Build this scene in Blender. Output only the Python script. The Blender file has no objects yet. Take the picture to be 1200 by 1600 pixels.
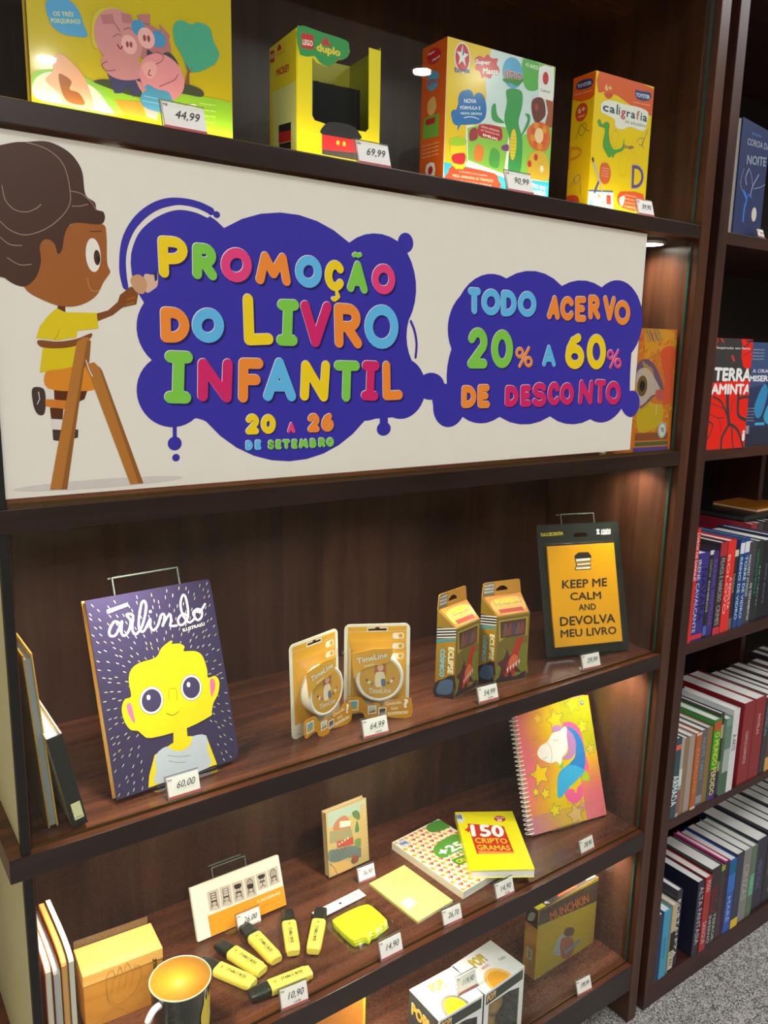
import bpy, bmesh, math, random
from mathutils import Matrix, Vector
from mathutils.geometry import tessellate_polygon
random.seed(7)
SC = bpy.context.scene
COL = SC.collection
R = math.radians

# ---------------------------------------------------------------- camera
cam_d = bpy.data.cameras.new('camera'); cam = bpy.data.objects.new('camera', cam_d); COL.objects.link(cam)
SC.camera = cam
cam_d.sensor_fit = 'VERTICAL'; cam_d.sensor_height = 24.0; cam_d.lens = 18.8078; cam_d.clip_start = 0.02
cam.matrix_world = Matrix(((0.814783, 0.095489, -0.571848, -1.336226), (-0.579377, 0.170212, -0.797089, -0.905527), (0.021222, 0.980770, 0.194010, 1.431946), (0.000000, 0.000000, 0.000000, 1.000000)))

# ---------------------------------------------------------------- world, exposure
w = bpy.data.worlds.new('world'); SC.world = w; w.use_nodes = True
w.node_tree.nodes['Background'].inputs[0].default_value = (0.9, 0.95, 1.0, 1); w.node_tree.nodes['Background'].inputs[1].default_value = 0.02
SC.view_settings.view_transform = 'Standard'; SC.view_settings.look = 'None'; SC.view_settings.gamma = 1.0
SC.view_settings.use_curve_mapping = False
SC.view_settings.exposure = 0.0
PUCK_W = 1.35      # under-shelf puck lights
STRIP_W = .5     # strip on the top shelf
PANEL_W = 17.5      # ceiling panels
DOWN_W = 9        # ceiling downlights

# ---------------------------------------------------------------- materials
def lin(c):
    if isinstance(c, str): c = tuple(int(c[i:i+2], 16)/255 for i in (0, 2, 4))
    return tuple((x/12.92 if x <= 0.04045 else ((x+0.055)/1.055)**2.4) for x in c[:3])
def nmat(name):
    m = bpy.data.materials.new(name); m.use_nodes = True
    return m, m.node_tree, m.node_tree.nodes['Principled BSDF']
def plain(name, c, rough=.5, metal=0.0, noise=.06, coat=0.0, scale=30):
    m, t, b = nmat(name); L = lin(c)
    n = t.nodes.new('ShaderNodeTexNoise'); n.inputs['Scale'].default_value = scale; n.inputs['Detail'].default_value = 4
    tc = t.nodes.new('ShaderNodeTexCoord'); t.links.new(tc.outputs['Object'], n.inputs['Vector'])
    r = t.nodes.new('ShaderNodeMapRange'); r.inputs['To Min'].default_value = 1-noise; r.inputs['To Max'].default_value = 1+noise
    t.links.new(n.outputs['Fac'], r.inputs['Value'])
    mx = t.nodes.new('ShaderNodeVectorMath'); mx.operation = 'SCALE'; mx.inputs[0].default_value = L
    t.links.new(r.outputs['Result'], mx.inputs['Scale']); t.links.new(mx.outputs[0], b.inputs['Base Color'])
    b.inputs['Roughness'].default_value = rough; b.inputs['Metallic'].default_value = metal; b.inputs['Coat Weight'].default_value = coat
    b.inputs['Coat Roughness'].default_value = .08
    return m
def wood(name, c1, c2, rough=.3, axis=0, bump=.15, scale=1.0):
    m, t, b = nmat(name); N = t.nodes; L = t.links
    tc = N.new('ShaderNodeTexCoord'); mp = N.new('ShaderNodeMapping')
    s = [14, 14, 14]; s[axis] = 0.9; mp.inputs['Scale'].default_value = [x*scale for x in s]
    L.new(tc.outputs['Object'], mp.inputs['Vector'])
    n = N.new('ShaderNodeTexNoise'); n.inputs['Scale'].default_value = 2.2; n.inputs['Detail'].default_value = 8; n.inputs['Roughness'].default_value = .62; n.inputs['Distortion'].default_value = .6
    L.new(mp.outputs[0], n.inputs['Vector'])
    n2 = N.new('ShaderNodeTexNoise'); n2.inputs['Scale'].default_value = 4.5; n2.inputs['Detail'].default_value = 3
    L.new(tc.outputs['Object'], n2.inputs['Vector'])
    ad = N.new('ShaderNodeMath'); ad.operation = 'MULTIPLY_ADD'; ad.inputs[1].default_value = .35; L.new(n2.outputs['Fac'], ad.inputs[0]); 
    sc = N.new('ShaderNodeMath'); sc.operation = 'MULTIPLY'; sc.inputs[1].default_value = .68; L.new(n.outputs['Fac'], sc.inputs[0]); L.new(sc.outputs[0], ad.inputs[2])
    cr = N.new('ShaderNodeValToRGB'); cr.color_ramp.elements[0].position = .36; cr.color_ramp.elements[1].position = .66
    cr.color_ramp.elements[0].color = (*lin(c1), 1); cr.color_ramp.elements[1].color = (*lin(c2), 1)
    L.new(ad.outputs[0], cr.inputs[0]); L.new(cr.outputs[0], b.inputs['Base Color'])
    bp = N.new('ShaderNodeBump'); bp.inputs['Strength'].default_value = bump; bp.inputs['Distance'].default_value = .0006
    L.new(n.outputs['Fac'], bp.inputs['Height']); L.new(bp.outputs[0], b.inputs['Normal'])
    b.inputs['Roughness'].default_value = rough
    return m
def clear(name, tint=(1, 1, 1), ior=1.45, rough=.02, k=1.0):
    m = bpy.data.materials.new(name); m.use_nodes = True; t = m.node_tree; t.nodes.clear()
    o = t.nodes.new('ShaderNodeOutputMaterial'); mx = t.nodes.new('ShaderNodeMixShader')
    tr = t.nodes.new('ShaderNodeBsdfTransparent'); tr.inputs[0].default_value = (*tint, 1)
    g = t.nodes.new('ShaderNodeBsdfGlossy'); g.inputs['Roughness'].default_value = rough
    f = t.nodes.new('ShaderNodeFresnel'); f.inputs['IOR'].default_value = ior
    ml = t.nodes.new('ShaderNodeMath'); ml.operation = 'MULTIPLY'; ml.inputs[1].default_value = k
    ge = t.nodes.new('ShaderNodeNewGeometry'); fr = t.nodes.new('ShaderNodeMath'); fr.operation = 'SUBTRACT'; fr.inputs[0].default_value = k
    sc = t.nodes.new('ShaderNodeMath'); sc.operation = 'MULTIPLY'; sc.inputs[1].default_value = k; t.links.new(ge.outputs['Backfacing'], sc.inputs[0])
    t.links.new(sc.outputs[0], fr.inputs[1]); t.links.new(fr.outputs[0], ml.inputs[1])     # reflect on the outer faces only
    t.links.new(f.outputs[0], ml.inputs[0]); t.links.new(ml.outputs[0], mx.inputs[0])
    t.links.new(tr.outputs[0], mx.inputs[1]); t.links.new(g.outputs[0], mx.inputs[2]); t.links.new(mx.outputs[0], o.inputs[0])
    return m
def glow(name, c, s):
    m = bpy.data.materials.new(name); m.use_nodes = True; t = m.node_tree; t.nodes.clear()
    o = t.nodes.new('ShaderNodeOutputMaterial'); e = t.nodes.new('ShaderNodeEmission')
    e.inputs[0].default_value = (*c, 1); e.inputs[1].default_value = s; t.links.new(e.outputs[0], o.inputs[0])
    return m
M = {}
M['wood_x'] = wood('dark_veneer_x', '341a11', '6a3e29', .24, 0)
M['wood_edge'] = wood('dark_edge_band', '1a0e0c', '30201c', .3, 0)
M['wood_z'] = wood('dark_veneer_z', '321b12', '5c3624', .30, 2)
M['wood_back'] = wood('back_veneer', '2a1a13', '4a2e22', .34, 2)
M['wood_case'] = wood('bookcase_veneer_x', '2b1512', '4a2820', .42, 0)
M['wood_case_z'] = wood('bookcase_veneer_z', '2b1512', '4c2a22', .40, 2)
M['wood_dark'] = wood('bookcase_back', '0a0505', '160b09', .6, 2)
M['cream'] = plain('cream_laminate', 'e6dfb4', .45, noise=.03)
M['black'] = plain('black_profile', '0d0f0b', .4)
M['brass'] = plain('aged_track', '6b5b3a', .3, .8)
M['glass'] = clear('sheet_glass', (.97, .99, .97), 1.45, .01)
M['glass_edge'] = plain('green_glass_edge', '31463c', .2)
M['acrylic'] = clear('clear_acrylic', (.97, .97, .97), 1.49, .03, 1.3)
M['acrylic_edge_glint'] = plain('acrylic_edge_glint', '5d6560', .12, coat=.6)  # opaque colour stands in for light caught in clear acrylic edges
M['blister'] = clear('blister_plastic', (.98, .98, .98), 1.5, .06, 1.6)
M['bagfilm'] = clear('crinkled_film', (.96, .97, .95), 1.5, .12, 1.5)
M['paper'] = plain('page_block', 'e9e7e0', .8, noise=.05, scale=300)
M['card'] = plain('white_card', 'ece9e2', .5, noise=.02)
M['metal'] = plain('steel', 'b8b8b8', .25, 1.0)
M['wall'] = plain('painted_wall', 'cfc6a8', .7)
M['wall_dark'] = wood('shop_wall', '33241c', 'd8c2a2', .6, 2, .1, .12)
M['ceil'] = plain('ceiling_paint', '4a4640', .8)
M['white_wire'] = plain('white_wire', 'f2f2ee', .3)
_pc = {}
def paint(c, rough=.38, coat=0.0):
    k = (c, rough, coat)
    if k not in _pc: _pc[k] = plain('paint_'+c, c, rough, coat=coat, noise=.03)
    return _pc[k]
def ink_mat(name, rough, coat):
    m, t, b = nmat(name)
    a = t.nodes.new('ShaderNodeAttribute'); a.attribute_name = 'Col'
    n = t.nodes.new('ShaderNodeTexNoise'); n.inputs['Scale'].default_value = 60
    tc = t.nodes.new('ShaderNodeTexCoord'); t.links.new(tc.outputs['Object'], n.inputs['Vector'])
    r = t.nodes.new('ShaderNodeMapRange'); r.inputs['To Min'].default_value = .96; r.inputs['To Max'].default_value = 1.03; t.links.new(n.outputs['Fac'], r.inputs['Value'])
    v = t.nodes.new('ShaderNodeVectorMath'); v.operation = 'SCALE'
    t.links.new(a.outputs['Color'], v.inputs[0]); t.links.new(r.outputs['Result'], v.inputs['Scale']); t.links.new(v.outputs[0], b.inputs['Base Color'])
    b.inputs['Roughness'].default_value = rough; b.inputs['Coat Weight'].default_value = coat; b.inputs['Coat Roughness'].default_value = .12
    return m
M['ink'] = ink_mat('printed_ink', .45, .25)
M['ink_matte'] = ink_mat('printed_ink_matte', .6, 0)
M['ink_banner'] = ink_mat('banner_vinyl', .3, .1)
def carpet():
    m, t, b = nmat('speckled_carpet'); N = t.nodes; L = t.links
    tc = N.new('ShaderNodeTexCoord')
    n = N.new('ShaderNodeTexNoise'); n.inputs['Scale'].default_value = 62; n.inputs['Detail'].default_value = 5; n.inputs['Distortion'].default_value = 1.6; n.inputs['Roughness'].default_value = .7
    n2 = N.new('ShaderNodeTexNoise'); n2.inputs['Scale'].default_value = 260; n2.inputs['Detail'].default_value = 2
    L.new(tc.outputs['Object'], n.inputs['Vector']); L.new(tc.outputs['Object'], n2.inputs['Vector'])
    ad = N.new('ShaderNodeMath'); ad.operation = 'ADD'; L.new(n.outputs['Fac'], ad.inputs[0]); L.new(n2.outputs['Fac'], ad.inputs[1])
    cr = N.new('ShaderNodeValToRGB'); e = cr.color_ramp.elements; e[0].position = .42; e[0].color = (*lin('5a5654'), 1); e[1].position = .62; e[1].color = (*lin('e6e2dc'), 1)
    x = e.new(.5); x.color = (*lin('b0aba6'), 1)
    hf = N.new('ShaderNodeMath'); hf.operation = 'MULTIPLY'; hf.inputs[1].default_value = .5; L.new(ad.outputs[0], hf.inputs[0]); L.new(hf.outputs[0], cr.inputs[0]); L.new(cr.outputs[0], b.inputs['Base Color'])
    bp = N.new('ShaderNodeBump'); bp.inputs['Distance'].default_value = .006; bp.inputs['Strength'].default_value = .9; L.new(ad.outputs[0], bp.inputs['Height']); L.new(bp.outputs[0], b.inputs['Normal'])
    b.inputs['Roughness'].default_value = .95
    return m
M['carpet'] = carpet()

# ---------------------------------------------------------------- geometry helpers
def link(name, me, parent=None, mat=None):
    o = bpy.data.objects.new(name, me); COL.objects.link(o)
    if mat: me.materials.append(mat)
    if parent: o.parent = parent
    return o
def thing(name, label, cat, loc=(0, 0, 0), rz=0.0, group=None):
    o = bpy.data.objects.new(name, None); COL.objects.link(o); o.empty_display_size = .02
    o.location = loc; o.rotation_euler = (0, 0, rz); o['label'] = label; o['category'] = cat
    if group: o['group'] = group
    return o
def TM(t):   # local slab frame (u right, v up the face, w behind it) -> object frame
    return Matrix(((1, 0, 0, 0), (0, math.sin(t), math.cos(t), 0), (0, math.cos(t), -math.sin(t), 0), (0, 0, 0, 1)))
def finish(bm, name, mat, parent, bev=0.0, smooth=False, seg=2):
    if bev > 0: bmesh.ops.bevel(bm, geom=list(bm.edges), offset=bev, segments=seg, affect='EDGES', profile=.6)
    bmesh.ops.recalc_face_normals(bm, faces=bm.faces)
    me = bpy.data.meshes.new(name); bm.to_mesh(me); bm.free()
    if smooth:
        for p in me.polygons: p.use_smooth = True
    return link(name, me, parent, mat)
def addbox(bm, x0, x1, y0, y1, z0, z1, mt=None):
    vs = [bm.verts.new((x, y, z)) for x in (x0, x1) for y in (y0, y1) for z in (z0, z1)]
    if mt is not None:
        for v in vs: v.co = mt @ v.co
    for f in ((0, 1, 3, 2), (4, 6, 7, 5), (0, 4, 5, 1), (2, 3, 7, 6), (0, 2, 6, 4), (1, 5, 7, 3)): bm.faces.new([vs[i] for i in f])
def box(name, x0, x1, y0, y1, z0, z1, mat, parent=None, bev=0.0, mt=None):
    bm = bmesh.new(); addbox(bm, x0, x1, y0, y1, z0, z1, mt); return finish(bm, name, mat, parent, bev)
def slab(name, u0, u1, v0, v1, w0, w1, t, mat, parent, bev=0.0):
    return box(name, u0, u1, v0, v1, w0, w1, mat, parent, bev, TM(t))
def prism(name, pts, w0, w1, t, mat, parent, bev=0.0, hole=None, smooth=False):
    """outline pts (u,v) extruded from w0 to w1; optional hole outline"""
    bm = bmesh.new(); mt = TM(t); loops = [pts] + ([hole] if hole else [])
    flat = [p for l in loops for p in l]
    tri = tessellate_polygon([[Vector((p[0], p[1], 0)) for p in l] for l in loops])
    F = [bm.verts.new(mt @ Vector((p[0], p[1], w0))) for p in flat]; B = [bm.verts.new(mt @ Vector((p[0], p[1], w1))) for p in flat]
    for a, b, c in tri:
        try: bm.faces.new((F[a], F[b], F[c])); bm.faces.new((B[c], B[b], B[a]))
        except ValueError: pass
    i0 = 0
    for l in loops:
        n = len(l)
        for i in range(n):
            a, b = i0+i, i0+(i+1) % n
            bm.faces.new((F[a], B[a], B[b], F[b]))
        i0 += n
    return finish(bm, name, mat, parent, bev)
def lathe(name, prof, mat, parent, n=40, loc=(0, 0, 0)):
    bm = bmesh.new(); rings = []
    for r, z in prof:
        rings.append([bm.verts.new((loc[0]+r*math.cos(2*math.pi*i/n), loc[1]+r*math.sin(2*math.pi*i/n), loc[2]+z)) for i in range(n)])
    for a, b in zip(rings, rings[1:]):
        for i in range(n): bm.faces.new((a[i], a[(i+1) % n], b[(i+1) % n], b[i]))
    if prof[0][0] > 1e-5: bm.faces.new(rings[0][::-1])
    if prof[-1][0] > 1e-5: bm.faces.new(rings[-1])
    bmesh.ops.remove_doubles(bm, verts=bm.verts, dist=1e-6)
    return finish(bm, name, mat, parent, smooth=True)
def addtube(bm, pts, r, n=8, closed=False):
    pts = [Vector(p) for p in pts]; rings = []
    for i, p in enumerate(pts):
        a = pts[(i-1) % len(pts)] if (i > 0 or closed) else p; b = pts[(i+1) % len(pts)] if (i < len(pts)-1 or closed) else p
        d = (b-a).normalized(); up = Vector((0, 0, 1)) if abs(d.z) < .9 else Vector((1, 0, 0)); s = d.cross(up).normalized(); q = s.cross(d)
        rings.append([bm.verts.new(p + s*r*math.cos(2*math.pi*k/n) + q*r*math.sin(2*math.pi*k/n)) for k in range(n)])
    pr = list(zip(rings, rings[1:])) + ([(rings[-1], rings[0])] if closed else [])
    for a, b in pr:
        for k in range(n): bm.faces.new((a[k], a[(k+1) % n], b[(k+1) % n], b[k]))
    if not closed: bm.faces.new(rings[0][::-1]); bm.faces.new(rings[-1])

# ---------------------------------------------------------------- flat print (colour only, on its real surface)
_tc = {}
def text_mesh(s):
    if s not in _tc:
        cu = bpy.data.curves.new('t', 'FONT'); cu.body = s; cu.size = 1; cu.resolution_u = 2
        o = bpy.data.objects.new('t', cu); COL.objects.link(o); dg = bpy.context.evaluated_depsgraph_get()
        me = o.evaluated_get(dg).to_mesh(); vs = [(v.co.x, v.co.y) for v in me.vertices]; fs = [tuple(p.vertices) for p in me.polygons]
        o.to_mesh_clear(); bpy.data.objects.remove(o); bpy.data.curves.remove(cu); W = H = 1
        if vs:
            x0 = min(v[0] for v in vs); x1 = max(v[0] for v in vs); y0 = min(v[1] for v in vs); y1 = max(v[1] for v in vs); W = max(x1-x0, 1e-6); H = max(y1-y0, 1e-6)
            vs = [((x-x0)/W, (y-y0)/H) for x, y in vs]
        _tc[s] = (vs, fs, W, H)
    return _tc[s]
def arc(cx, cy, rx, ry, a0, a1, n=10):
    return [(cx+rx*math.cos(R(a0+(a1-a0)*i/n)), cy+ry*math.sin(R(a0+(a1-a0)*i/n))) for i in range(n+1)]
G = {  # chunky stroke alphabet, unit box
 'P': [[(0, 0), (0, 1), (.5, 1)] + arc(.5, .72, .5, .28, 90, -90) + [(0, .44)]],
 'R': [[(0, 0), (0, 1), (.5, 1)] + arc(.5, .74, .45, .26, 90, -90) + [(0, .48)], [(.45, .46), (1, 0)]],
 'O': [arc(.5, .5, .5, .5, 0, 360, 24)], '0': [arc(.5, .5, .5, .5, 0, 360, 24)],
 'M': [[(0, 0), (.15, 1), (.5, .3), (.85, 1), (1, 0)]],
 'C': [arc(.55, .5, .55, .5, 40, 320, 16)], 'A': [[(0, 0), (.5, 1), (1, 0)], [(.2, .3), (.8, .3)]],
 'D': [[(0, 0), (0, 1), (.35, 1)] + arc(.35, .5, .65, .5, 90, -90, 12) + [(0, 0)]],
 'L': [[(0, 1), (0, 0), (1, 0)]], 'I': [[(.5, 0), (.5, 1)], [(0, 1), (1, 1)], [(0, 0), (1, 0)]],
 'V': [[(0, 1), (.5, 0), (1, 1)]], 'N': [[(0, 0), (.05, 1), (.95, 0), (1, 1)]],
 'F': [[(0, 0), (0, 1), (1, 1)], [(0, .52), (.85, .52)]], 'T': [[(0, 1), (1, 1)], [(.5, 1), (.5, 0)]],
 'E': [[(1, 1), (0, 1), (0, 0), (1, 0)], [(0, .52), (.8, .52)]],
 'S': [arc(.52, .75, .46, .25, 30, 270, 10)[:-1] + arc(.48, .25, .5, .25, 90, -150, 10)],
 'B': [[(0, 0), (0, 1), (.45, 1)] + arc(.45, .76, .4, .24, 90, -90) + [(0, .52), (.5, .52)] + arc(.5, .26, .48, .26, 90, -90) + [(0, 0)]],
 '2': [arc(.5, .7, .48, .3, 160, -30, 10) + [(0, 0), (1, 0)]],
 '6': [arc(.5, .3, .48, .3, 0, 360, 18), [(.02, .3)] + [(.1, .6), (.35, .88), (.75, 1)]],
 '%': [arc(.22, .74, .2, .22, 0, 360, 12), arc(.78, .26, .2, .22, 0, 360, 12), [(.8, 1), (.2, 0)]],
 '~': [[(0, .2), (.25, .9), (.6, .1), (1, .8)]], ',': [[(.6, 1), (.9, .55), (.35, .1), (0, .2)]],
}
class Art:
    def __init__(s, k=.001, lift=.00007, clip=None):
        s.clip = clip
        s.v = []; s.f = []; s.c = []; s.k = k; s.lift = lift; s.n = 0
    def lay(s): s.n += 1; return s.n
    def _add(s, pts, tris, col, z=None):
        z = s.lay() if z is None else z
        s.q = (getattr(s, 'q', 0)+1) % 8; z += s.q*.11
        if s.clip: pts = [(min(max(p[0], .2), s.clip[0]-.2), min(max(p[1], .2), s.clip[1]-.2)) for p in pts]
        b = len(s.v); s.v += [(p[0]*s.k, p[1]*s.k, z) for p in pts]; L = lin(col)
        for t in tris: s.f.append(tuple(b+i for i in t)); s.c.append((L, len(t)))
    def poly(s, pts, col, z=None):
        s._add(pts, tessellate_polygon([[Vector((p[0], p[1], 0)) for p in pts]]), col, z)
    def rect(s, x0, y0, x1, y1, col, z=None): s._add([(x0, y0), (x1, y0), (x1, y1), (x0, y1)], [(0, 1, 2, 3)], col, z)
    def ell(s, cx, cy, rx, ry, col, rot=0, n=28, z=None):
        c, q = math.cos(R(rot)), math.sin(R(rot)); P = [(cx+a*c-b*q, cy+a*q+b*c) for a, b in arc(0, 0, rx, ry, 0, 360*(n-1)/n, n-1)]
        s._add(P, [tuple(range(n))], col, z)
    def line(s, pts, wd, col, z=None, cap=True):
        """round-ended ribbon; sharp corners split it into overlapping strokes"""
        z = s.lay() if z is None else z; h = wd/2
        P = [pts[0]]
        for p in pts[1:]:
            if math.hypot(p[0]-P[-1][0], p[1]-P[-1][1]) > max(.02*wd, 1e-6): P.append(p)
        if len(P) < 2: return
        closed = len(P) > 3 and math.hypot(P[0][0]-P[-1][0], P[0][1]-P[-1][1]) < .1*wd+1e-6
        runs = [[P[0]]]
        for i in range(1, len(P)):
            runs[-1].append(P[i])
            if i < len(P)-1:
                a = math.atan2(P[i][1]-P[i-1][1], P[i][0]-P[i-1][0]); b = math.atan2(P[i+1][1]-P[i][1], P[i+1][0]-P[i][0])
                if abs((b-a+math.pi) % (2*math.pi)-math.pi) > R(38): runs.append([P[i]])
        for r in runs:
            n = len(r); ring = closed and len(runs) == 1
            if ring: r = r[:-1]; n -= 1
            Lp = []; Rp = []
            for i in range(n):
                a = r[(i-1) % n] if (i > 0 or ring) else r[0]; b = r[(i+1) % n] if (i < n-1 or ring) else r[-1]
                dx, dy = b[0]-a[0], b[1]-a[1]; l = math.hypot(dx, dy) or 1
                nx, ny = -dy/l*h, dx/l*h; Lp.append((r[i][0]+nx, r[i][1]+ny)); Rp.append((r[i][0]-nx, r[i][1]-ny))
            V = Lp+Rp; T = [(i, (i+1) % n, n+(i+1) % n, n+i) for i in range(n if ring else n-1)]
            if cap and not ring:
                for (c, d) in ((r[0], (r[0][0]-r[1][0], r[0][1]-r[1][1])), (r[-1], (r[-1][0]-r[-2][0], r[-1][1]-r[-2][1]))):
                    an = math.atan2(d[1], d[0]); k0 = len(V); V = V+[(c[0]+h*math.cos(an+R(t)), c[1]+h*math.sin(an+R(t))) for t in (-90, -60, -30, 0, 30, 60, 90)]
                    T.append(tuple(range(k0, k0+7)))
            s._add(V, T, col, z)
    def txt(s, t, box, col, bold=0.0, z=None):
        bl, br, tl = box; vs, fs, W, H = text_mesh(t); bo = min(bold, .05); z = s.lay() if z is None else z
        for dx, dy in (((0, 0),) if bo < .006 else ((bo, 0), (-bo, 0), (0, bo), (0, -bo))):
            P = []
            for x, y in vs:
                x = (x+(dx+bo)/W)/(1+2*bo/W); y = (y+(dy+bo)/H)/(1+2*bo/H)
                P.append((bl[0]+(br[0]-bl[0])*x+(tl[0]-bl[0])*y, bl[1]+(br[1]-bl[1])*x+(tl[1]-bl[1])*y))
            s._add(P, fs, col, z)
    def at(s, t, x, y, w, h, col, bold=0.0): s.txt(t, [(x, y), (x+w, y), (x, y+h)], col, bold)
    def glyph(s, ch, b4, wd, col, z=None, off=(0, 0)):
        z = s.lay() if z is None else z
        bl, br, tr, tl = b4
        # shrink the box by half a stroke
        def mp(x, y):
            X0 = bl[0]*(1-x)*(1-y)+br[0]*x*(1-y)+tr[0]*x*y+tl[0]*(1-x)*y; Y0 = bl[1]*(1-x)*(1-y)+br[1]*x*(1-y)+tr[1]*x*y+tl[1]*(1-x)*y
            return (X0+off[0], Y0+off[1])
        W = max(abs(br[0]-bl[0]), abs(tr[0]-tl[0]), 1e-3); H = max(abs(tl[1]-bl[1]), 1e-3); a = min(wd/2/W, .45); c = min(wd/2/H, .45)
        for st in G[ch]: s.line([mp(a+(1-2*a)*p[0], c+(1-2*c)*p[1]) for p in st], wd, col, z)
    def build(s, name, parent, t=0.0, off=.0002, mat=None, mt=None, warp=None):
        me = bpy.data.meshes.new(name); T = (TM(t) if mt is None else mt)
        V = [Vector((x, y, -(off + s.lift*z))) for x, y, z in s.v]
        if warp: V = [warp(p) for p in V]
        me.from_pydata([T @ p for p in V], [], s.f)
        ca = me.color_attributes.new('Col', 'FLOAT_COLOR', 'CORNER'); d = []
        for L, n in s.c: d += [L[0], L[1], L[2], 1.0]*n
        ca.data.foreach_set('color', d)
        # all print faces look out of the page
        me.update(); out = (T.to_3x3() @ Vector((0, 0, -1)))
        bm = bmesh.new(); bm.from_mesh(me)
        if not warp:
            for f in bm.faces:
                f.normal_update()
                if f.normal.dot(out) < 0: f.normal_flip()
        bm.to_mesh(me); bm.free()
        return link(name, me, parent, mat or M['ink'])
def lobes(P):
    """closed outline of circular arcs: start, mid, start, mid ..."""
    out = []; n = len(P)
    for i in range(0, n, 2):
        a, m, b = P[i], P[i+1], P[(i+2) % n]
        (x1, y1), (x2, y2), (x3, y3) = a, m, b
        d = 2*(x1*(y2-y3)+x2*(y3-y1)+x3*(y1-y2))
        if abs(d) < 1e-6: out.append(a); continue
        ux = ((x1*x1+y1*y1)*(y2-y3)+(x2*x2+y2*y2)*(y3-y1)+(x3*x3+y3*y3)*(y1-y2))/d
        uy = ((x1*x1+y1*y1)*(x3-x2)+(x2*x2+y2*y2)*(x1-x3)+(x3*x3+y3*y3)*(x2-x1))/d
        r = math.hypot(x1-ux, y1-uy); A = math.atan2(y1-uy, x1-ux); Bm = math.atan2(y2-uy, x2-ux); C = math.atan2(y3-uy, x3-ux)
        tp = 2*math.pi
        dm = (Bm-A) % tp; dc = (C-A) % tp
        if dm > dc: dc -= tp
        k = max(4, int(abs(dc)/R(9)))
        out += [(ux+r*math.cos(A+dc*j/k), uy+r*math.sin(A+dc*j/k)) for j in range(k)]
    return out
def smooth(P, closed=True, k=4):
    out = []; n = len(P)
    for i in range(n if closed else n-1):
        g = lambda j: P[j % n] if closed else P[max(0, min(n-1, j))]
        p0, p1, p2, p3 = g(i-1), g(i), g(i+1), g(i+2)
        for j in range(k):
            t = j/k
            out.append(tuple(.5*((2*p1[a])+(-p0[a]+p2[a])*t+(2*p0[a]-5*p1[a]+4*p2[a]-p3[a])*t*t+(-p0[a]+3*p1[a]-3*p2[a]+p3[a])*t**3) for a in (0, 1)))
    if not closed: out.append(P[-1])
    return out
LEFT = lambda D: Matrix(((0, 0, 1, 0), (-1, 0, 0, D), (0, 1, 0, 0), (0, 0, 0, 1)))      # left side of a box D deep
TOP = lambda h: Matrix(((1, 0, 0, 0), (0, 1, 0, 0), (0, 0, -1, h), (0, 0, 0, 1)))       # top of a box
def XM(x, ang=0):  return Matrix.Translation(x)

# ================================================================ THE SETTING
def struct(o): o['kind'] = 'structure'; return o
struct(box('floor', -3.2, 3.2, -4.6, .42, -.05, 0, M['carpet']))
struct(box('ceiling', -3.2, 3.2, -4.6, .42, 2.9, 2.95, M['ceil']))
struct(box('wall_back', -3.2, 3.2, .36, .42, 0, 2.9, M['wall_dark']))
struct(box('wall_front', -3.2, 3.2, -4.6, -4.54, 0, 2.9, M['wall_dark']))
struct(box('wall_left', -3.2, -3.14, -4.54, .36, 0, 2.9, M['wall']))
struct(box('wall_right', 3.14, 3.2, -4.54, .36, 0, 2.9, M['wall_dark']))
struct(box('trim_1', -1.9, -1.30, .20, .36, 0, 2.9, M['wall']))

def lamp_area(name, parent, loc, w, size, size_y=None, rot=(0, 0, 0), col=(1, .95, .86), spread=None):
    l = bpy.data.lights.new(name, 'AREA'); l.energy = w; l.size = size; l.color = col
    if size_y: l.shape = 'RECTANGLE'; l.size_y = size_y
    else: l.shape = 'DISK'
    if spread: l.spread = R(spread)
    o = bpy.data.objects.new(name, l); COL.objects.link(o); o.parent = parent; o.location = loc; o.rotation_euler = rot
    return o
GL_PANEL = glow('panel_glow', (1, .98, .94), 3.0)
GL_DOWN = glow('downlight_glow', (1, .99, .95), 60)
GL_PUCK = glow('puck_glow', (1, .97, .85), 14)
GL_STRIP = glow('strip_glow', (1, .85, .55), 5)
for i, (x, y) in enumerate(((-1.7, -1.5), (.5, -1.3), (1.7, -.65), (-1.9, -3.6), (-1.2, -2.7))):  # last two panels are added out of view to light the front wall
    t = thing('ceiling_panel_light', ('square ceiling light panel on the left, behind the viewpoint', 'square ceiling light panel over the aisle on the right', 'square ceiling light panel at the far right of the shop', 'added unseen light panel at the far left, brightening the front wall', 'added unseen light panel mid-shop, brightening what the glass mirrors')[i], 'ceiling light', (x, y, 2.9), group='square light panels in the shop ceiling')
    box('frame', -.31, .31, -.31, .31, -.03, 0, M['card'], t, .004)
    box('diffuser', -.29, .29, -.29, .29, -.034, -.030, GL_PANEL, t)
    lamp_area('panel_lamp', t, (0, 0, -.04), PANEL_W*(1, 1, 1, 2.4, 1.8)[i], .58, .58, col=(.96, .98, 1))
for i, (x, y) in enumerate(((1.455, -2.70), (-.163, -3.78))):
    t = thing('downlight', ('round ceiling downlight mirrored beside the clay box', 'round ceiling downlight mirrored in the yellow story box')[i], 'ceiling light', (x, y, 2.9), group='round ceiling downlights')
    lathe('bezel', [(.062, 0), (.062, -.01), (.052, -.012), (.05, 0)], M['card'], t)
    lathe('lens', [(.0, -.006), (.05, -.006)], GL_DOWN, t)
    lamp_area('downlight_lamp', t, (0, 0, -.02), DOWN_W, .09)

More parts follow.
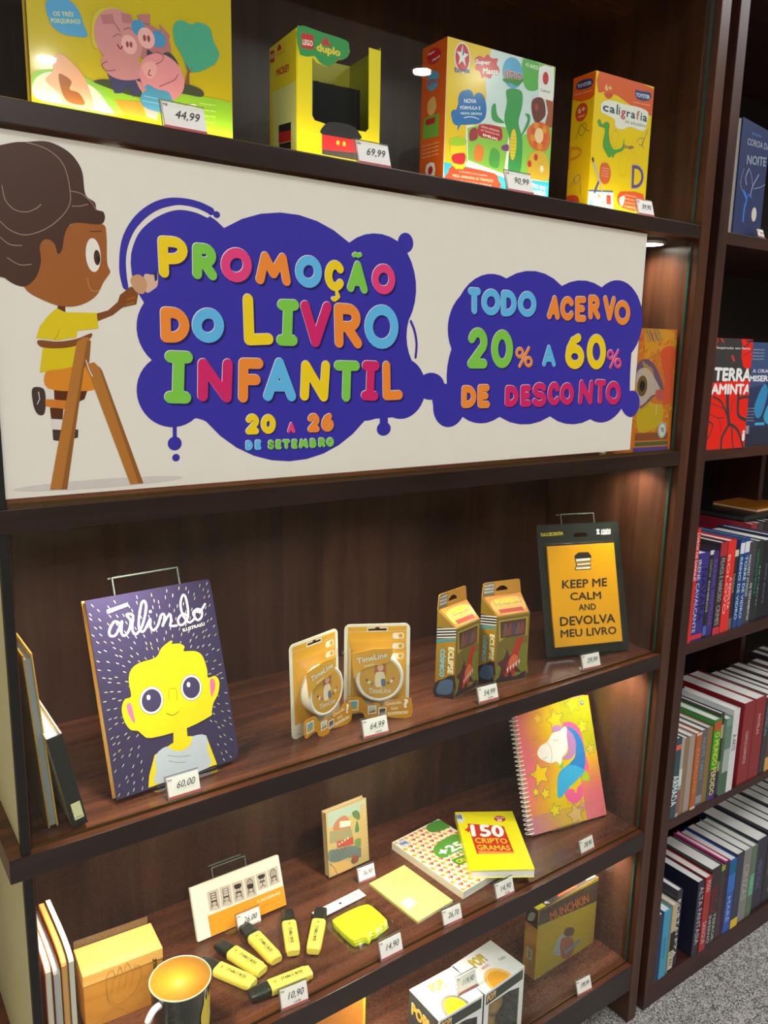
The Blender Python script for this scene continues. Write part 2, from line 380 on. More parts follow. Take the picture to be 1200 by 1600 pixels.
# ---------------------------------------------------------------- display cabinet
ZA, ZB, ZC, ZD, ZE = 1.6687, 1.2611, .8556, .4643, .1454
DP = .327
cab = thing('display_cabinet', 'tall dark wood display cabinet with five glass-fronted shelves', 'cabinet', (0, 0, 0))
for z, th in ((ZA, .023), (ZB, .026), (ZC, .029), (ZD, .040), (ZE, .062)):
    sh = box('shelf', -1.2, -.0005, .0012, DP, z-th, z, M['wood_x'], cab)
    box('edge_band', -1.2, -.0005, -.0004, .0012, z-th, z, M['wood_edge'], cab, .0006)
box('top_board', -1.2, 0, 0, DP, 2.07, 2.10, M['wood_x'], cab, .001)
box('upright', 0, .028, -.001, DP, 0, 2.12, M['wood_z'], cab, .0015)
box('back_panel', -1.16, 0, DP, DP+.012, .02, 2.10, M['wood_back'], cab)
gaps = [(0.0, ZE-.062), (ZE, ZD-.040), (ZD, ZC-.029), (ZC, ZB-.026), (ZB, ZA-.023), (ZA, 2.07)]
for a, b in gaps:
    box('end_panel', -1.183, -1.178, .014, DP, a, b, M['cream'], cab)
    box('inner_lining', -1.178, -1.173, .014, DP, a, b, M['wood_z'], cab)
    box('edge_profile', -1.186, -1.176, .002, .012, a, b, M['black'], cab, .001)
for a, b in gaps[1:]:
    box('glass_pane', -1.172, -.003, .0145, .0185, a+.004, b-.003, M['glass'], cab)
    g = box('glass_edge', -.0035, -.0005, .0142, .0188, a+.004, b-.003, M['glass_edge'], cab)
    box('glass_track', -1.172, -.001, .0125, .0140, a, a+.004, M['brass'], cab)
def puck(x, z, y=.075):
    f = lathe('puck_light', [(.033, 0), (.033, -.006), (.028, -.008), (.026, -.006)], M['metal'], cab, 28, (x, y, z))
    lathe('lens', [(0, -.007), (.026, -.007)], GL_PUCK, f, 28, (x, y, z))
    lamp_area('puck_lamp', f, (x, y, z-.010), PUCK_W*(.38 if x > -.1 else 1.05), .05, col=(1, .93, .80), spread=140)
for z in (ZA-.023, ZB-.026, ZC-.029, ZD-.040):
    for x in (-.045, -.58, -1.03): puck(x, z)
st = box('light_strip', -1.14, -.02, .0215, .028, ZA, ZA+.003, GL_STRIP, cab)
lamp_area('strip_lamp', st, (-.58, .026, ZA+.006), STRIP_W, 1.1, .008, rot=(math.pi, 0, 0), col=(1, .84, .58))

# ---------------------------------------------------------------- neighbouring bookcase
bc = thing('bookcase', 'dark wood open bookcase packed with books, right of the display cabinet', 'bookcase', (0, 0, 0))
X0, X1 = .0565, 1.30
box('upright', X0, .0853, 0, DP, 0, 2.12, M['wood_case_z'], bc, .0015)
box('upright', X1-.028, X1, 0, DP, 0, 2.12, M['wood_case_z'], bc, .0015)
for z, th in ((1.6665, .022), (1.2589, .021), (.8586, .023), (.4563, .020), (.055, .055)):
    box('shelf', .0853, X1-.028, .001, DP, z-th, z, M['wood_case'], bc, .001)
box('top_board', .0853, X1-.028, .001, DP, 2.07, 2.10, M['wood_case'], bc, .001)
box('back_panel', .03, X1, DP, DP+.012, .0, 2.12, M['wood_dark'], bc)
box('gap_shade_strip', .030, .054, .06, .10, .0, 2.12, M['wood_dark'], bc)  # dark strip added so the gap between the cases reads black
for a, b in ((.8586, 1.2379), (.4563, .8356)): box('divider', .65, .67, .2, DP, a, b, M['wood_case_z'], bc)

# ================================================================ OBJECT BUILDERS
def tag(key, x, y, z, price, label, rz=0.0, w=.044, h=.027, note=None, red='b5504f'):
    t = thing('price_tag', label, 'price tag', (x, y, z), rz, 'small white price tags in clear holders')
    a = R(18); mt = TM(a)
    bm = bmesh.new(); addbox(bm, -.002, w+.002, 0, .016, 0, .0012); addbox(bm, -.001, w+.001, .001, h+.004, .0012, .0022, mt)
    finish(bm, 'holder', M['acrylic'], t)
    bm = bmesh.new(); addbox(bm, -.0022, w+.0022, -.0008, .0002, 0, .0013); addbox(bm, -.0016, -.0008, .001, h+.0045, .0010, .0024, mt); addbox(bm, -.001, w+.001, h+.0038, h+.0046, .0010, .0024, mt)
    finish(bm, 'edge_glint', M['acrylic_edge_glint'], t)  # painted glint along the holder's clear edges
    slab('card', 0, w, .0015, h+.002, .0004, .0010, a, M['card'], t)
    A = Art(lift=.00004)
    W, H = w*1000, h*1000+.5
    A.rect(0, 1.5, W, 4.6, red); A.rect(0, 1.5, .7, H+1.5, red)
    A.at('R$', 2, H-3.4, 5, 2.8, '3a3a40', .01)
    A.txt(price, [(W*.26, H*.42), (W*.82, H*.42), (W*.34, H*.80)], '23232c', .0)
    if note: A.txt(note, [(W*.45, 6), (W*.72, 6), (W*.48, 9.5)], '33333c', 0)
    A.build('lettering', t, a, .0004-.00085+.0006, M['ink_matte'])
    return t
def stand(x, y, z, rz, tilt, w, h, label, lip=.03, wt=.006):
    """clear acrylic easel: base with front lip and a back rest"""
    t = thing('display_stand', label, 'stand', (x, y, z), rz, 'clear acrylic display stands')
    bm = bmesh.new(); mt = TM(tilt)
    addbox(bm, 0, w, 0, h, wt+.0015, wt+.0035, mt)
    addbox(bm, 0, w, -.004, -.001, -.020, wt+.0035, mt)
    addbox(bm, 0, w, -.004, .006, -.022, -.020, mt)
    addbox(bm, 0, w, h-.002, h, wt+.0035, wt+.020, mt)
    for v in bm.verts: v.co.z = max(v.co.z, -.0055)
    finish(bm, 'easel', M['acrylic'], t)
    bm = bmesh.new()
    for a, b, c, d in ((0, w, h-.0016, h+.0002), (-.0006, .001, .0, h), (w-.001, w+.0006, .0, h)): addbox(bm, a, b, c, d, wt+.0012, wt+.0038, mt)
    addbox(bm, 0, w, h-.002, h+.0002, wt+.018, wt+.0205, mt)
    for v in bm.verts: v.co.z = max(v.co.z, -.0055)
    finish(bm, 'edge_glint', M['acrylic_edge_glint'], t)  # bright stand edges put in as opaque coloured strips
    return t
def page_block(parent, u0, u1, v0, v1, w0, w1, t=0.0, mt=None, mat=None):
    return box('pages', u0, u1, v0, v1, w0, w1, mat or M['paper'], parent, 0, TM(t) if mt is None else mt)
_bk = [0]
def spine_book(x, w, h, c, label, z, y=.02, d=.145, tc='e8e8e8', title=None, band=None, lean=0.0, page='d9d6cc', pagecol=None, tall=True, grp='books'):
    """upright book, spine to the front: local x = thickness, y = depth, z = height"""
    t = thing('book', label, 'book', (x+.0004, y, z), 0, grp)
    if lean: t.rotation_euler = (0, R(lean), 0)
    w -= .0008; b = .0016 if w > .012 else .001
    bm = bmesh.new(); addbox(bm, 0, b, 0, d, 0, h); addbox(bm, w-b, w, 0, d, 0, h); addbox(bm, b, w-b, 0, b, 0, h)
    finish(bm, 'cover', paint(c, .35, .3), t, .0004)
    box('pages', b, w-b, b, d-.003, .002, h-.003, M['paper'], t)
    W = w*1000; H = h*1000
    A = Art(lift=.00005)
    if band:
        for (v0, v1, cc) in band: A.rect(.3, v0*H, W-.3, v1*H, cc)
    def vt(s, v0, v1, col, u0=.22, u1=.78, bold=.01):
        A.txt(s, [(u0*W, v1*H), (u0*W, v0*H), (u1*W, v1*H)], col, bold)
    if title:
        for tt in title:
            if isinstance(tt, str): vt(tt, .25, .85, tc)
            else: vt(tt[0], tt[1], tt[2], tt[3] if len(tt) > 3 else tc, *(tt[4:6] if len(tt) > 5 else ()))
    if A.f: A.build('lettering', t, 0, .0002, M['ink_matte'])
    return t
def carton(key, name, label, cat, pose, D, cfront, cside=None, ctop=None, bev=.0006):
    x, y, z, rz, tl, w, h = pose
    t = thing(name, label, cat, (x, y, z), rz)
    box('carton', 0, w, 0, D, 0, h, paint(cfront), t, bev)
    return t
POSE = {'pigs': (-1.1188, 0.0350, 1.6687, 0.0000, 0.0000, 0.2244, 0.3000),
        'duplo': (-0.7999, 0.0494, 1.6687, -0.0834, -0.0020, 0.1213, 0.1562),
        'sitio': (-0.5596, 0.0496, 1.6687, -0.0503, -0.0011, 0.2069, 0.1996),
        'calig': (-0.2594, 0.0398, 1.6687, -0.0555, -0.0055, 0.1385, 0.2140),
        'eye': (-0.1687, 0.0361, 1.2611, -0.0961, 0.0317, 0.1658, 0.2254),
        'arlindo': (-1.0617, 0.0516, 0.8616, 0.0784, 0.3086, 0.1791, 0.2592),
        'tl1': (-0.7897, 0.0799, 0.8556, 0.2796, 0.0461, 0.1151, 0.1457),
        'tl2': (-0.6757, 0.1153, 0.8556, -0.4833, 0.0555, 0.1050, 0.1470),
        'pk1': (-0.4876, 0.0615, 0.8556, 0.2461, 0.0060, 0.0703, 0.1249),
        'pk2': (-0.3877, 0.0696, 0.8556, -0.1548, 0.0028, 0.0715, 0.1270),
        'plaque': (-0.2202, 0.0976, 0.8616, -0.3083, 0.2853, 0.1860, 0.2576),
        'cal': (-0.8950, 0.2112, 0.4683, -0.0000, 0.3517, 0.1658, 0.0867),
        'town': (-0.6271, 0.2333, 0.4673, 0.0349, 0.1128, 0.0933, 0.1270),
        'uni': (-0.2155, 0.1142, 0.4703, -0.1705, 0.3472, 0.1958, 0.2543),
        'munch': (-0.2088, 0.0882, 0.1454, 0.0295, -0.0072, 0.1935, 0.1641),
        'terra': (0.0809, 0.0060, 1.2611, -0.0719, 0.0281, 0.1263, 0.2159),
        'blue': (0.1046, 0.0107, 1.6687, 0.1662, 0.0041, 0.1327, 0.2028),
        'groot': (-1.0961, 0.1381, 0.4643, -0.0599, -0.0006, 0.1135, 0.0900),
        'crip': (-0.4201, 0.0728, 0.4963, -0.5569, 1.5708, 0.1213, 0.1931),
        'b250': (-0.4552, 0.0509, 0.4793, 0.0988, 1.5708, 0.1300, 0.1943),
        'ynote': (-0.5633, 0.0451, 0.4703, 0.0918, 1.5708, 0.0865, 0.1312),
        'bag': (-0.6950, 0.0458, 0.4683, 0.0633, 1.5708, 0.1029, 0.1235),
        'pop1': (-0.5390, 0.0070, 0.1454, 0.0000, 0.0000, 0.1070, 0.1400),
        'pop2': (-0.4310, 0.0060, 0.1454, 0.0800, 0.0000, 0.1130, 0.1400)}

# ================================================================ BANNER
bn = thing('promotion_banner', 'long white vinyl banner with purple clouds and colourful lettering, girl painting from a ladder', 'banner', (-1.195, .0100, 1.271))
box('sheet', -.010, 1.058, 0, .0016, 0, .371, paint('e4dfd2', .28), bn)
A = Art(lift=.00004)
IN = '3630a2'
A.poly(lobes([(275.8, 301), (357.9, 327.1), (450.5, 300.7), (491.5, 316.3), (528.9, 309.6), (552.2, 317), (545.2, 296.2), (561.9, 254.3), (550.5, 206.3), (548.2, 178), (558, 151.7), (584.1, 109.4), (526.8, 72.8), (512.1, 72.1), (497.1, 71.8), (488.2, 69.8), (479.4, 69.4), (357.1, 20.6), (248, 75.8), (241.3, 78.5), (234.6, 80), (167, 99.6), (183.9, 147.7), (167.7, 181.4), (177.3, 211), (181.1, 296.2)]), IN, 1)
A.poly(lobes([(732.6, 275.3), (790.2, 290.4), (854, 272.1), (901, 283.9), (949.8, 275.9), (993.2, 290.1), (1036.9, 274.7), (1063.8, 226.6), (1040.6, 170.5), (1041.3, 139.4), (1044.4, 104.7), (1074.7, 83.5), (1051.6, 58.2), (1036.6, 63.6), (1025.6, 74.1), (991.4, 53.3), (945, 57.9), (895.7, 50.8), (845.4, 65.4), (788.2, 53.9), (732.5, 67.8), (692.5, 58.9), (656.5, 69.9), (622.9, 56.3), (599.3, 88.5), (602.6, 112.1), (623.6, 118.7), (623.3, 142.4), (630, 169.4), (622.4, 209), (642.8, 244.6), (679.6, 275)]), IN, 1)
def el(p, q, r, col, z):    # ellipse from centre, right, top points
    A.ell(p[0], p[1], abs(q[0]-p[0]), abs(r[1]-p[1]), col, z=z)
el(*[(593.8, 115.5), (619.3, 115.4), (593, 134.9)], IN, 1)
for c3 in ([(512, 57.2), (524, 56.8), (511.8, 66.9)], [(208.2, 50.8), (216.8, 50.4), (208.5, 59.1)], [(209.3, 33.9), (214, 33.7), (209.5, 38.4)], [(266.8, 314.9), (271.1, 315.4), (266.8, 318.7)]): el(*c3, IN, 1)
A.line([(208.8, 70.7), (208.4, 56.5)], 5, IN, 2)
A.line([(511.7, 70.6), (511.9, 63.2)], 14, IN, 2)
A.line(smooth([(158.2, 228), (155.4, 245.4), (158.9, 273.8), (170.7, 295.9), (187.7, 311.8), (206.2, 320.9), (225, 323.7), (244, 322.5), (259.6, 317.9)], False), 9, IN, 1)
A.line(smooth([(163.8, 220.4), (161.2, 243), (162.6, 264.3), (171.8, 286.2), (187.3, 301.9), (204.4, 312.2), (221.7, 317.6), (240.7, 316.9), (255.2, 312.7)], False), 5, 'e4dfd2', 2)
A.line(smooth([(554.3, 205.4), (561.3, 192.9), (565.7, 174.7), (564.5, 156.2)], False), 4, IN, 1)
# girl on the ladder
SK, SK2, HR = '80481e', '9c5a24', '44291f'
A.ell(*[(122.9, 9.6)][0], 95, 5, 'cfc8c2', z=1)
A.poly([(84.1, 203.1), (92, 203.5), (91.5, 194.8), (83.7, 194.5)], '5c2f14', 2)
A.poly(smooth([(99.5, 284.7), (110.7, 290.2), (134.5, 290.7), (138.7, 281.3), (138.1, 251.4), (141, 242.1), (137.7, 236.3), (133, 229.7), (124.6, 215.3), (108.9, 205.4), (91.4, 202.5), (72.3, 207), (52, 220.3), (60.4, 245.2), (78.1, 265.8)]), SK2, 4)
A.poly(smooth([(29.1, 351.7), (38, 354.9), (51.6, 359.7), (62.9, 361.9), (80.2, 365.3), (93, 363.4), (105, 357.6), (113.2, 348.2), (116.8, 338.1), (118.6, 318.5), (127.9, 311.9), (129.4, 304.8), (136.4, 303.2), (137.6, 296), (131.9, 290), (108.2, 289.2), (99.5, 284.7), (94.8, 274.6), (91.6, 260.3), (87.1, 256.1), (84, 266.4), (75.9, 269.2), (70.2, 260.3), (69.8, 246), (64.2, 230.7), (54.3, 221.4), (45.1, 221.5), (34.2, 227.9), (21.8, 242.2)]), HR, 5)
A.poly(smooth([(69.5, 260.3), (73.5, 268.3), (79.4, 269.3), (84.6, 264), (87, 254.6), (87.8, 247.4), (80.4, 244.9), (72.2, 246.2)]), SK2, 6)
for p_ in ([(62.9, 361.4), (82.1, 358), (97.2, 345.9), (102.7, 323.2), (100.5, 303.9), (82.6, 284.1), (59.8, 272.4), (43.9, 274.3), (33.3, 282.5)], [(37.3, 317.1), (39.5, 303.7), (47.5, 295.5), (58.8, 294.5), (68.3, 299), (73.2, 303.6)], [(103, 320.4), (114.7, 318.8), (124.2, 311.5), (128.8, 304.3)], [(32.3, 267.4), (40.8, 261.2), (52.2, 261.1)], [(37.7, 248.1), (48.7, 242), (60.3, 243.3)], [(104.2, 305.6), (111.6, 306.2), (120.3, 309.1)]):
    A.line(smooth(p_, False), .8, 'a08070', 6)
A.ell(*[(123.6, 257.7)][0], 7.9, 17.5, 'e9e4da', z=7)
A.ell(*[(127.5, 255.5)][0], 3.4, 8.0, '4a2a1c', z=8)
A.ell(*[(129, 253.7)][0], 1.7, 3.6, '14100e', z=9)
A.line(smooth([(116.6, 233.6), (117.5, 224.9), (121.8, 220.2), (128, 221.5)], False), .8, 'c08a5a', 7)
A.line([(121.5, 281.6), (133.4, 283.2)], 1.0, '4a2a1c', 7)
A.poly([(122.4, 196.2), (136.8, 200.7), (147.7, 210.2), (150.7, 218), (163.1, 227.8), (171.8, 223.1), (168.5, 208.7), (152.8, 204.5), (141.8, 195.8), (124.6, 188.4)], SK, 4)
for p_ in ([(158.5, 213.3), (167.2, 216.4)], [(157.7, 208.1), (165.3, 210.3)]): A.line(p_, 2.5, SK2, 5)
A.poly(smooth([(163.4, 236.8), (171.7, 241.2), (179.6, 236.6), (181.3, 228.9), (177.1, 220.9), (169.6, 221.7), (163.9, 229.1)]), 'c89a72', 6)
A.poly(smooth([(178.4, 241.2), (189.4, 242), (193.8, 248), (193.8, 232.3), (188.9, 226.3), (179.9, 222.6)]), 'd9b59c', 5)
A.poly([(189.5, 243.8), (194.1, 249.3), (193.4, 237), (190.6, 234.7)], '2c2a66', 6)
A.poly([(82.8, 200.6), (91.6, 196.6), (124.3, 197.5), (125.6, 181), (103, 177.7), (101.7, 170.8), (82.2, 167), (60.6, 168.9), (64.8, 180.6), (72.6, 190.8)], 'dcc414', 5)
A.poly([(67.4, 162.9), (101.8, 163.7), (100, 138.1), (80.5, 136.7), (62, 132.9)], 'd8c010', 4)
A.line(smooth([(84.8, 178.8), (81.4, 171.2), (78.6, 168.2)], False), .6, 'a08c10', 6)
A.poly(smooth([(62.8, 166.8), (82.1, 165.8), (102.1, 169.3), (117.6, 175.6), (115.2, 169.2), (96.6, 160.6), (74.4, 158.6), (63.7, 160.8)]), SK, 6)
A.poly(smooth([(68.1, 133.4), (85.4, 136.8), (113.4, 141.3), (120.5, 117.4), (101.8, 113.3), (69.6, 116.4)]), 'd9871f', 4)
A.poly([(74.4, 116.1), (110.8, 114.8), (106.9, 104.4), (97.3, 100.4), (74.3, 104.9)], '55280f', 3)
A.rect(*[(64, 105)][0], *[(75.4, 116.4)][0], 'ddd8d0', 3)
A.poly(smooth([(53.6, 116.3), (64.2, 116.7), (66.6, 107.5), (64.6, 90.2), (58.2, 88.8), (54, 97.6)]), '40312f', 4)
A.line([(59.7, 112.7), (60.4, 105.1), (57.7, 100.1)], .8, 'e0dcd6', 5)
A.poly([(66, 105), (87.6, 103.4), (87.1, 93.8), (66, 97.4)], 'd07a24', 4)
A.poly([(70.3, 96), (84.2, 94.9), (82.5, 82.5), (70.9, 83.9)], '55280f', 3)
A.poly([(71.1, 83.9), (82, 83), (80.6, 71.1), (71.7, 71.9)], 'ddd8d0', 4)
A.poly([(71.5, 72.5), (82.4, 71.5), (77.7, 59.7), (71.8, 61)], '40312f', 5)
A.poly([(88.9, 71.3), (98.6, 71.5), (97.9, 62.5), (87.3, 60.6)], '40312f', 3)
A.poly([(101.9, 166.3), (108.5, 170.8), (114.3, 171.2), (116.7, 166.6), (114, 144.7), (108.1, 138.2), (83.4, 5.9), (65.3, 6.6)], 'b0722f', 7)
A.poly([(112.6, 167.8), (116.7, 167.2), (114, 144.7), (108.1, 138.2), (83.4, 5.9), (77.3, 6.1)], '8f5a26', 8)
A.poly([(108.3, 142.1), (119.2, 144.5), (127.3, 135.7), (168.8, 6.2), (153.6, 5.9), (113.4, 130.4)], 'b0722f', 7)
A.poly([(123.7, 140.9), (127.3, 135.7), (168.8, 6.2), (163.2, 6.3)], '8f5a26', 8)
A.line(smooth([(110.6, 146.5), (113.6, 135.6), (116.6, 129.2)], False), .9, 'e4dfd2', 9)
# lettering
Y_, GR, PK, OR, BL, MG = 'f0cf1c', '7cc84a', 'e2407c', 'ee8a34', '5fb6e6', 'd02468'
def letters(lst, wd, sh=2.6):
    for ch, bx, c in lst:
        A.glyph(ch, bx, wd, '1d1760', 3, off=(sh, -sh))
        A.glyph(ch, bx, wd, 'e8e2ea', 4, off=(-.7, .7))
        A.glyph(ch, bx, wd, c, 5)
def B4(p): return [p[0], p[1], p[2], p[3]]
letters([('P', [(196.7, 239.2), (228.4, 242.6), (230.9, 285.7), (195.2, 284.6)], Y_), ('R', [(235.5, 240.7), (265.9, 240.6), (266.1, 281.3), (236.5, 281)], GR), ('O', [(270.6, 239.4), (310.9, 241.5), (311.4, 281.7), (271.4, 278.8)], PK),
 ('M', [(315.9, 240.2), (364.5, 240.5), (363.4, 279.4), (319.2, 278.7)], OR), ('O', [(370.9, 239.6), (409.9, 240.7), (409.6, 280.7), (370.9, 278.7)], BL)], 11.5)
letters([('C', [(414.3, 238.3), (443.6, 238.1), (443.1, 277.5), (414, 276.5)], Y_), ('A', [(447.7, 239), (481.6, 237.5), (473.1, 278.6), (455.4, 279.2)], GR), ('O', [(487.6, 238.6), (526.5, 239.4), (525.3, 279.3), (486.7, 277.6)], PK)], 11)
letters([('~', [(455.4, 282.2), (471.3, 282.5), (471.1, 290.5), (455.2, 289.8)], GR), (',', [(422.5, 224.1), (437.2, 224.9), (438.6, 238.4), (427.2, 238.4)], Y_)], 5.5, 1.5)
letters([('D', [(195.6, 167.7), (229.6, 168), (230.7, 207.5), (195.7, 207.5)], OR), ('O', [(232.9, 168.1), (273.4, 169), (274.1, 209.6), (234, 208.2)], BL)], 12)
letters([('L', [(300.7, 166.5), (339.4, 168.7), (339.8, 230), (298.7, 227.6)], Y_), ('I', [(344.3, 167.5), (373.6, 167.5), (376.7, 225), (345.7, 223.9)], GR), ('V', [(380.6, 167), (420.6, 166.5), (424.9, 224.9), (378.2, 224.4)], MG), ('R', [(430.4, 166.7), (473.5, 166.2), (470.7, 223.9), (428.2, 223.7)], OR), ('O', [(477.4, 166.3), (534.2, 166.7), (532.4, 226.3), (476.3, 224.2)], BL)], 13.5)
letters([('I', [(197.7, 98.4), (229, 97.2), (234, 158.2), (199.7, 158.8)], GR)], 14)
letters([('N', [(238.5, 100.2), (283.3, 96.9), (284.2, 150.9), (237.7, 150.3)], MG), ('F', [(291.1, 97.4), (323.2, 96.8), (325.9, 151.5), (292.3, 151.7)], OR), ('A', [(324, 98.8), (373.6, 97.3), (357.4, 152.6), (338.5, 152.3)], BL), ('N', [(378.4, 98.6), (421.2, 95.8), (423.2, 150.1), (378.3, 149.5)], Y_),
 ('T', [(431.2, 96.4), (466.2, 95.1), (470.4, 149.9), (429, 150.1)], GR), ('I', [(472.7, 97.8), (501.1, 95.9), (502.9, 150.3), (473.8, 150.7)], MG), ('L', [(509.7, 96.5), (543.8, 97.5), (542.1, 150.8), (507.4, 150.4)], OR)], 13)
letters([('2', [(300.7, 57.5), (318.4, 57.5), (319.4, 82.9), (300.3, 83.4)], Y_), ('0', [(321.4, 57.4), (342.5, 57.2), (342.7, 81.7), (321.6, 82.2)], Y_), ('2', [(389.6, 56.7), (407.5, 56.8), (407.4, 81.4), (388.7, 81.9)], OR), ('6', [(410, 56.7), (430, 56.6), (429.7, 80.8), (409.8, 81.3)], OR)], 8, 1.6)
letters([('A', [(359.1, 57.2), (371.3, 56.8), (368.1, 70.7), (361.9, 70.9)], PK)], 4.2, 1)
letters([('D', [(300.1, 37.5), (310, 37.6), (310.1, 49.8), (300.2, 50.2)], BL), ('E', [(313, 37.5), (321.9, 37.7), (322, 49.9), (313.1, 50.3)], BL)] , 4.6, 1.2)
letters([(c_, b_, GR) for c_, b_ in zip('SETEMBRO', ([(331, 37.3), (340.1, 36.8), (340.2, 49.1), (331.1, 49.5)], [(342.4, 37), (350.9, 36.6), (350.9, 49), (342.5, 49.4)], [(352.4, 36.8), (363.4, 36.3), (363.4, 48.8), (352.5, 49.3)], [(365.7, 36.5), (374.4, 36.1), (374.4, 48.6), (365.7, 49)], [(376.8, 36.3), (390.5, 36), (390.4, 48.6), (376.8, 48.9)], [(392.9, 36.2), (403.1, 36), (403, 48.8), (392.9, 48.9)], [(406, 36.3), (416.8, 36.1), (416.7, 48.9), (405.9, 49)], [(418.4, 36.4), (430.2, 36.1), (430, 48.7), (418.3, 48.9)]))], 4.6, 1.2)
letters([('T', [(665.4, 219.5), (678.2, 220.7), (682.5, 257.9), (656.9, 257.6)], BL), ('O', [(685.8, 219), (724.7, 220.7), (722.1, 259), (683.5, 257.3)], BL), ('D', [(725.8, 219.4), (758.2, 220.8), (755.4, 258.9), (723.2, 257.7)], BL), ('O', [(761.2, 220.2), (801, 221.2), (797.8, 260.1), (758.4, 258.4)], BL),
 ('A', [(823.8, 219.2), (854.5, 219), (846.7, 256.5), (832.8, 256.4)], OR), ('C', [(855.7, 218.3), (887.7, 219.6), (884, 257.1), (852.2, 256.1)], OR), ('E', [(891.3, 217.5), (917.5, 218.5), (913.3, 258.8), (887.3, 258.1)], OR), ('R', [(922.8, 222.5), (952.1, 223.7), (946.5, 262.9), (918.7, 262.1)], OR), ('V', [(967.7, 222.8), (983.5, 222.6), (988.5, 263), (954.7, 263.4)], OR), ('O', [(990.3, 216.7), (1031.5, 217.4), (1026.3, 258.1), (985.5, 257.5)], OR)], 10.5, 1.8)
letters([('2', [(662.4, 141.3), (701.9, 141.6), (700.1, 201.2), (660, 201.1)], GR), ('0', [(710.5, 141.7), (755.9, 142.7), (751.7, 200.2), (706.8, 199.3)], GR), ('6', [(873.9, 142), (921.4, 141.5), (915.4, 199.6), (868.5, 198.9)], Y_), ('0', [(927.3, 141.5), (975.7, 141.8), (969.1, 200.4), (921.2, 199.7)], Y_)], 14, 2)
letters([('%', [(760.9, 142.7), (800.1, 142.3), (797.4, 176.4), (758.5, 175.6)], OR), ('%', [(978.1, 142.6), (1018, 142.1), (1013.8, 176.4), (974.2, 176.4)], PK)], 5, 1.2)
letters([('A', [(820, 145.3), (852.6, 144.8), (839.6, 179.6), (825.7, 179.3)], BL)], 8, 1.6)
letters([('D', [(653.5, 82.9), (683.5, 82.6), (681.5, 116.4), (652.6, 116.5)], OR), ('E', [(686.4, 81.8), (711.4, 82), (708.2, 117.7), (684.3, 117.8)], OR), ('D', [(742.5, 82.8), (772.5, 82.9), (770, 115.9), (741.7, 116.1)], MG), ('E', [(776.7, 82.1), (800.7, 82.4), (798, 116.5), (774.1, 116.6)], MG),
 ('S', [(801.9, 81.6), (836.3, 80.9), (832.9, 120.1), (799.8, 120.9)], MG), ('C', [(838.3, 83.1), (867.2, 82.6), (863.6, 120.8), (835, 121.6)], MG), ('O', [(867.1, 83.3), (901.3, 82.7), (897.6, 119.9), (863.7, 120)], MG), ('N', [(911.6, 83.3), (948.4, 82.6), (946.3, 123.7), (909.8, 124.5)], MG), ('T', [(958, 83.2), (976.3, 82.8), (979, 124.4), (949.8, 125.2)], MG), ('O', [(982.6, 81.9), (1022.9, 81.2), (1017.9, 121.9), (978, 122)], MG)], 10.5, 1.8)
A.build('printed_design', bn, 0, .0002, M['ink_banner'])

# ================================================================ TOP SHELF
p = POSE['pigs']
t = thing('story_box', 'large yellow shrink-wrapped story box showing three pink pigs, top shelf far left', 'box', p[:3], p[3])
W, H = p[5], p[6]
box('back_cover', 0, W, .016, .019, 0, H, paint('c9a400', .3, .4), t, .0005)
box('front_cover', 0, W, 0, .003, 0, H, paint('c9ae00', .3, .4), t, .0005)
box('pages', .002, W-.002, .003, .016, .001, H-.001, paint('c79a4a', .6), t)
A = Art(lift=.00005, clip=(W*1000, H*1000))
S1 = 1000*W
A.poly([(-1.5, 13.7), (9.4, 40.6), (26.3, 47.6), (45.1, 47.8), (60.1, 41.7), (73.2, 27.5), (94.7, 12.6), (132.4, 13.3), (167.8, 21.3), (222, 11), (222.9, 59.3), (191.1, 49.4), (153.1, 48.2), (112, 32.8), (71.9, 42.1), (50.7, 46.2)] if False else [(64, 40.6), (87.7, 39.6), (112, 32.8), (153.1, 48.2), (191.1, 49.4), (223.4, 49.7), (224.7, 10.4), (123.8, 11.4), (86.6, 15), (73.2, 27.5)], '8fbf20', 1)
A.poly(smooth([(66, 42.8), (78, 46.1), (87.9, 45.2), (104.3, 46.5), (125.4, 54.4), (160, 59.2), (185.6, 56.3), (185.4, 48.3), (155.2, 46.6), (112.1, 34.7), (67.8, 39.5)]), '3c4020', 2)
A.poly(smooth([(1.9, 35.6), (18.8, 44.3), (41.1, 45.2), (64, 40.6), (83.1, 25.6), (94.7, 12.6), (43.1, 9.1), (4.2, 13)]), '8cc040', 3)
A.poly(smooth([(3.4, 30.6), (18.6, 41.6), (39, 41.2), (63.7, 35), (78.8, 19.2), (82.5, 12.4), (43.3, 12.8), (4.2, 13.9)]), 'd9dcc0', 4)
A.poly(smooth([(14.4, 32.7), (22.4, 43.2), (25, 58), (34.4, 59.9), (50.8, 47.1), (58.7, 32.2), (61.1, 13.3), (33.8, 13), (26.8, 22.6)]), 'e8a888', 5)
A.poly(smooth([(27.8, 40.7), (35.2, 40.4), (40.7, 36), (38.4, 28.4), (47.8, 26.5), (53.1, 16.4), (37.7, 15.5), (30.6, 23.3)]), '9a5a28', 6)
A.poly([(85.1, 26.9), (114, 30.3), (119.7, 15), (92.7, 15.1)], 'e8902a', 5)
A.poly(smooth([(18.6, 105.5), (28.1, 112.1), (42.9, 114), (51.9, 106.4), (56, 95), (59.3, 84.1), (46.8, 81.3), (33.7, 81.1), (23, 87.4)]), '4a9ad0', 5)
A.txt('OS TRÊS', [(25.3, 95.8), (45.9, 99.7), (25.6, 101.1)], 'd8d890', .02, 6)
A.txt('PORQUINHOS', [(23.1, 87.8), (52.7, 93.5), (23.3, 93.1)], 'd8d890', .02, 6)
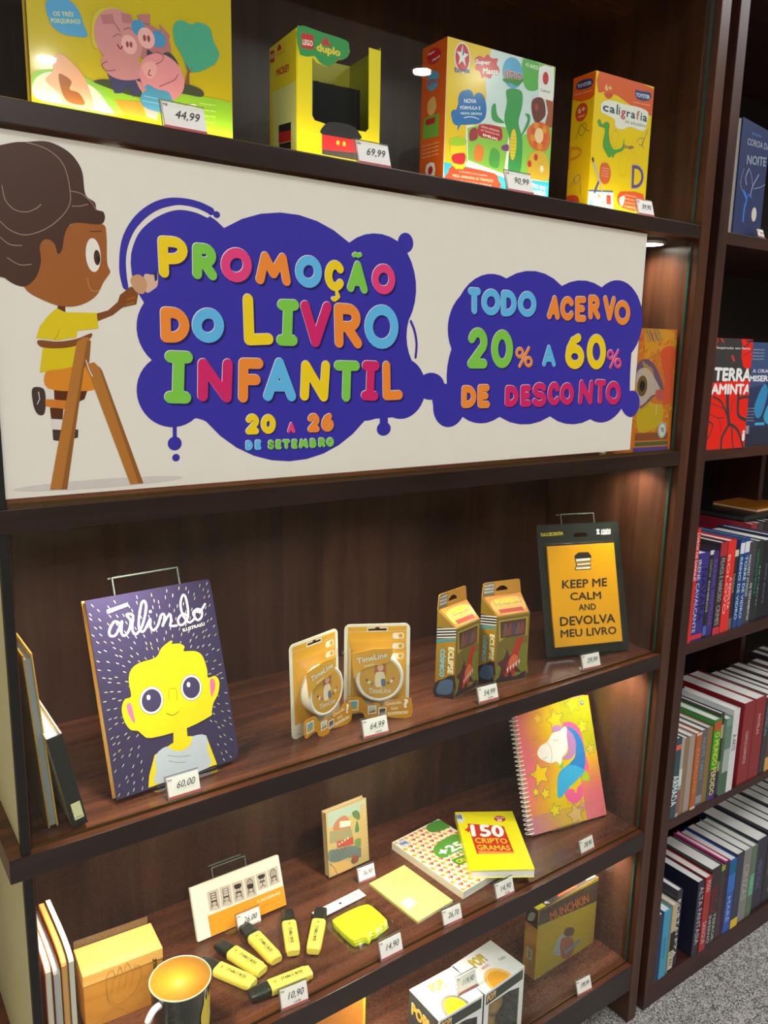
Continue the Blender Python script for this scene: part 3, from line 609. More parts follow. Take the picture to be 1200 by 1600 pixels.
A.poly(smooth([(154, 115.6), (161.9, 123.4), (175, 122.3), (184, 126.3), (197.4, 123.5), (201.7, 110.8), (208.8, 98.6), (203.5, 87.6), (196.5, 82.2), (182.7, 74.5), (169.2, 72.7), (165.1, 83.6), (158.8, 93.8), (154.7, 100.5)]), '3f9f80', 6)
A.poly([(165.5, 58.4), (169.2, 72.7), (167.2, 82.1), (172.5, 73.4), (177.2, 81.2), (171.3, 69.3), (171.5, 58.5)], '8a4a20', 7)
PG, PG2 = 'cc8488', 'b46a70'
# three generic pigs
A.poly([(78.3, 52.6), (115, 58.1), (113.9, 38.9), (105.8, 33.6), (101.1, 44), (92.6, 34.9), (85.4, 33.5)], '3a3660', 6)
A.poly(smooth([(63.8, 77), (64.9, 100.6), (73.2, 113.3), (91.2, 119.4), (94.9, 113), (78.6, 102), (72, 86), (71.4, 75)]), 'c9b62c', 6)
A.poly(smooth([(72.8, 62.5), (79.1, 70.2), (109.5, 75.7), (115.2, 61.9), (114.5, 54.2), (96.2, 48.7), (80.2, 51.1)]), PG, 7)
A.poly(smooth([(112.5, 98.7), (123.2, 110.4), (139.9, 106.7), (149.4, 97.5), (147.7, 83.8), (126.1, 73.5), (115.8, 77)]), PG2, 7)
A.ell(*[(92.3, 89.6)][0], 26, 28, PG, z=8)
for q_ in ([(73.4, 108), (86.9, 112), (88.5, 103.3), (76.5, 99.7)], [(95.9, 115.1), (107, 115.9), (108.7, 107.1), (96.6, 106.1)], [(113.2, 117.3), (127.8, 121.7), (127.4, 111.4), (117, 109.9)], [(138, 113.8), (149.6, 105.1), (148.2, 100.1), (138.8, 106.5)]): A.poly(q_, PG2, 9)
A.ell(*[(103.4, 85.6)][0], 8.5, 9.5, 'e8a8a8', z=10)
for q_ in ((577, 235), (598, 237)): pass
A.ell(*[(101.4, 85.5)][0], 1.6, 3, '8a3a40', z=11); A.ell(*[(105.4, 86)][0], 1.6, 3, '8a3a40', z=11)
A.ell(*[(122.7, 96.3)][0], 9.5, 10.5, 'e8a8a8', z=10); A.ell(*[(120.6, 95.9)][0], 1.8, 3.4, '8a3a40', z=11); A.ell(*[(125.2, 96.3)][0], 1.8, 3.4, '8a3a40', z=11)
A.ell(*[(114.4, 104.7)][0], 8, 8, '3a8ac0', z=10); A.ell(*[(136.4, 98.4)][0], 8.5, 8.5, '3a8ac0', z=10)
A.line(smooth([(90.6, 82.8), (93.4, 79.4), (96, 82.1)], False), 1.4, '8a1a20', 10)
A.poly(smooth([(123.3, 85.2), (134.8, 81), (147.8, 87.6), (158.3, 78.3), (157, 69.3), (145.2, 73.7), (126.1, 73.5)]), '30303c', 9)
A.ell(*[(139.4, 60)][0], 26, 24, 'e08a94', z=10)
A.poly(smooth([(116.4, 65.9), (123.9, 73.1), (132.4, 72.9), (132, 61.4), (123.3, 55.9)]), 'e8a0a0', 11)
A.line(smooth([(125.7, 65), (123.5, 59.8), (126.6, 59.4)], False), 1, '8a1a20', 12)
A.poly(smooth([(121, 48.8), (133.6, 46.4), (147.5, 45.2), (150.2, 26.2), (124.3, 23.5), (113.6, 31.2)]), '4a90b8', 11)
A.line([(116.1, 31.7), (149.3, 31.9)], 1, '80b8d8', 12); A.line([(118, 36.8), (148.8, 36.7)], 1, '80b8d8', 12)
A.poly([(109, 51.2), (114.8, 50.4), (120.8, 44), (116.4, 39.4), (112.4, 44.3)], PG, 12)
A.poly([(117, 26.1), (133.8, 23.3), (131.4, 14.1), (120.8, 16.2)], 'e8a0a0', 8)
A.poly(smooth([(167.1, 36), (178.4, 39.1), (177, 30.9), (171.3, 25.9), (168, 30.3)]), 'e0e8c0', 6)
for i, s_ in enumerate(('Linguagem', 'Desenvolve', 'Percepção Visual', 'Coordenação')):
    A.txt(s_, [(x_, y_-3.3*i*1.9) for x_, y_ in [(183.6, 40), (202.5, 41), (183.7, 42.8)]], 'dff080', .01, 7)
for q_ in ([(85.9, 89.1), (91, 93), (95, 93.3)], [(78.8, 63.8), (72.7, 58.8), (78.4, 54.5), (87.5, 57.2)], [(133.8, 84.6), (141.2, 82.4), (138.8, 76.2), (132.3, 72)], [(98.3, 99.2), (103.5, 102.2), (106.4, 101)], [(87.5, 104), (94.2, 96.4)], [(135.8, 49.7), (153.4, 59.9), (157.6, 66.5)]):
    A.line(smooth(q_, False), .7, '7a4048', 13)
A.build('cover_print', t, 0, .0002)
tag('pig', -.989, .006, ZA, '44,99', 'price tag reading 44,99 in front of the pigs story box', .0, .050, .030)

p = POSE['duplo']; W, H, D = p[5], p[6], .086
t = thing('toy_box', 'yellow building-brick toy box with a clear window and green header, top shelf', 'box', p[:3], p[3])
WN = smooth([(21.1, 123.1), (21.4, 58.8), (25.1, 51.7), (35.1, 51.2), (41.8, 52.9), (58.9, 46.3), (90.1, 50.9), (100.8, 50.3), (104.6, 54.5), (102.7, 145.3), (91.8, 146), (74.6, 146.9), (69.5, 145.9), (67.9, 134.6), (41.2, 124.1)], k=2)
WIN = [(21.4, 125.9), (21.8, 54.7), (28.4, 50.9), (99.9, 50.2), (104.3, 54.4), (102.6, 148.1), (72.9, 145.2), (71.4, 132.4), (47.9, 120.5), (28, 121.7)]
FR = [(1.7, 158), (4.7, 11.8)]
OUT = [(a/1000, b/1000) for a, b in [(1.7, 158.3), (34.3, 157.3), (69, 154.7), (73.7, 148.1), (74.6, 142.7), (72.2, 136.5), (66.3, 132.2), (57.8, 129.6), (51.2, 122.9), (41.2, 119.3), (28, 121.7), (21.4, 126.9), (21.4, 58.8), (25.1, 53.1), (35.1, 51.9), (58.9, 48.4), (90.1, 50.2), (99.9, 50.2), (104.6, 55.2), (103, 153), (120.8, 152.2)]] + [(W, 0), (0, 0)]
prism('front_panel', OUT, 0, .0012, 0, paint('e6d21c', .3, .3), t)
box('left_side', 0, .0012, .0012, D, 0, H, paint('f0dc10', .35, .2), t)
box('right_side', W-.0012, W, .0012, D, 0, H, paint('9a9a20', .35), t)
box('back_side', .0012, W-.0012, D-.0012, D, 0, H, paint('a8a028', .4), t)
box('base', .0012, W-.0012, .0012, D-.0012, 0, .0012, paint('d8c820', .4), t)
box('window_film', W*.15, W*.88, .0014, .0016, H*.22, H*.93, M['blister'], t)
# plain stacked bricks inside
for (x0, x1, z0, z1, c) in ((.30, .80, .02, .22, 'b02020'), (.34, .74, .22, .36, '18181c'), (.26, .84, .36, .68, '222226')):
    bm = bmesh.new(); addbox(bm, W*x0, W*x1, .02, .05, H*z0+.0012, H*z1)
    n_ = 3
    for k in range(n_):
        cx = W*(x0+(x1-x0)*(k+.5)/n_)
        ring = [bm.verts.new((cx+.005*math.cos(a), .035+.005*math.sin(a), zz)) for zz in (H*z1, H*z1+.004) for a in [j*math.pi/5 for j in range(10)]]
        for j in range(10): bm.faces.new((ring[j], ring[(j+1) % 10], ring[10+(j+1) % 10], ring[10+j]))
        bm.faces.new(ring[10:])
    finish(bm, 'toy_brick', paint(c, .2, .4), t, .0006)
A = Art(lift=.00006)
A.poly(smooth([(1.7, 157.8), (3.3, 129.2), (8.5, 125.4), (16.5, 126), (24.7, 127.8), (31.3, 122.3), (41.2, 119.3), (51.2, 123.2), (57.8, 129.9), (66.3, 132.2), (72.2, 136.7), (73.8, 143.9), (73.7, 148.1), (69, 154.7), (34.3, 157.3)], k=3), '2c9048', 1)
A.poly([(6.5, 151.1), (23.2, 151.5), (23, 134.8), (6.5, 134.3)], 'c81e24', 2)
A.txt('LEGO', [(7.8, 137.8), (21.7, 138.3), (8.1, 144.5)], 'f0f0f0', .03, 3)
A.txt('duplo', [(27.1, 131.7), (61.2, 131.2), (27, 143.8)], 'e8cc38', .045, 3)
A.poly(smooth([(33.6, 143.7), (36.8, 147.7), (38.4, 151.4), (42.6, 150.9), (43.9, 147.1), (48.5, 143.9)], k=3), 'c81e24', 3)
A.poly(smooth([(36.1, 37.3), (38.5, 48.9), (48.6, 54.6), (69.1, 55.6), (83, 53.4), (89.3, 47.9), (90.3, 39.4)], k=3), '1c1a20', 1)
A.poly([(35.6, 37.9), (90.7, 38), (91, 22.8), (35.7, 19.6)], 'c4222a', 2); A.poly([(35.7, 19.6), (91, 22.8), (90.5, 12.9), (35.7, 13.9)], '40383a', 2)
for q_ in ([(58.6, 30.8)][0], [(67.7, 30.7)][0]): A.ell(q_[0], q_[1], 2.4, 3.0, 'e8b818', z=4)
A.build('front_print', t, 0, .0002)
A = Art(lift=.00006)
A.poly([(3.4, 152.4), (16.7, 149.7), (16.5, 136), (3.1, 137.5)], 'c81e24', 1)
A.txt('LEGO', [(4, 142.3), (15.8, 140.9), (4.1, 147.5)], 'f0f0f0', .03, 2)
A.poly(smooth([(25.9, 146.5), (32.9, 152.5), (39.6, 145)], k=3), 'c81e24', 1)
A.txt('duplo', [(22, 138.8), (51.5, 136.2), (22.1, 144.4)], 'e8b818', .02, 1)
A.txt('MICKEY', [(22.9, 116), (65.2, 111.9), (23, 125.1)], 'c02020', .03, 1)
A.poly([(9.7, 100), (83.8, 95.8), (85.5, 14.8), (12, 32.4)], 'e0e290', 1)
for a_, c_ in (([(29.9, 46.4), (69.3, 41), (69.3, 28.4), (29.7, 32.6)], 'b82424'), ([(30, 55), (69.4, 50.8), (69.3, 41), (29.9, 46.4)], '1c1c20'), ([(31.7, 31.8), (69.3, 27.7), (69.3, 18.6), (31.6, 27.2)], '1c1c20')): A.poly(a_, c_, 2)
A.build('side_print', t, mt=LEFT(D))
tag('duplo', -.733, .006, ZA, '69,99', 'price tag reading 69,99 in front of the toy brick box', -.03, .050, .030)

p = POSE['sitio']; W, H, D = p[5], p[6], .060
t = thing('modelling_clay_box', 'colourful modelling clay kit box with orange side, third from the left on the top shelf', 'box', p[:3], p[3])
box('carton', 0, W, 0, D, 0, H, paint('e06018', .35, .3), t, .0006)
A = Art(lift=.00005, clip=(W*1000, H*1000))
A.rect(.4, .4, W*1000-.4, H*1000-.4, 'cfe0e4', 0)
A.poly([(0.6, 201.3), (79.4, 200.3), (69.9, 160.1), (73.9, 133.3), (66.4, 97.3), (38.5, 86), (38.7, 35.5), (1.5, 34)], 'e6c000', 1)
A.poly([(140.1, 198.6), (207.2, 199.1), (212.8, 33.2), (117.5, 32.4), (38.5, 40.7), (39.6, 63.6), (67.8, 73), (100.5, 99.2), (126.8, 81.8), (151.6, 94.5), (211.3, 114.8), (207.7, 156.5), (175.2, 161.7), (152.1, 157.6), (142.3, 168.2)], '8cc850', 1)
A.poly(smooth([(140.1, 197.4), (171.1, 196.7), (174.9, 165.2), (157.3, 156.7), (143.8, 165)]), '58b048', 2)
A.poly([(189.1, 153.3), (207.7, 156.5), (210.1, 112.7), (189.9, 111.4), (196.2, 132.6)], 'a8502a', 3)
A.ell(*[(27.2, 177)][0], 14.5, 20, 'e4e4e4', z=3); A.ell(*[(27.2, 177.3)][0], 12.5, 18, 'c82028', z=4)
c0 = [(27.1, 179)][0]
A.poly([(c0[0]+rr*math.cos(R(90+k*36))*.75, c0[1]+rr*math.sin(R(90+k*36))) for k, rr in enumerate((17, 6, 15, 6, 15, 6, 15, 6, 15, 6))], 'e8e8f0', 5)
A.poly([(c0[0], c0[1]), (c0[0], c0[1]+17), (c0[0]+2.5, c0[1]+3)], '28408a', 6)
A.txt('Estrela', [(14.5, 155.7), (41.5, 159.6), (13.8, 162.2)], '28408a', .04, 5)
A.poly(smooth([(49.8, 180.1), (57.7, 185.8), (66, 184.9), (72.8, 190.5), (80.3, 186.9), (92.3, 188.4), (90.3, 181.1), (95.6, 175.2), (93.7, 167.1), (84, 166.2), (79.6, 159.3), (69.9, 160.1), (62.9, 157.1), (60.1, 165.1), (51, 166.8), (52.5, 173.8)], k=3), 'cc2430', 3)
A.txt('Super', [(50.7, 171.8), (78.5, 175.8), (51.2, 180)], 'f4f0f0', .03, 4)
A.txt('Massa', [(64.9, 163), (94.1, 167.7), (65.6, 171.3)], 'f4f0f0', .03, 4)
A.ell(*[(121.8, 175)][0], 20, 21, '5aa8d8', z=3); A.poly(smooth([(102.5, 162.7), (120.7, 169.5), (143.4, 170.2), (136.4, 161.9), (129, 158.8), (118.8, 160.4), (111.4, 159.1)]), '3c8a30', 4)
A.txt('SÍTIO', [(104.8, 165.2), (141.5, 168.1), (104, 177.7)], 'f0e8d8', .06, 5); A.txt('SÍTIO', [(105.5, 165.9), (141, 168.5), (104.8, 177)], 'c83028', .02, 6)
A.txt('+3 ANOS', [(145.9, 188.3), (171.8, 187.9), (145.5, 194.4)], 'f0f8e0', .02, 4)
A.poly(smooth([(173.2, 192.6), (197.4, 197.3), (203.7, 195.7), (205.8, 153.5), (199.5, 150.6), (178.7, 150.6), (175.3, 153.6)], k=2), 'ececec', 4)
A.ell(*[(187.5, 179.7)][0], 6, 9, 'c82028', z=5); A.txt('Cultural', [(178.5, 160.1), (197.9, 160.3), (178.2, 164)], '404040', .01, 5)
A.poly(lobes([(22.8, 117.7), (26.7, 131.9), (35.8, 136), (45.1, 136.9), (50.3, 129.2), (66.6, 135.5), (71.7, 129.5), (74.7, 119.6), (73.2, 105.4), (61.7, 95.7), (49.9, 93), (38.2, 90.3), (28.9, 88.8), (25.7, 84), (22.9, 78.4), (23.2, 83.6), (23.2, 87), (15, 89.2), (12.4, 95.6), (10.4, 100.3), (18.8, 106.8), (20.9, 110.6)]), '1e6cb8', 3)
A.txt('NOVA', [(33.2, 118.6), (55.4, 121.9), (32.9, 124.5)], 'e8f0f4', .02, 4); A.txt('FÓRMULA E', [(26.7, 109), (63.5, 114.6), (26.5, 114.6)], 'e8f0f4', .02, 4); A.txt('NOVO AROMA!', [(28.2, 102.4), (67, 107.9), (28.1, 105.8)], 'e8f0f4', .02, 4)
A.line(smooth([(34.2, 99.1), (47, 102.5), (61.3, 101.7)], False), 1, 'e8f0f4', 4)
A.poly([(38.3, 89.4), (122.7, 104.5), (122.6, 33), (115.3, 27.6), (43.2, 40.5)], 'f0f0ec', 4)
A.poly([(40.8, 86.3), (71.2, 97.2), (120.6, 98.8), (113.7, 32.8), (44.3, 43.3)], '88c048', 5)
A.poly(smooth([(62.9, 95), (100.6, 97.4), (106.5, 91.3), (104.9, 78.5), (77.2, 77.9), (62.1, 79.2)], k=2), 'b82438', 6)
A.txt('VENHA APRENDER', [(65.8, 91.1), (101.1, 89.5), (65.6, 93.7)], 'f0d8d8', .01, 7); A.txt('AS TRANÇAS DA', [(66.1, 85.9), (101.5, 84.2), (65.9, 88.9)], 'f0d8d8', .01, 7); A.txt('EMÍLIA?', [(70.3, 80.1), (98.2, 77.9), (70.1, 84.2)], 'ffffff', .03, 7)
for q_, c_ in (([(58.5, 66.4), (73.2, 63.2), (69.4, 44.9), (54.9, 46.5)], 'e08030'), ([(87.8, 65.3), (102.9, 62.1), (101.8, 40.3), (84.2, 43.4)], '50a048'), ([(45.7, 83.6), (57.3, 88.9), (60.4, 75.4), (46.4, 69.8)], '9a3040'), ([(107.3, 71.7), (119.7, 75.3), (119.8, 66.3), (107.7, 66.4)], '7a4080')): A.poly(smooth(q_), c_, 6)
# plain plants and flowers in place of the printed figures
A.poly(smooth([(112, 150.5), (139.6, 153.6), (143.5, 134.7), (137.7, 108.6), (147.2, 84.8), (145.4, 38.7), (122.4, 35.8), (121.8, 81), (109.9, 107.8), (113.2, 133.1)]), '3a9a50', 6)
A.poly(smooth([(157.4, 104.5), (176.2, 116.6), (197.9, 112.7), (204.9, 93.4), (195.5, 77.1), (168.7, 77), (157.2, 89.9)]), 'd9702a', 6)
A.poly(smooth([(164.1, 68.9), (195.8, 73.4), (206.8, 39.1), (164, 35.6)]), 'd8b030', 6); A.poly(smooth([(163.4, 145.3), (184, 150.6), (191.2, 128.1), (173.7, 114.4), (163.5, 127.2)]), '6a2c20', 6)
for k in range(9):
    c9 = [(180.4, 97.1)][0]; A.ell(c9[0]+13*math.cos(k*.7), c9[1]+15*math.sin(k*.7), 5, 5, 'e8902c' if k % 2 else 'd85a28', z=7)
A.ell(*[(180.4, 97.1)][0], 9, 11, 'f0d0a0', z=8)
A.ell(*[(129.2, 76.7)][0], 6.5, 22, 'e8cc28', z=7)
for k in range(7): A.line([(a, b-k*5) for a, b in [(122.6, 88.3), (134, 88.3)]], .5, 'a88c18', 8)
for q_ in ([(87.8, 104.2), (84.3, 121.2), (91.3, 127.6), (95.9, 112.6), (110.2, 104.3)], [(141.8, 87.6), (155.3, 115.1), (149.5, 123.1), (159.9, 123), (158.4, 108.3)]): A.poly(smooth(q_), '3a9a50', 5)
for q_, c_ in (([(163.9, 54.1)], 'c83028'), ([(189.6, 50.1)], 'f0e0c0'), ([(176.3, 65.1)], 'c83028'), ([(172, 135.9)], 'a03c2c')): A.ell(q_[0][0], q_[0][1], 4, 5, c_, z=7)
A.poly([(1, 34.6), (31.7, 34.6), (70.2, 32.6), (117.8, 27.9), (212.8, 32.7), (208, 8.4), (2.6, 10.7)], '38b4d8', 2)
A.poly(smooth([(9, 21.1), (15.5, 31.5), (43.7, 32.6), (94.9, 31.3), (102.9, 24.2), (103.8, 9.7), (9.5, 10.7)], k=2), 'e04a28', 5)
A.txt('CONTÉM A EXCLUSIVA', [(28.7, 24.5), (81.7, 25.1), (28.6, 27.1)], 'fbe0c8', .01, 6); A.txt('MESA APRENDA AS TRANÇAS', [(17.4, 16), (93.3, 17.9), (17.2, 20.4)], 'fbe0c8', .01, 6); A.txt('E MUITO MAIS PARA MODELAR', [(20, 10.6), (91.2, 11.5), (19.8, 13.7)], 'fbe0c8', .01, 6)
A.poly(smooth([(10.4, 65.4), (22.8, 71.5), (39.3, 69.7), (39.3, 33.8), (29.6, 29), (16.6, 31.7)], k=2), 'e8d020', 7); A.poly(smooth([(9.2, 66), (24, 71.7), (39.3, 70.5), (37.3, 62.4), (11.9, 58.7)], k=2), 'a0c828', 8); A.poly(smooth([(15.9, 46.3), (37.9, 51.2), (36.3, 36.9), (17.6, 36.1)]), 'cc2430', 8)
A.txt('SÍTIO DO', [(167.8, 20.7), (200.8, 19.4), (167.2, 28.5)], 'f4fafa', .04, 5); A.txt('PICAPAU AMARELO', [(137, 10), (201.4, 11.5), (136.5, 16.9)], 'f4fafa', .04, 5)
A.build('front_print', t, 0, .0002)
A = Art(lift=.00005, clip=(D*1000, H*1000))
A.poly(smooth([(13.8, 189.8), (29.3, 193.1), (45, 185.5), (42.6, 174.5), (27.4, 171.8), (14.4, 178.6)]), 'cc2430', 1); A.txt('Super', [(14, 185.5), (31.2, 185.9), (13.8, 189.8)], 'f4f0f0', .03, 2); A.txt('Massa', [(25.6, 174.8), (44, 177.5), (25.4, 178.7)], 'f4f0f0', .03, 2)
A.ell(*[(28.6, 149.5)][0], 15, 13, '5aa8d8', z=1); A.txt('SÍTIO', [(14.6, 146.1), (44.4, 143.9), (14.1, 154.8)], 'c83028', .04, 2)
A.poly([(8.2, 103.4), (46.2, 102.9), (47.1, 72), (7.1, 74.6)], '78b040', 1); A.poly([(13.9, 100.4), (37.7, 99.6), (36.6, 91.3), (14.3, 92.5)], 'b82438', 2); A.poly(smooth([(17.5, 123.1), (33, 128.1), (38.6, 111.4), (28.1, 103.4), (18.2, 109)]), 'e8b878', 1)
for k in range(4): A.txt('massa para modelar', [(a, b-5.2*k) for a, b in [(6.1, 63.8), (49.2, 62.1), (5.9, 66.3)]], 'fbe0b0', .01, 1)
A.poly(smooth([(18.9, 37.9), (38.1, 37.2), (39.8, 18.5), (18, 23.8)], k=2), 'ececec', 1); A.ell(*[(29.1, 28.2)][0], 6, 6, 'c82028', z=2)
A.build('side_print', t, mt=LEFT(D))
tag('sitio', -.470, .006, ZA, '90,99', 'price tag reading 90,99 in front of the modelling clay box', -.02, .052, .030)

p = POSE['calig']; W, H, D = p[5], p[6], .050
t = thing('handwriting_kit_box', 'yellow and orange handwriting kit box at the right end of the top shelf', 'box', p[:3], p[3])
box('carton', 0, W, 0, D, 0, H, paint('f0cc08', .35, .3), t, .0006)
A = Art(lift=.00005, clip=(W*1000, H*1000))
A.poly(smooth([(6.8, 215.4), (71.7, 213.9), (141.8, 210.5), (143, 191.5), (141.5, 170.3), (123.3, 168.4), (96.2, 173.3), (72.7, 179.6), (52.9, 185.3), (37.2, 186), (18.7, 185.4), (7.3, 183.4)], k=2)[0:], 'e05a1c', 1)
A.txt('6+', [(22.1, 187.9), (38.4, 188.8), (21, 197.7)], 'f0c890', .03, 2); A.poly(smooth([(20.4, 183.7), (40.3, 186.1), (37.9, 179.7), (28.8, 177.2)]), 'd04a18', 2)
A.poly(smooth([(92.6, 201.4), (105.7, 201.6), (130.3, 203.5), (131.6, 193.7), (120.6, 188.8), (107.5, 187.6), (95.7, 189.7)], k=2), '2c3c78', 2); A.txt('TOYSTER', [(95.5, 191.3), (129.4, 193), (94.8, 197.3)], 'e0e4f0', .03, 3)
A.txt('brincando e aprendendo', [(90.4, 180.5), (131.6, 181.7), (90, 183.6)], 'f4c8a0', .01, 3)
A.poly(smooth([(15.8, 155.9), (17.4, 169.2), (38.3, 175.8), (70.1, 175.1), (102.3, 176.4), (127.8, 172.3), (126.7, 155.3), (120.1, 141.7), (86.9, 142.9), (68.4, 135.9), (52.2, 137.5), (47.7, 149), (22.3, 153)], k=3), 'eceadf', 3)
for i, (s_, c_) in enumerate(zip('caligrafia', ('1f4a6a', '1f4a6a', '1f4a6a', '1f4a6a', 'b84860', '1f4a6a', '1f4a6a', 'c87070', '1f4a6a', '1f4a6a'))):
    xs = (392, 442, 492, 508, 525, 568, 600, 640, 674, 690)[i]; wd = (44, 40, 10, 10, 36, 26, 34, 26, 10, 36)[i]
    a_ = 398+(xs-392)*.26
    lo = {'g': 26, 'f': 0}.get(s_, 0); hi = {'l': 34, 'f': 26, 'i': 16}.get(s_, 0)
    kx, ky = .20833, .20833
    CB = [(19.4, 156.9), (129.9, 156.5), (18.3, 166.8)]
    u = (CB[1][0]-CB[0][0])/343; vx = (CB[1][1]-CB[0][1])/343; hh = (CB[2][1]-CB[0][1])/50
    x0 = CB[0][0]+(xs-392)*u; y0 = CB[0][1]+(xs-392)*vx
    A.txt(s_, [(x0, y0-lo*hh), (x0+wd*u, y0-lo*hh+wd*vx), (x0, y0+(46+hi)*hh)], c_, .03, 4)
A.txt('kit educativo', [(75.1, 147.2), (124.3, 147.6), (74.4, 152.9)], '8a8a8a', .01, 4)
GRN = '4c9c3c'
A.poly(smooth([(9.9, 140), (15.6, 143.5), (21, 136.7), (29.7, 142.1), (37.8, 139.3), (37.7, 127.1), (42.6, 111.4), (53.2, 102.7), (71.6, 109.4), (73.7, 124.3), (75.3, 105.8), (57, 97), (51.6, 89), (48, 92.6), (42.1, 88.7), (31.6, 97.5), (25.9, 107), (28.5, 125.7), (26.1, 132.4), (15.3, 132.8)], k=3), GRN, 3)
for k in range(22):
    a_ = k/22*6.28; c1 = [(52.8, 119.1)][0]; A.ell(c1[0]+9*math.cos(a_)*(.8+.3*math.sin(3*a_)), c1[1]+13*math.sin(a_), .55, .55, '303018', z=4, n=6)
for k in range(44):
    a_ = k/44*6.28; c1 = [(76.4, 82.9)][0]; A.ell(c1[0]+9*math.cos(a_), c1[1]+19*math.sin(a_), .4, .4, '50501c', z=4, n=6)
for k in range(16):
    c1 = [(99, 98.6)][0]; A.ell(c1[0]+9*math.cos(k*.4), c1[1]+6*math.sin(k*.4), .4, .4, '50501c', z=4, n=6)
A.txt('Dragão', [(77.1, 106.5), (100.3, 109.4), (76.3, 113.2)], '5a3c70', .02, 4)
A.line(smooth([(131.2, 146.6), (126.1, 134.2), (119.5, 120.5), (123.6, 114.8)], False), .9, '6a4a80', 4); A.line(smooth([(106, 121.7), (111.8, 128.9), (121.7, 129.3), (119.6, 119.5), (111.3, 119.4)], False), .9, '6a4a80', 4)
A.glyph('D', [(100.9, 46.8), (131.2, 51.5), (128.6, 87.3), (98, 85.8)], 6, '5c4688', 3); A.glyph('D', [(100.9, 46.8), (131.2, 51.5), (128.6, 87.3), (98, 85.8)], 1, 'b8a8d0', 4, off=(0, 0))
A.poly(smooth([(24.7, 76), (40, 79.1), (48.4, 66.7), (46.3, 51.8), (34.3, 46.2), (23.8, 55.3)], k=3), 'd8602c', 3)
for k in range(4): A.txt('para aprender', [(a, b-4*k) for a, b in [(27.8, 69.8), (44.2, 69.9), (27.6, 72.3)]], 'f8d8b8', .01, 4)
A.line([(4.9, 81.5), (15, 64.5), (24.7, 47.1)], 4, 'b8b8bc', 4); A.line([(24.7, 47.1), (33.4, 31.4)], 2, 'b8b8bc', 4); A.line([(4.7, 82.5), (6.4, 78.7)], 3.6, '303038', 5)
A.line([(21.5, 47.7), (14, 31.2)], 4, '4a4a98', 4)
A.poly([(-1.7, 33.5), (57.4, 38.4), (62, 5), (-4.5, 6.7)], 'f0f0ea', 2); A.poly([(-1.7, 33.5), (57.4, 38.4), (57.7, 35.9), (-1.5, 30.9)], '4a70a8', 3)
for s_, q_, c_ in (('B', [(5.5, 9), (14.8, 8.8), (4.5, 18.1)], '4aa0c8'), ('C', [(31.9, 10.7), (41.4, 10.8), (30.9, 19.6)], '60b068'), ('A', [(21.1, 22.7), (29.9, 23), (20.3, 29.9)], 'e0902a')): A.txt(s_, q_, c_, .03, 3)
A.poly([(42.4, 30.4), (52.6, 30.5), (55.2, 16), (43.4, 15.7)], 'd84838', 3)
A.poly(smooth([(68.7, 24.9), (72.2, 37), (86.4, 40.8), (131.5, 41.7), (133.5, 13.6), (83.1, 13.6)], k=2), 'e05020', 2); A.poly(smooth([(73.3, 27.5), (85.6, 34.3), (85.4, 22.5), (79.5, 16.5)]), 'f4e8dc', 3)
for k, s_ in enumerate(('Estimula', 'Raciocínio', 'coordenação motora', 'Criatividade')): A.txt(s_, [(a, b-6*k) for a, b in [(87.9, 34.5), (113.8, 34.3), (87.5, 37.3)]], 'f8d0a8', .01, 3)
A.build('front_print', t, 0, .0002)
A = Art(lift=.00005, clip=(D*1000, H*1000))
A.poly([(0.3, 215.1), (53, 213), (56.4, 177.4), (41.1, 173.5), (20.5, 174.2), (1.3, 181.1)], 'ea6418', 1)
A.poly(smooth([(8.3, 203.4), (23.4, 206.7), (43.4, 202.7), (42.6, 193), (27.7, 191.7), (9.6, 195)], k=2), '2c3c78', 2); A.txt('TOYSTER', [(11, 196.3), (41.9, 195.2), (10.5, 201.9)], 'e0e4f0', .03, 3)
A.txt('brincando e aprendendo', [(5.1, 185.5), (44.3, 184.3), (4.8, 189.1)], 'f4c8a0', .01, 2)
c1 = [(23.3, 157.4), (36.8, 154.4), (24.6, 143.3)]; A.ell(c1[0][0], c1[0][1], abs(c1[1][0]-c1[0][0]), abs(c1[2][1]-c1[0][1]), 'd04c1c', z=1); A.txt('6+', [(15.6, 156), (31.6, 156.6), (14.7, 165.8)], 'f4d8a8', .03, 2); A.txt('ANOS', [(16.8, 149.7), (31.1, 149.6), (16.5, 153.2)], 'f4d8a8', .03, 2)
A.line(smooth([(13.7, 118.5), (17.5, 126), (29.6, 139.8), (36.8, 132.2), (28.5, 120.7), (18.9, 127.8), (23.8, 139), (35.1, 128.5), (44.3, 124.2)], False), .9, '3c6a20', 1)
A.glyph('P', [(0.3, 71.2), (30.1, 78.3), (28.9, 103.2), (2.5, 107.8)], 4.5, 'eba018', 1); A.glyph('P', [(0.3, 71.2), (30.1, 78.3), (28.9, 103.2), (2.5, 107.8)], .8, 'c87818', 2)
A.line(smooth([(9.8, 45), (22.1, 60.9), (30.1, 55.5), (20.4, 46.6), (14.7, 57.9)], False), .9, '6a4a80', 1); A.line([(28.8, 59.9), (32.9, 29)], .9, '6a4a80', 1)
A.poly(smooth([(-7.4, 28.4), (9.5, 30.9), (26.8, 26.7), (28.9, 13.8), (-6.9, 21.8)], k=2), 'e05020', 1)
A.build('side_print', t, mt=LEFT(D))
tag('calig', -.168, .006, ZA, '39,90', 'price tag reading 39,90 in front of the handwriting kit box', -.05, .040, .026)

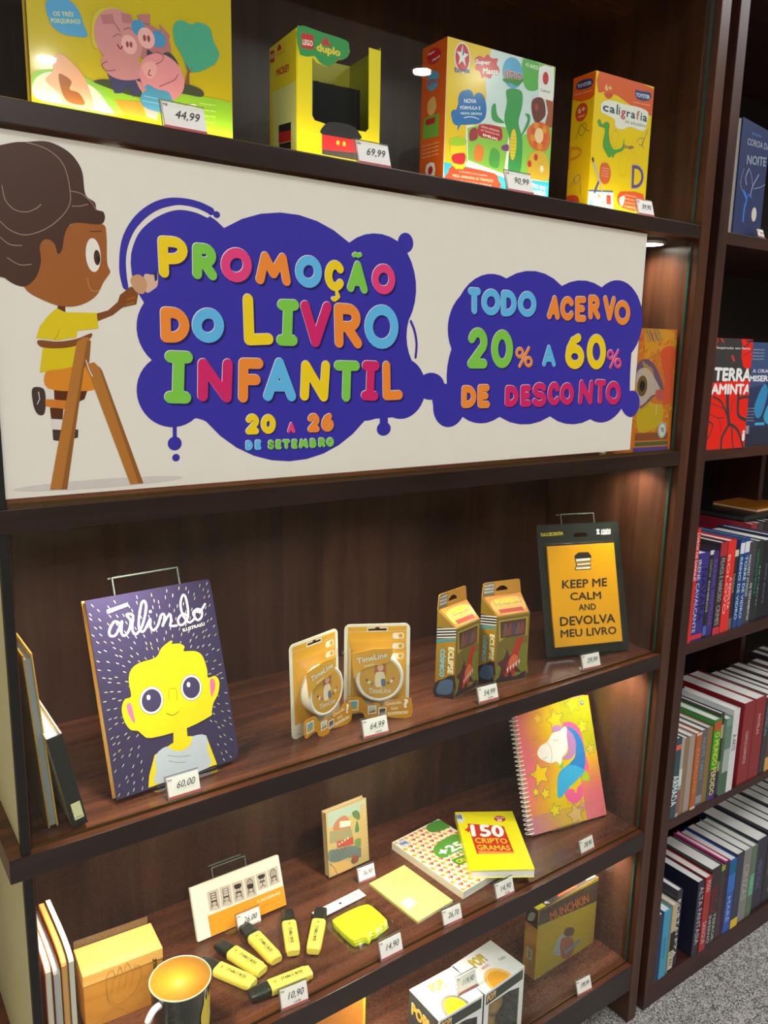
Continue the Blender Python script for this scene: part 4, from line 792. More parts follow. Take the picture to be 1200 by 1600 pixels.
# ================================================================ SECOND SHELF, behind the banner
p = POSE['eye']; W, H = p[5], p[6]
t = thing('illustrated_book', 'orange book with a painted eye on its cover, peeking out beside the banner', 'book', p[:3], p[3])
tl = p[4]
slab('cover', 0, W, 0, H, 0, .003, tl, paint('c8641c', .3, .3), t, .0004); slab('back_cover', 0, W, 0, H, .016, .019, tl, paint('c8641c', .3), t, .0004)
slab('pages', .001, W-.001, .001, H-.002, .003, .016, tl, M['paper'], t)
A = Art(lift=.00005, clip=(W*1000, H*1000))
A.rect(.4, .4, W*1000-.4, H*1000-.4, 'd0701c', 0)
rn = random.Random(9)
for k in range(150):
    u, v = rn.uniform(60, 164), rn.uniform(40, 222); A.ell(u, v, rn.uniform(2, 7), rn.uniform(1.2, 3.5), rn.choice(('d98a18', 'e09a20', 'c8501c', 'd8601c', 'd0a018', 'b8702c', 'c89a20')), rot=rn.uniform(0, 180), n=9, z=1)
A.poly([(78.5, 225.1), (133.1, 226.9), (157.8, 221.2), (160.9, 188.4), (118.5, 184), (83.2, 169)], 'd99018', 1)
A.poly(smooth([(123.8, 184.1), (160.6, 192.1), (160.7, 133.1), (161.5, 95.9), (137.8, 88.7), (139.1, 133.1)]), 'd84c20', 2)
A.poly(smooth([(73.8, 96.7), (116.3, 88.9), (138.1, 85), (135.8, 51.4), (78.6, 38.1)]), 'c8a414', 2)
for k in range(9): A.line([(a+k*4.5, b+ (k % 3)*2) for a, b in [(78.7, 223), (91.9, 201.3)]], 1.6, '463840' if k % 2 else '7a6a78', 3)
A.poly(smooth([(63.9, 154.4), (88.3, 170.8), (115.8, 154.9), (137.8, 118.3), (136.7, 99.8), (115, 103.7), (95.2, 89.2), (74.7, 85.8)]), '6a4a6a', 3)
A.poly(smooth([(64.8, 143.7), (89.6, 154.7), (112.1, 136.7), (133.4, 107.3), (109.6, 105.6), (89.8, 91.1), (74.4, 89.5)]), 'c0a8a0', 4)
A.ell(*[(81, 122.1)][0], 13, 19, '6a5020', z=5); A.ell(*[(81, 122.1)][0], 7, 10, '151012', z=6)
for k in range(9): A.line([(a+k*3.2, b-k*1.6) for a, b in [(78.2, 167.1), (84.8, 151)]], .9, 'e0b040', 5)
A.poly(smooth([(116.9, 112.9), (138.1, 114.6), (139.6, 97.9), (123.7, 96.2)]), 'c05048', 5)
for k in range(7): A.line([(a+k*3.4, b+k*1.2) for a, b in [(77.2, 86.5), (79.4, 78.4)]], .9, 'a86a30', 5)
A.rect(*[(69.5, 21.8)][0], *[(156.8, 35.8)][0], '8a4a24', 2); A.rect(*[(70.3, 11.8)][0], *[(158.3, 19)][0], '4a5a30', 3); A.rect(*[(66.1, 0.1)][0], *[(159.2, 9.1)][0], '5a3c96', 4)
c1 = [(140.6, 40)][0]; A.ell(c1[0], c1[1], 11.5, 15, 'c8ccc8', z=6); A.ell(c1[0], c1[1], 10, 13.4, '38505a', z=7); A.ell(c1[0], c1[1], 9, 12.4, 'd4d8d4', z=8); A.txt('TE', [(c1[0]-4.5, c1[1]-4), (c1[0]+5, c1[1]-4), (c1[0]-4.5, c1[1]+4)], '2c6070', .04, 9)
A.line([(121.7, 88.9), (122.2, 70.3)], 1, 'f0ead8', 6)
A.build('cover_print', t, tl, .0002)
stand(-.150, .075, ZB+.006, -.09, .2, .10, .235, 'clear acrylic stand behind the painted eye book')
# ================================================================ THIRD SHELF
p = POSE['arlindo']; W, H, tl = p[5], p[6], p[4]
t = thing('comic_book', 'large dark violet comic book with a yellow figure on its cover, on a clear stand', 'book', p[:3], p[3])
cs = [(0, 0), (W-.012, 0), (W-.004, .003), (W, .012), (W, H-.006), (W-.002, H-.001), (W-.008, H), (0, H)]
prism('front_cover', cs, 0, .0022, tl, paint('393150', .3, .3), t)
prism('back_cover', cs, .014, .0162, tl, paint('d8a850', .4), t)
slab('pages', .001, W-.004, .002, H-.003, .0022, .014, tl, paint('e2b465', .5), t)
A = Art(lift=.00005, clip=(W*1000, H*1000))
hc = [(94.3, 121.8)][0]
rnd = random.Random(3)
for i in range(17):
    for j in range(24):
        u = (i+.5+rnd.uniform(-.3, .3))*W*1000/17; v = (j+.5+rnd.uniform(-.3, .3))*H*1000/24
        dx, dy = u-hc[0], v-hc[1]; l = math.hypot(dx, dy)
        if l < 48 or (abs(dx) < 50 and dy < 0): continue
        q_ = 3.6; dx, dy = dx/l*q_, dy/l*q_
        if not (3 < u < W*1000-4 and 3 < v < H*1000-4): continue
        A.line([(u-dx*.6, v-dy*.6), (u+dx*.6, v+dy*.6)], .85, 'cfcabc' if rnd.random() > .2 else 'c8b878', 1, cap=False)
YL = 'e0c80c'
A.poly(smooth([(80.8, 167.8), (90.6, 178.5), (105.3, 185), (109.6, 183), (106.8, 180.3), (118.1, 178.6), (125.8, 171.9), (121.9, 167.3), (139, 163.5), (149.4, 154.6), (152.9, 133.8), (152.1, 122.9), (163.2, 122.9), (168.6, 112.2), (163.1, 95.8), (153.7, 84.9), (149.1, 72.8), (145.8, 68.2), (106.7, 61.6), (57.4, 62.9), (45.6, 70.5), (40.3, 77.2), (30.5, 82), (24.4, 96), (24, 112.6), (29.9, 123.4), (38.7, 125.2), (38.7, 143.9), (43, 157.5), (55.1, 165.1)], k=3), '2c2440', 2)
A.poly(smooth([(81.4, 166.8), (91, 177.3), (105.2, 184.2), (108.2, 182.7), (106.3, 179.8), (118, 177.7), (124.4, 172), (121.8, 166.4), (138.4, 162.8), (148.3, 153.9), (151.9, 133.6), (151.3, 122.2), (162.5, 122.2), (167.3, 112.1), (162.2, 96.4), (152.8, 85.5), (148, 73.6), (144.8, 69.4), (106.4, 62.6), (57.6, 63.9), (46.4, 71.1), (41.1, 77.8), (31.2, 82.6), (25.2, 96.2), (24.8, 112.4), (30.7, 122.6), (39.5, 124.4), (39.5, 143.7), (43.8, 156.7), (55.4, 164.2)], k=3), YL, 3)
A.poly([(89.4, 67.5), (108.3, 64.4), (107.3, 51.8), (134.3, 45.1), (143.3, 2.1), (42.7, 2.2), (46.4, 17.5), (58, 40.9), (86.2, 49.3)], YL, 3)
A.poly(smooth([(59.7, 40.4), (75.7, 47.1), (84.4, 39.3), (97.4, 35.4), (109.9, 40.3), (115, 49.6), (133.9, 45.5), (133, 24.8), (130, 1.8), (55.9, 3), (56.7, 20.4)], k=3), 'b4bac4', 4)
A.line(smooth([(75.8, 35.1), (89.5, 29.3), (106.8, 25.7)], False), .6, '5a6070', 5); A.line(smooth([(76.1, 27.4), (86, 22.5), (98.7, 19)], False), .6, '5a6070', 5)
for q_ in ([(31.7, 114.7), (37.2, 115.7), (38.5, 104.6), (39.2, 89.9), (36.3, 91.7), (32.1, 104.2)], [(153.7, 118.1), (159.7, 117.7), (159.9, 107.7), (153.3, 96), (151.4, 98.7)]): A.poly(smooth(q_), 'ee6a96', 4)
# plain round glasses discs stand in for the drawn face
for c_, r1, r2 in (([(65.8, 112)][0], 17.0, 18.2), ([(124.4, 114.9)][0], 16, 17.6)):
    A.ell(c_[0], c_[1], r1*1.0, r2*1.03, '3a3450', z=4); A.ell(c_[0], c_[1], r1*.96, r2*.99, 'f0ece2', z=5); A.ell(c_[0], c_[1], r1*.80, r2*.83, '3c3458', z=6)
    A.ell(c_[0]-3.5, c_[1]+5, 2.6, 3.4, 'f0ece2', z=7)
A.line(smooth([(83.1, 90.1), (91.3, 85.1), (101, 87.9)], False), .8, '4a3c10', 5)
A.line(smooth([(89.7, 105.8), (92, 119.1), (97.5, 120.6), (102.5, 116.5), (100.7, 103.4)], False), .6, '6a5410', 5)
A.line(smooth([(39.8, 221.9), (33, 225.3), (25.1, 215.4), (25, 208.2), (32.2, 207.8), (40.4, 218.6), (43.3, 223.3), (40.1, 210.3), (43.3, 204.4), (50.7, 210.2), (54.9, 222), (51, 231.2), (59.2, 228.6), (55.3, 211.4), (59.3, 203.2), (69.7, 212.8), (78.9, 234.5), (78.3, 244.2), (73.5, 241.9), (67.1, 223.9), (64.7, 209.5), (70.6, 205.1), (81.8, 218.9), (80.4, 210.6), (83.6, 203.5), (91.2, 208.4), (97.9, 221.2), (102.5, 221.4), (101.1, 213), (97.8, 207.1), (106.4, 217.4), (111.4, 219.7), (111, 211), (108.8, 204.9), (117.8, 203.1)], False, 5), 3.0, 'f4f2ee', 6)
A.line(smooth([(137.1, 212.5), (129.6, 217.3), (121.5, 211.1), (122.5, 203.3), (129.6, 204.1), (137.4, 214.7), (138, 237.8), (134.2, 243), (128.7, 231.8), (129.4, 216.2), (136.7, 203.8), (147.1, 208.4)], False, 5), 3.0, 'f4f2ee', 6)
A.line(smooth([(147.1, 208.4), (144.8, 215.5), (151.5, 219.8), (158.2, 216.3), (156.6, 207.7), (150, 204.5), (146.3, 210.8), (148.6, 217), (155.6, 215.7), (165.1, 224.7)], False, 5), 3.0, 'f4f2ee', 6)
A.ell(*[(84, 229.2)][0], 2, 2, 'f4f2ee', z=6)
A.txt('ILUSTRALU', [(125.8, 192.7), (159.7, 195.2), (125.6, 197.2)], 'e8e4dc', .03, 6)
A.poly([(25.7, 242.3), (55.3, 246.9), (55, 242.1), (25.7, 237.1)], 'b8b4c0', 6); A.txt('LANÇAMENTO', [(26.8, 238.4), (53.8, 242.9), (26.8, 241.3)], '5a5470', .02, 7)
A.build('cover_print', t, tl, .0002)
stand(p[0]+.045, p[1]-.0, ZC+.006, p[3], tl, .095, .285, 'clear acrylic stand holding the violet comic book', wt=.0165)
tag('arl', -1.004, .022, ZC, '60,00', 'price tag reading 60,00 below the violet comic book', 0)

def blister(k, label):
    p = POSE[k]; W, H, tl = .107, .150, p[4]
    t = thing('card_game', label, 'card game', p[:3], p[3], 'golden card games in blister packs')
    def rr(x0, x1, y0, y1, r): return [q for c, a in (((x1-r, y0+r), -90), ((x1-r, y1-r), 0), ((x0+r, y1-r), 90), ((x0+r, y0+r), 180)) for q in arc(c[0], c[1], r, r, a, a+90, 5)]
    slot = [(W*.36, H*.922), (W*.64, H*.922), (W*.64, H*.948), (W*.54, H*.948), (W*.52, H*.966), (W*.48, H*.966), (W*.46, H*.948), (W*.36, H*.948)]
    prism('backing_card', rr(0, W, 0, H, .009), 0, .0012, tl, paint('dcd8c4', .3, .3), t, hole=slot)
    A = Art(lift=.00006)
    A.poly([(a*1000, b*1000) for a, b in rr(.006, W-.006, .022, H*.915, .002)], 'd29a20', 1)
    A.rect(6, H*920, W*360-2, H*968, 'd29a20', 1); A.rect(W*640+2, H*920, W*1000-6, H*968, 'd29a20', 1); A.rect(6, H*963, W*1000-6, H*970, 'd29a20', 1)
    for i in range(3):
        A.poly([(a*1000, b*1000) for a, b in rr(W-.029, W-.010, H*.83-i*.017, H*.83+.010-i*.017, .004)], 'e8dcc0', 2)
        A.ell(W*1000-15.5, H*830+5-i*17, 3.4, 3.6, 'c89020', z=3)
    A.build('card_print', t, tl, .0002)
    # round tin seen through the plastic
    mt = TM(tl); cx, cz, r = W*.52, H*.445, .0370
    bm = bmesh.new(); n = 48; rings = []
    for rr_, y_ in ((r, -.0005), (r, -.012), (r+.0015, -.0125), (r+.0015, -.021), (r-.001, -.0222), (r-.003, -.0216)):
        rings.append([bm.verts.new(mt @ Vector((cx+rr_*math.cos(2*math.pi*i/n), cz+rr_*math.sin(2*math.pi*i/n), y_))) for i in range(n)])
    for a, b in zip(rings, rings[1:]):
        for i in range(n): bm.faces.new((a[i], a[(i+1) % n], b[(i+1) % n], b[i]))
    bm.faces.new(rings[-1]); bm.faces.new(rings[0][::-1])
    finish(bm, 'tin', paint('e8e4d8', .25, .4), t, smooth=False)
    A = Art(lift=.00005)
    A.ell(cx*1000, cz*1000, 33, 33, 'c8962c', z=1, n=40)
    A.poly(smooth([(cx*1000+a, cz*1000+b) for a, b in ((-9, 12), (-7, 24), (1, 28), (8, 24), (10, 10), (7, 2), (-6, 2))]), 'a8603c', 2)
    A.ell(cx*1000+.5, cz*1000+18, 5, 6, 'e0b08c', z=3)
    A.poly(smooth([(cx*1000+a, cz*1000+b) for a, b in ((-7, 8), (0, 11), (7, 8), (8, -8), (4, -14), (-6, -14), (-8, -6))]), 'e0d0b0', 3)
    A.poly(smooth([(cx*1000+a, cz*1000+b) for a, b in ((2, -2), (8, -2), (9, -12), (3, -13))]), '5a6a90', 4)
    for i in range(9):
        a = -20-i*17; A.poly([(cx*1000+23*math.cos(R(a))+dx, cz*1000+3+14*math.sin(R(a))+dy) for dx, dy in ((-2, -2.4), (2, -1.6), (2.2, 2.2), (-1.6, 2.6))], ('a06a78', 'e8dcc0', '7a5a40')[i % 3], 3)
    A.txt('TimeLine', [(cx*1000-18, cz*1000-25), (cx*1000+18, cz*1000-25), (cx*1000-18, cz*1000-16)], 'd8d0c0', .02, 5)
    A.build('tin_print', t, mt=mt, off=.0218)
    # title insert and wavy lower insert, standing in front
    C = Art()
    def ins(nm, pts, col, w0=-.0245):
        return prism(nm, [(a/1000, b/1000) for a, b in pts], w0, w0+.0008, tl, col, t)
    top_ = [(W*90, H*700)] + [(W*1000*a, H*1000*b) for a, b in ((.12, .735), (.35, .76), (.42, .775), (.62, .775), (.70, .765), (.66, .635), (.5, .60), (.28, .56), (.16, .50), (.13, .46))]
    ins('title_insert', smooth(top_, k=2), paint('d8a028', .35, .2))
    A = Art(lift=.00005)
    A.txt('TimeLine', [(W*170, H*610), (W*630, H*675), (W*160, H*680)], '6a5a40', .06, 1); A.txt('TimeLine', [(W*173, H*614), (W*627, H*678), (W*163, H*678)], 'e8e0c8', .03, 2)
    A.txt('CLASSICO', [(W*280, H*575), (W*430, H*600), (W*280, H*595)], 'f0ead8', .03, 2)
    low = [(W*1000*a, H*1000*b) for a, b in ((.0, .16), (.03, .235), (.10, .25), (.24, .245), (.30, .18), (.36, .16), (.48, .18), (.56, .14), (.60, .195), (.74, .20), (.86, .235), (.97, .215), (1.0, .20), (1.0, .01), (.72, .005), (.56, .03), (.50, -.005), (.40, -.01), (.30, .02), (.26, .075), (.16, .08), (.04, .06))]
    ins('caption_insert', smooth(low, k=3), paint('c88a18', .35, .2))
    for (x0, y0, x1, y1, c1, c2) in ((.05, .10, .20, .22, '6aa0a8', 'a8a050'), (.34, .055, .47, .155, 'b8c8b8', '9a7a40'), (.50, .04, .62, .13, '4a4a50', '8a8a88')):
        A.poly([(W*1000*a, H*1000*b) for a, b in ((x0, y0), (x1, y0+.01), (x1, y1), (x0, y1-.005))], 'e8e4d8', 1)
        A.poly([(W*1000*a, H*1000*b) for a, b in ((x0+.015, y0+.012), (x1-.015, y0+.02), (x1-.015, y1-.012), (x0+.015, y1-.017))], c1, 2)
        A.poly([(W*1000*a, H*1000*b) for a, b in ((x0+.015, y0+.012), (x1-.015, y0+.02), (x1-.015, (y0+y1)/2), (x0+.015, (y0+y1)/2-.02))], c2, 3)
    A.txt('Quando', [(W*600, H*140), (W*850, H*155), (W*600, H*185)], 'e8d8b0', .04, 2); A.txt('isso', [(W*690, H*92), (W*800, H*95), (W*690, H*130)], 'e8d8b0', .04, 2); A.txt('aconteceu', [(W*640, H*35), (W*950, H*45), (W*640, H*80)], 'e8d8b0', .04, 2)
    A.txt('?', [(W*880, H*110), (W*950, H*110), (W*880, H*215)], 'f4f0e8', .08, 3)
    A.build('insert_print', t, mt=mt, off=.0247)
    # formed plastic shell
    bm = bmesh.new()
    def dome(x0, x1, z0, z1, w, s=.004):
        f = [(x0, z0), (x1, z0), (x1, z1), (x0, z1)]
        a = [bm.verts.new(mt @ Vector((x, z, -.0006))) for x, z in f]
        b = [bm.verts.new(mt @ Vector((x+(s if x == x0 else -s), z+(s if z == z0 else -s), -w))) for x, z in f]
        for i in range(4): bm.faces.new((a[i], a[(i+1) % 4], b[(i+1) % 4], b[i]))
        bm.faces.new(b[::-1])
    dome(.006, W-.006, H*.05, H*.80, .0262)
    finish(bm, 'plastic_shell', M['blister'], t, .002)
    return t
blister('tl1', 'golden card game in a blister pack, turned sideways, left of the pair')
blister('tl2', 'golden card game in a blister pack facing forward, right of the pair')
tag('tl', -.697, .024, ZC, '64,99', 'price tag reading 64,99 cada between the two golden card games', -.08, note='cada')

def deck(k, label):
    rd = random.Random(4)
    p = POSE[k]; W, H = .071, .126
    t = thing('trading_card_box', label, 'card box', p[:3], p[3], 'trading card boxes with hanging tabs')
    L, B = -.014, .031
    bm = bmesh.new()
    f0 = [bm.verts.new(v) for v in ((L, B, 0), (0, 0, 0), (W, 0, 0), (W, B, 0))]
    f1 = [bm.verts.new(v) for v in ((L, B, H+.002), (0, 0, H), (W, 0, H), (W, B, H+.002))]
    r = [bm.verts.new(v) for v in ((L, B, H+.030), (W, B, H+.030))]
    bm.faces.new(f0[::-1])
    for i in range(3): bm.faces.new((f0[i], f0[i+1], f1[i+1], f1[i]))
    bm.faces.new((f0[3], f0[0], f1[0], f1[3])); bm.faces.new((f1[1], f1[2], r[1], r[0])); bm.faces.new((f1[0], f1[1], r[0])); bm.faces.new((f1[2], f1[3], r[1])); bm.faces.new((f1[3], f1[0], r[0], r[1]))
    finish(bm, 'carton', paint('8a6a20', .3, .4), t, .0005)
    tb = [(L, H+.030), (W, H+.030), (W-.004, H+.054), (W-.008, H+.056), (L+.006, H+.056), (L+.002, H+.054)]
    cx = (L+W)/2; hole = [(cx-.013, H+.038), (cx+.013, H+.038), (cx+.012, H+.042), (cx+.004, H+.047), (cx-.004, H+.047), (cx-.012, H+.042)]
    bm = bmesh.new(); tb_o = prism('hang_tab', tb, B-.001, B, R(0), paint('c89038', .3, .4), t, hole=hole)
    A = Art(lift=.00005); W1, H1 = 1000*W, 1000*H
    A.rect(.5, .5, W1-.5, H1-.5, '7c6a2a', 0)
    A.poly([(4, H1-6), (W1-4, H1-6), (W1-4, H1-42), (30, H1-36), (6, H1-46)], 'b8a038', 1); A.poly([(7, H1-9), (W1-8, H1-9), (W1-8, H1-40), (10, H1-40)], '5c3a34', 2)
    for i in range(5): A.poly(smooth([(14+i*9, H1-36), (16+i*9, H1-18-(i % 2)*5), (21+i*9, H1-14), (24+i*9, H1-34)]), ('7a5a50', '8a4a3a', '604a60')[i % 3], 3)
    A.poly(smooth([(2, 30), (20, 48), (40, 60), (W1-4, 70), (W1-2, 40), (W1-2, 4), (4, 4)]), '7e8030', 1)
    # abstract jagged bursts
    A.poly([(8, 6), (14, 30), (4, 40), (18, 46), (26, 64), (30, 50), (42, 60), (40, 44), (56, 40), (44, 32), (60, 14), (40, 20), (36, 4), (28, 16), (20, 4)], '5a3030', 3)
    A.poly([(22, 10), (26, 34), (34, 52), (48, 84), (60, 80), (54, 66), (50, 50), (56, 30), (44, 34), (42, 8), (34, 22)], 'c03428', 4)
    A.poly(smooth([(30, 40), (40, 52), (50, 44), (46, 30), (34, 28)]), 'e07048', 5)
    for i in range(5): A.poly([(26+i*6, 26+i*3), (30+i*6, 30+i*3), (29+i*6, 18+i*3)], 'e8e0d8', 6)
    A.poly(smooth([(2, 2), (14, 14), (30, 12), (50, 10), (W1-4, 16), (W1-2, 2)]), '3a2c34', 4)
    A.line([(1.6, 1.6), (W1-1.6, 1.6), (W1-1.6, H1-1.6), (1.6, H1-1.6), (1.6, 1.6)], .9, 'b8902c', 5)
    for i in range(26): A.line([(rd.uniform(4, W1-4), rd.uniform(6, H1-46)) for _ in (0, 1)][:1]+[(rd.uniform(4, W1-4), rd.uniform(6, H1-46))], .25, rd.choice(('6a702c', 'b8bc50', '5c3430')), 2)
    A.at('60', W1-16, 5, 6, 5, 'f0ecec', .03)
    A.build('front_print', t, 0, .0002)
    # chamfered panel, local frame along its width
    ln = math.hypot(L, B); e = Vector((-L, -B, 0))/ln; nrm = Vector((-e.y*-1, 0, 0)); nrm = Vector((e.y, -e.x, 0))
    CM = Matrix(((e.x, 0, -nrm.x, L), (e.y, 0, -nrm.y, B), (0, 1, 0, 0), (0, 0, 0, 1)))
    A = Art(lift=.00005); w2 = ln*1000
    A.rect(.4, .4, w2-.4, H1-.4, 'a07a24', 0)
    A.poly([(.4, H1-22), (.4, H1-.5), (w2-.4, H1-.5), (w2-.4, H1-14)], '302c30', 1)
    for i in range(4): A.poly([(.6, H1-20+i*5), (w2-.6, H1-15+i*5), (w2-.6, H1-13+i*5), (.6, H1-18+i*5)], 'd8d4cc', 2)
    A.poly([(.4, H1-28), (w2-.4, H1-20), (w2-.4, H1-17), (.4, H1-23)], '2c90a8', 2)
    A.txt('ECLIPSE', [(w2*.62, H1*.74), (w2*.62, H1*.36), (w2*.92, H1*.74)], 'e8dcb0', .06, 3); A.txt('CÓSMICO', [(w2*.22, H1*.70), (w2*.22, H1*.30), (w2*.52, H1*.70)], '7ac8dc', .06, 3)
    A.poly(smooth([(.4, .4), (.4, 26), (w2*.4, 34), (w2-.4, 44), (w2-.4, .4)], k=2), '33262c', 1); A.poly(smooth([(4, 8), (10, 30), (w2-4, 34), (w2-6, 10)]), '4a6484', 2)
    A.build('side_print', t, mt=CM)
    # sloping roof print
    s_ = math.hypot(B, .030); RM = Matrix(((1, 0, 0, 0), (0, B/s_, .030/s_, 0), (0, .030/s_, -B/s_, H), (0, 0, 0, 1)))
    A = Art(lift=.00005); hr = s_*1000
    A.poly([(2, 2), (W1-2, 2), (W1-1, hr-1), (-9, hr-1)], 'd0822c', 0); A.poly(smooth([(8, 6), (W1-8, 8), (W1-10, hr-8), (2, hr-10)]), 'e8a850', 1)
    A.txt('POKÉMON', [(8, hr*.52), (W1-8, hr*.52), (6, hr*.86)], '284a8a', .10, 2); A.txt('POKÉMON', [(9, hr*.55), (W1-9, hr*.55), (7, hr*.84)], 'f0d020', .05, 3)
    A.poly([(10, 6), (W1-10, 6), (W1-11, 14), (8, 14)], 'b83828', 2); A.at('ESTAMPAS ILUSTRADAS', 12, 7.5, W1-26, 5, 'f4e8d8', .02)
    A.build('roof_print', t, mt=RM, off=.0007)
    A = Art(lift=.00005)
    A.poly([(L*1000+2, H1+31), (cx*1000-16, H1+31), (cx*1000-16, H1+54), (L*1000+5, H1+54)], '7a7468', 1)
    for i, s2 in enumerate(('60 CARTAS', 'BARALHO', 'PRONTO')): A.at(s2, L*1000+5, H1+48-i*6, 20, 4, 'f0ece4', .03)
    A.build('tab_print', t, mt=Matrix(((1, 0, 0, 0), (0, 0, 1, B-.001), (0, 1, 0, 0), (0, 0, 0, 1))))
deck('pk1', 'trading card box with hanging tab, left of the pair and closer to the shelf edge')
deck('pk2', 'trading card box with hanging tab, right of the pair, facing the front')
tag('pk', -.464, .022, ZC, '54,99', 'price tag reading 54,99 cada in front of the trading card boxes', -.06, .042, .026, note='cada')

p = POSE['plaque']; W, H, tl = p[5], p[6], p[4]
t = thing('decorative_plaque', 'black packaged plaque with a yellow sign reading KEEP ME CALM AND DEVOLVA MEU LIVRO', 'plaque', p[:3], p[3])
def rr(x0, x1, y0, y1, r): return [q for c, a in (((x1-r, y0+r), -90), ((x1-r, y1-r), 0), ((x0+r, y1-r), 90), ((x0+r, y0+r), 180)) for q in arc(c[0], c[1], r, r, a, a+90, 3)]
ho = [(W*.44, H*.895), (W*.60, H*.895), (W*.61, H*.91), (W*.58, H*.925), (W*.46, H*.925), (W*.43, H*.91)]
prism('backing_card', rr(0, W, 0, H, .004), .004, .006, tl, paint('1e2321', .35, .2), t, hole=ho)
Q = [(18.3, 214.8), (167.8, 214.3), (167.8, 19.4), (16.9, 21)]
x0_, x1_, y0_, y1_ = Q[3][0]/1000, Q[2][0]/1000, Q[2][1]/1000-.001, Q[0][1]/1000
slab('sign', x0_, x1_, y0_, y1_, -.002, .0035, tl, paint('f0a808', .35, .2), t, .0005)
A = Art(lift=.00005)
for s_, q_ in (('KEEP ME', [(42.1, 130.7), (143.4, 128.9), (43.6, 147.3)]), ('CALM', [(57.8, 106.7), (127.8, 104.5), (58.3, 122.1)]), ('AND', [(74.9, 85.8), (114.2, 84.5), (75.1, 98.3)]), ('DEVOLVA', [(31.1, 58.5), (155.2, 55.9), (31.9, 76.6)]), ('MEU LIVRO', [(30.5, 36.3), (155.9, 33.1), (31, 51.9)])): A.txt(s_, q_, '2a2010', .024, 1)
A.poly([(75.6, 193.6), (84.8, 199.5), (107.4, 199.1), (113.8, 190.2), (111.1, 187.4), (75.9, 187.3)], '201a10', 1)
for i, q_ in enumerate(([(76, 188.1), (111.2, 188.7), (112, 181), (76.2, 180.5)], [(77, 178.8), (109.9, 179.4), (110.3, 173.4), (77.4, 172.9)], [(74.4, 171.4), (110.1, 171.8), (110.4, 165), (74.8, 165)])):
    A.poly(q_, '201a10', 1); q2 = [(a+(2.0 if j in (0, 3) else -1.2), b+(-1.3 if j in (0, 1) else 1.3)) for j, (a, b) in enumerate(q_)]; A.poly(q2, 'f4f0e0', 2)
A.build('sign_print', t, tl, .0022)
A = Art(lift=.00005)
A.txt('PLACA DECORATIVA', [(8.4, 235), (57.5, 235.5), (8.6, 242.1)], 'd8c828', .03, 1)
A.txt('LEGIÃO', [(144.5, 238.2), (166.7, 238), (145.1, 244.2)], 'e0e0e0', .03, 1); A.txt('NERD', [(143.8, 231.8), (166.1, 232.4), (144.4, 237.3)], 'e0e0e0', .04, 1)
c_ = [(137.1, 238.5)][0]; A.poly([(c_[0]-4, c_[1]-5), (c_[0]+4, c_[1]-5), (c_[0]+1.5, c_[1]), (c_[0]+4, c_[1]+4), (c_[0], c_[1]+6), (c_[0]-4, c_[1]+4), (c_[0]-1.5, c_[1])], 'e0e0e0', 1)
A.build('card_print', t, mt=TM(tl) @ Matrix.Translation((0, 0, .004)), off=.0002)
bm = bmesh.new(); mt = TM(tl)
for (a, b, c, d, w0, w1) in ((x0_-.006, x1_+.006, y0_-.006, y1_+.006, -.0065, .0035),):
    A4 = [(a, c), (b, c), (b, d), (a, d)]
    va = [bm.verts.new(mt @ Vector((x, z, w1))) for x, z in A4]; vb = [bm.verts.new(mt @ Vector((x+(.003 if x == a else -.003), z+(.003 if z == c else -.003), w0))) for x, z in A4]
    for i in range(4): bm.faces.new((va[i], va[(i+1) % 4], vb[(i+1) % 4], vb[i]))
    bm.faces.new(vb[::-1])
finish(bm, 'plastic_shell', M['blister'], t, .001)
prism('plastic_rim', rr(-.0015, W+.0015, -.001, H+.0015, .005), .0028, .0036, tl, M['blister'], t, hole=rr(.003, W-.003, .004, H-.003, .003))
stand(p[0]+.055, p[1]+.0-.018, ZC+.006, p[3], tl, .075, .278, 'clear acrylic stand holding the black plaque', wt=.0065)
tag('pl', -.200, .026, ZC, '29,99', 'price tag reading 29,99 below the black plaque', -.12)

# leaning books at the left end
def leaner(name, label, cat, x0, y, z, deg, th, d, h, covers, pages, cols):
    t = thing(name, label, cat, (x0, y, z)); t.rotation_euler = (0, -R(deg), 0)
    box('right_cover', th-.002, th, 0, d, 0, h, cols[0], t, .0004); box('left_cover', 0, .002, 0, d, 0, h, cols[1], t, .0004)
    box('pages', .0022, th-.0022, .0015, d-.002, .002, h-.006, cols[2], t)
    return t
leaner('picture_book', 'thick picture book with golden edges leaning on the left end of the third shelf', 'book', -1.1475, .042, ZC+.0012, 4.2, .0115, .150, .226, 0, 0, (paint('c8a048', .35, .2), paint('a88434', .4), paint('8c9090', .7)))
t = thing('binder', 'black binder with a cream spine label, leaning at the third shelf\'s left end', 'binder', (-1.1235, .022, ZC+.0030)); t.rotation_euler = (0, -R(11.0), 0)
box('spine', 0, .018, 0, .003, 0, .125, paint('20221c', .4), t, .0008)
box('left_cover', 0, .0015, .003, .16, 0, .125, paint('c8bc90', .4), t, .0003); box('right_cover', .0165, .018, .003, .16, 0, .125, paint('d8d4c4', .4), t, .0003)
box('pages', .002, .016, .004, .15, .003, .120, M['paper'], t)
A = Art(lift=.00005); A.poly([(a, b) for a, b in ((4.5, 10), (15.5, 10), (15.5, 33), (4.5, 33))], 'e8e4b0', 1); A.line([(6, 12), (9, 13.4), (13, 12.5)], .7, '3a3a30', 2); A.build('spine_label', t, 0, .0002)

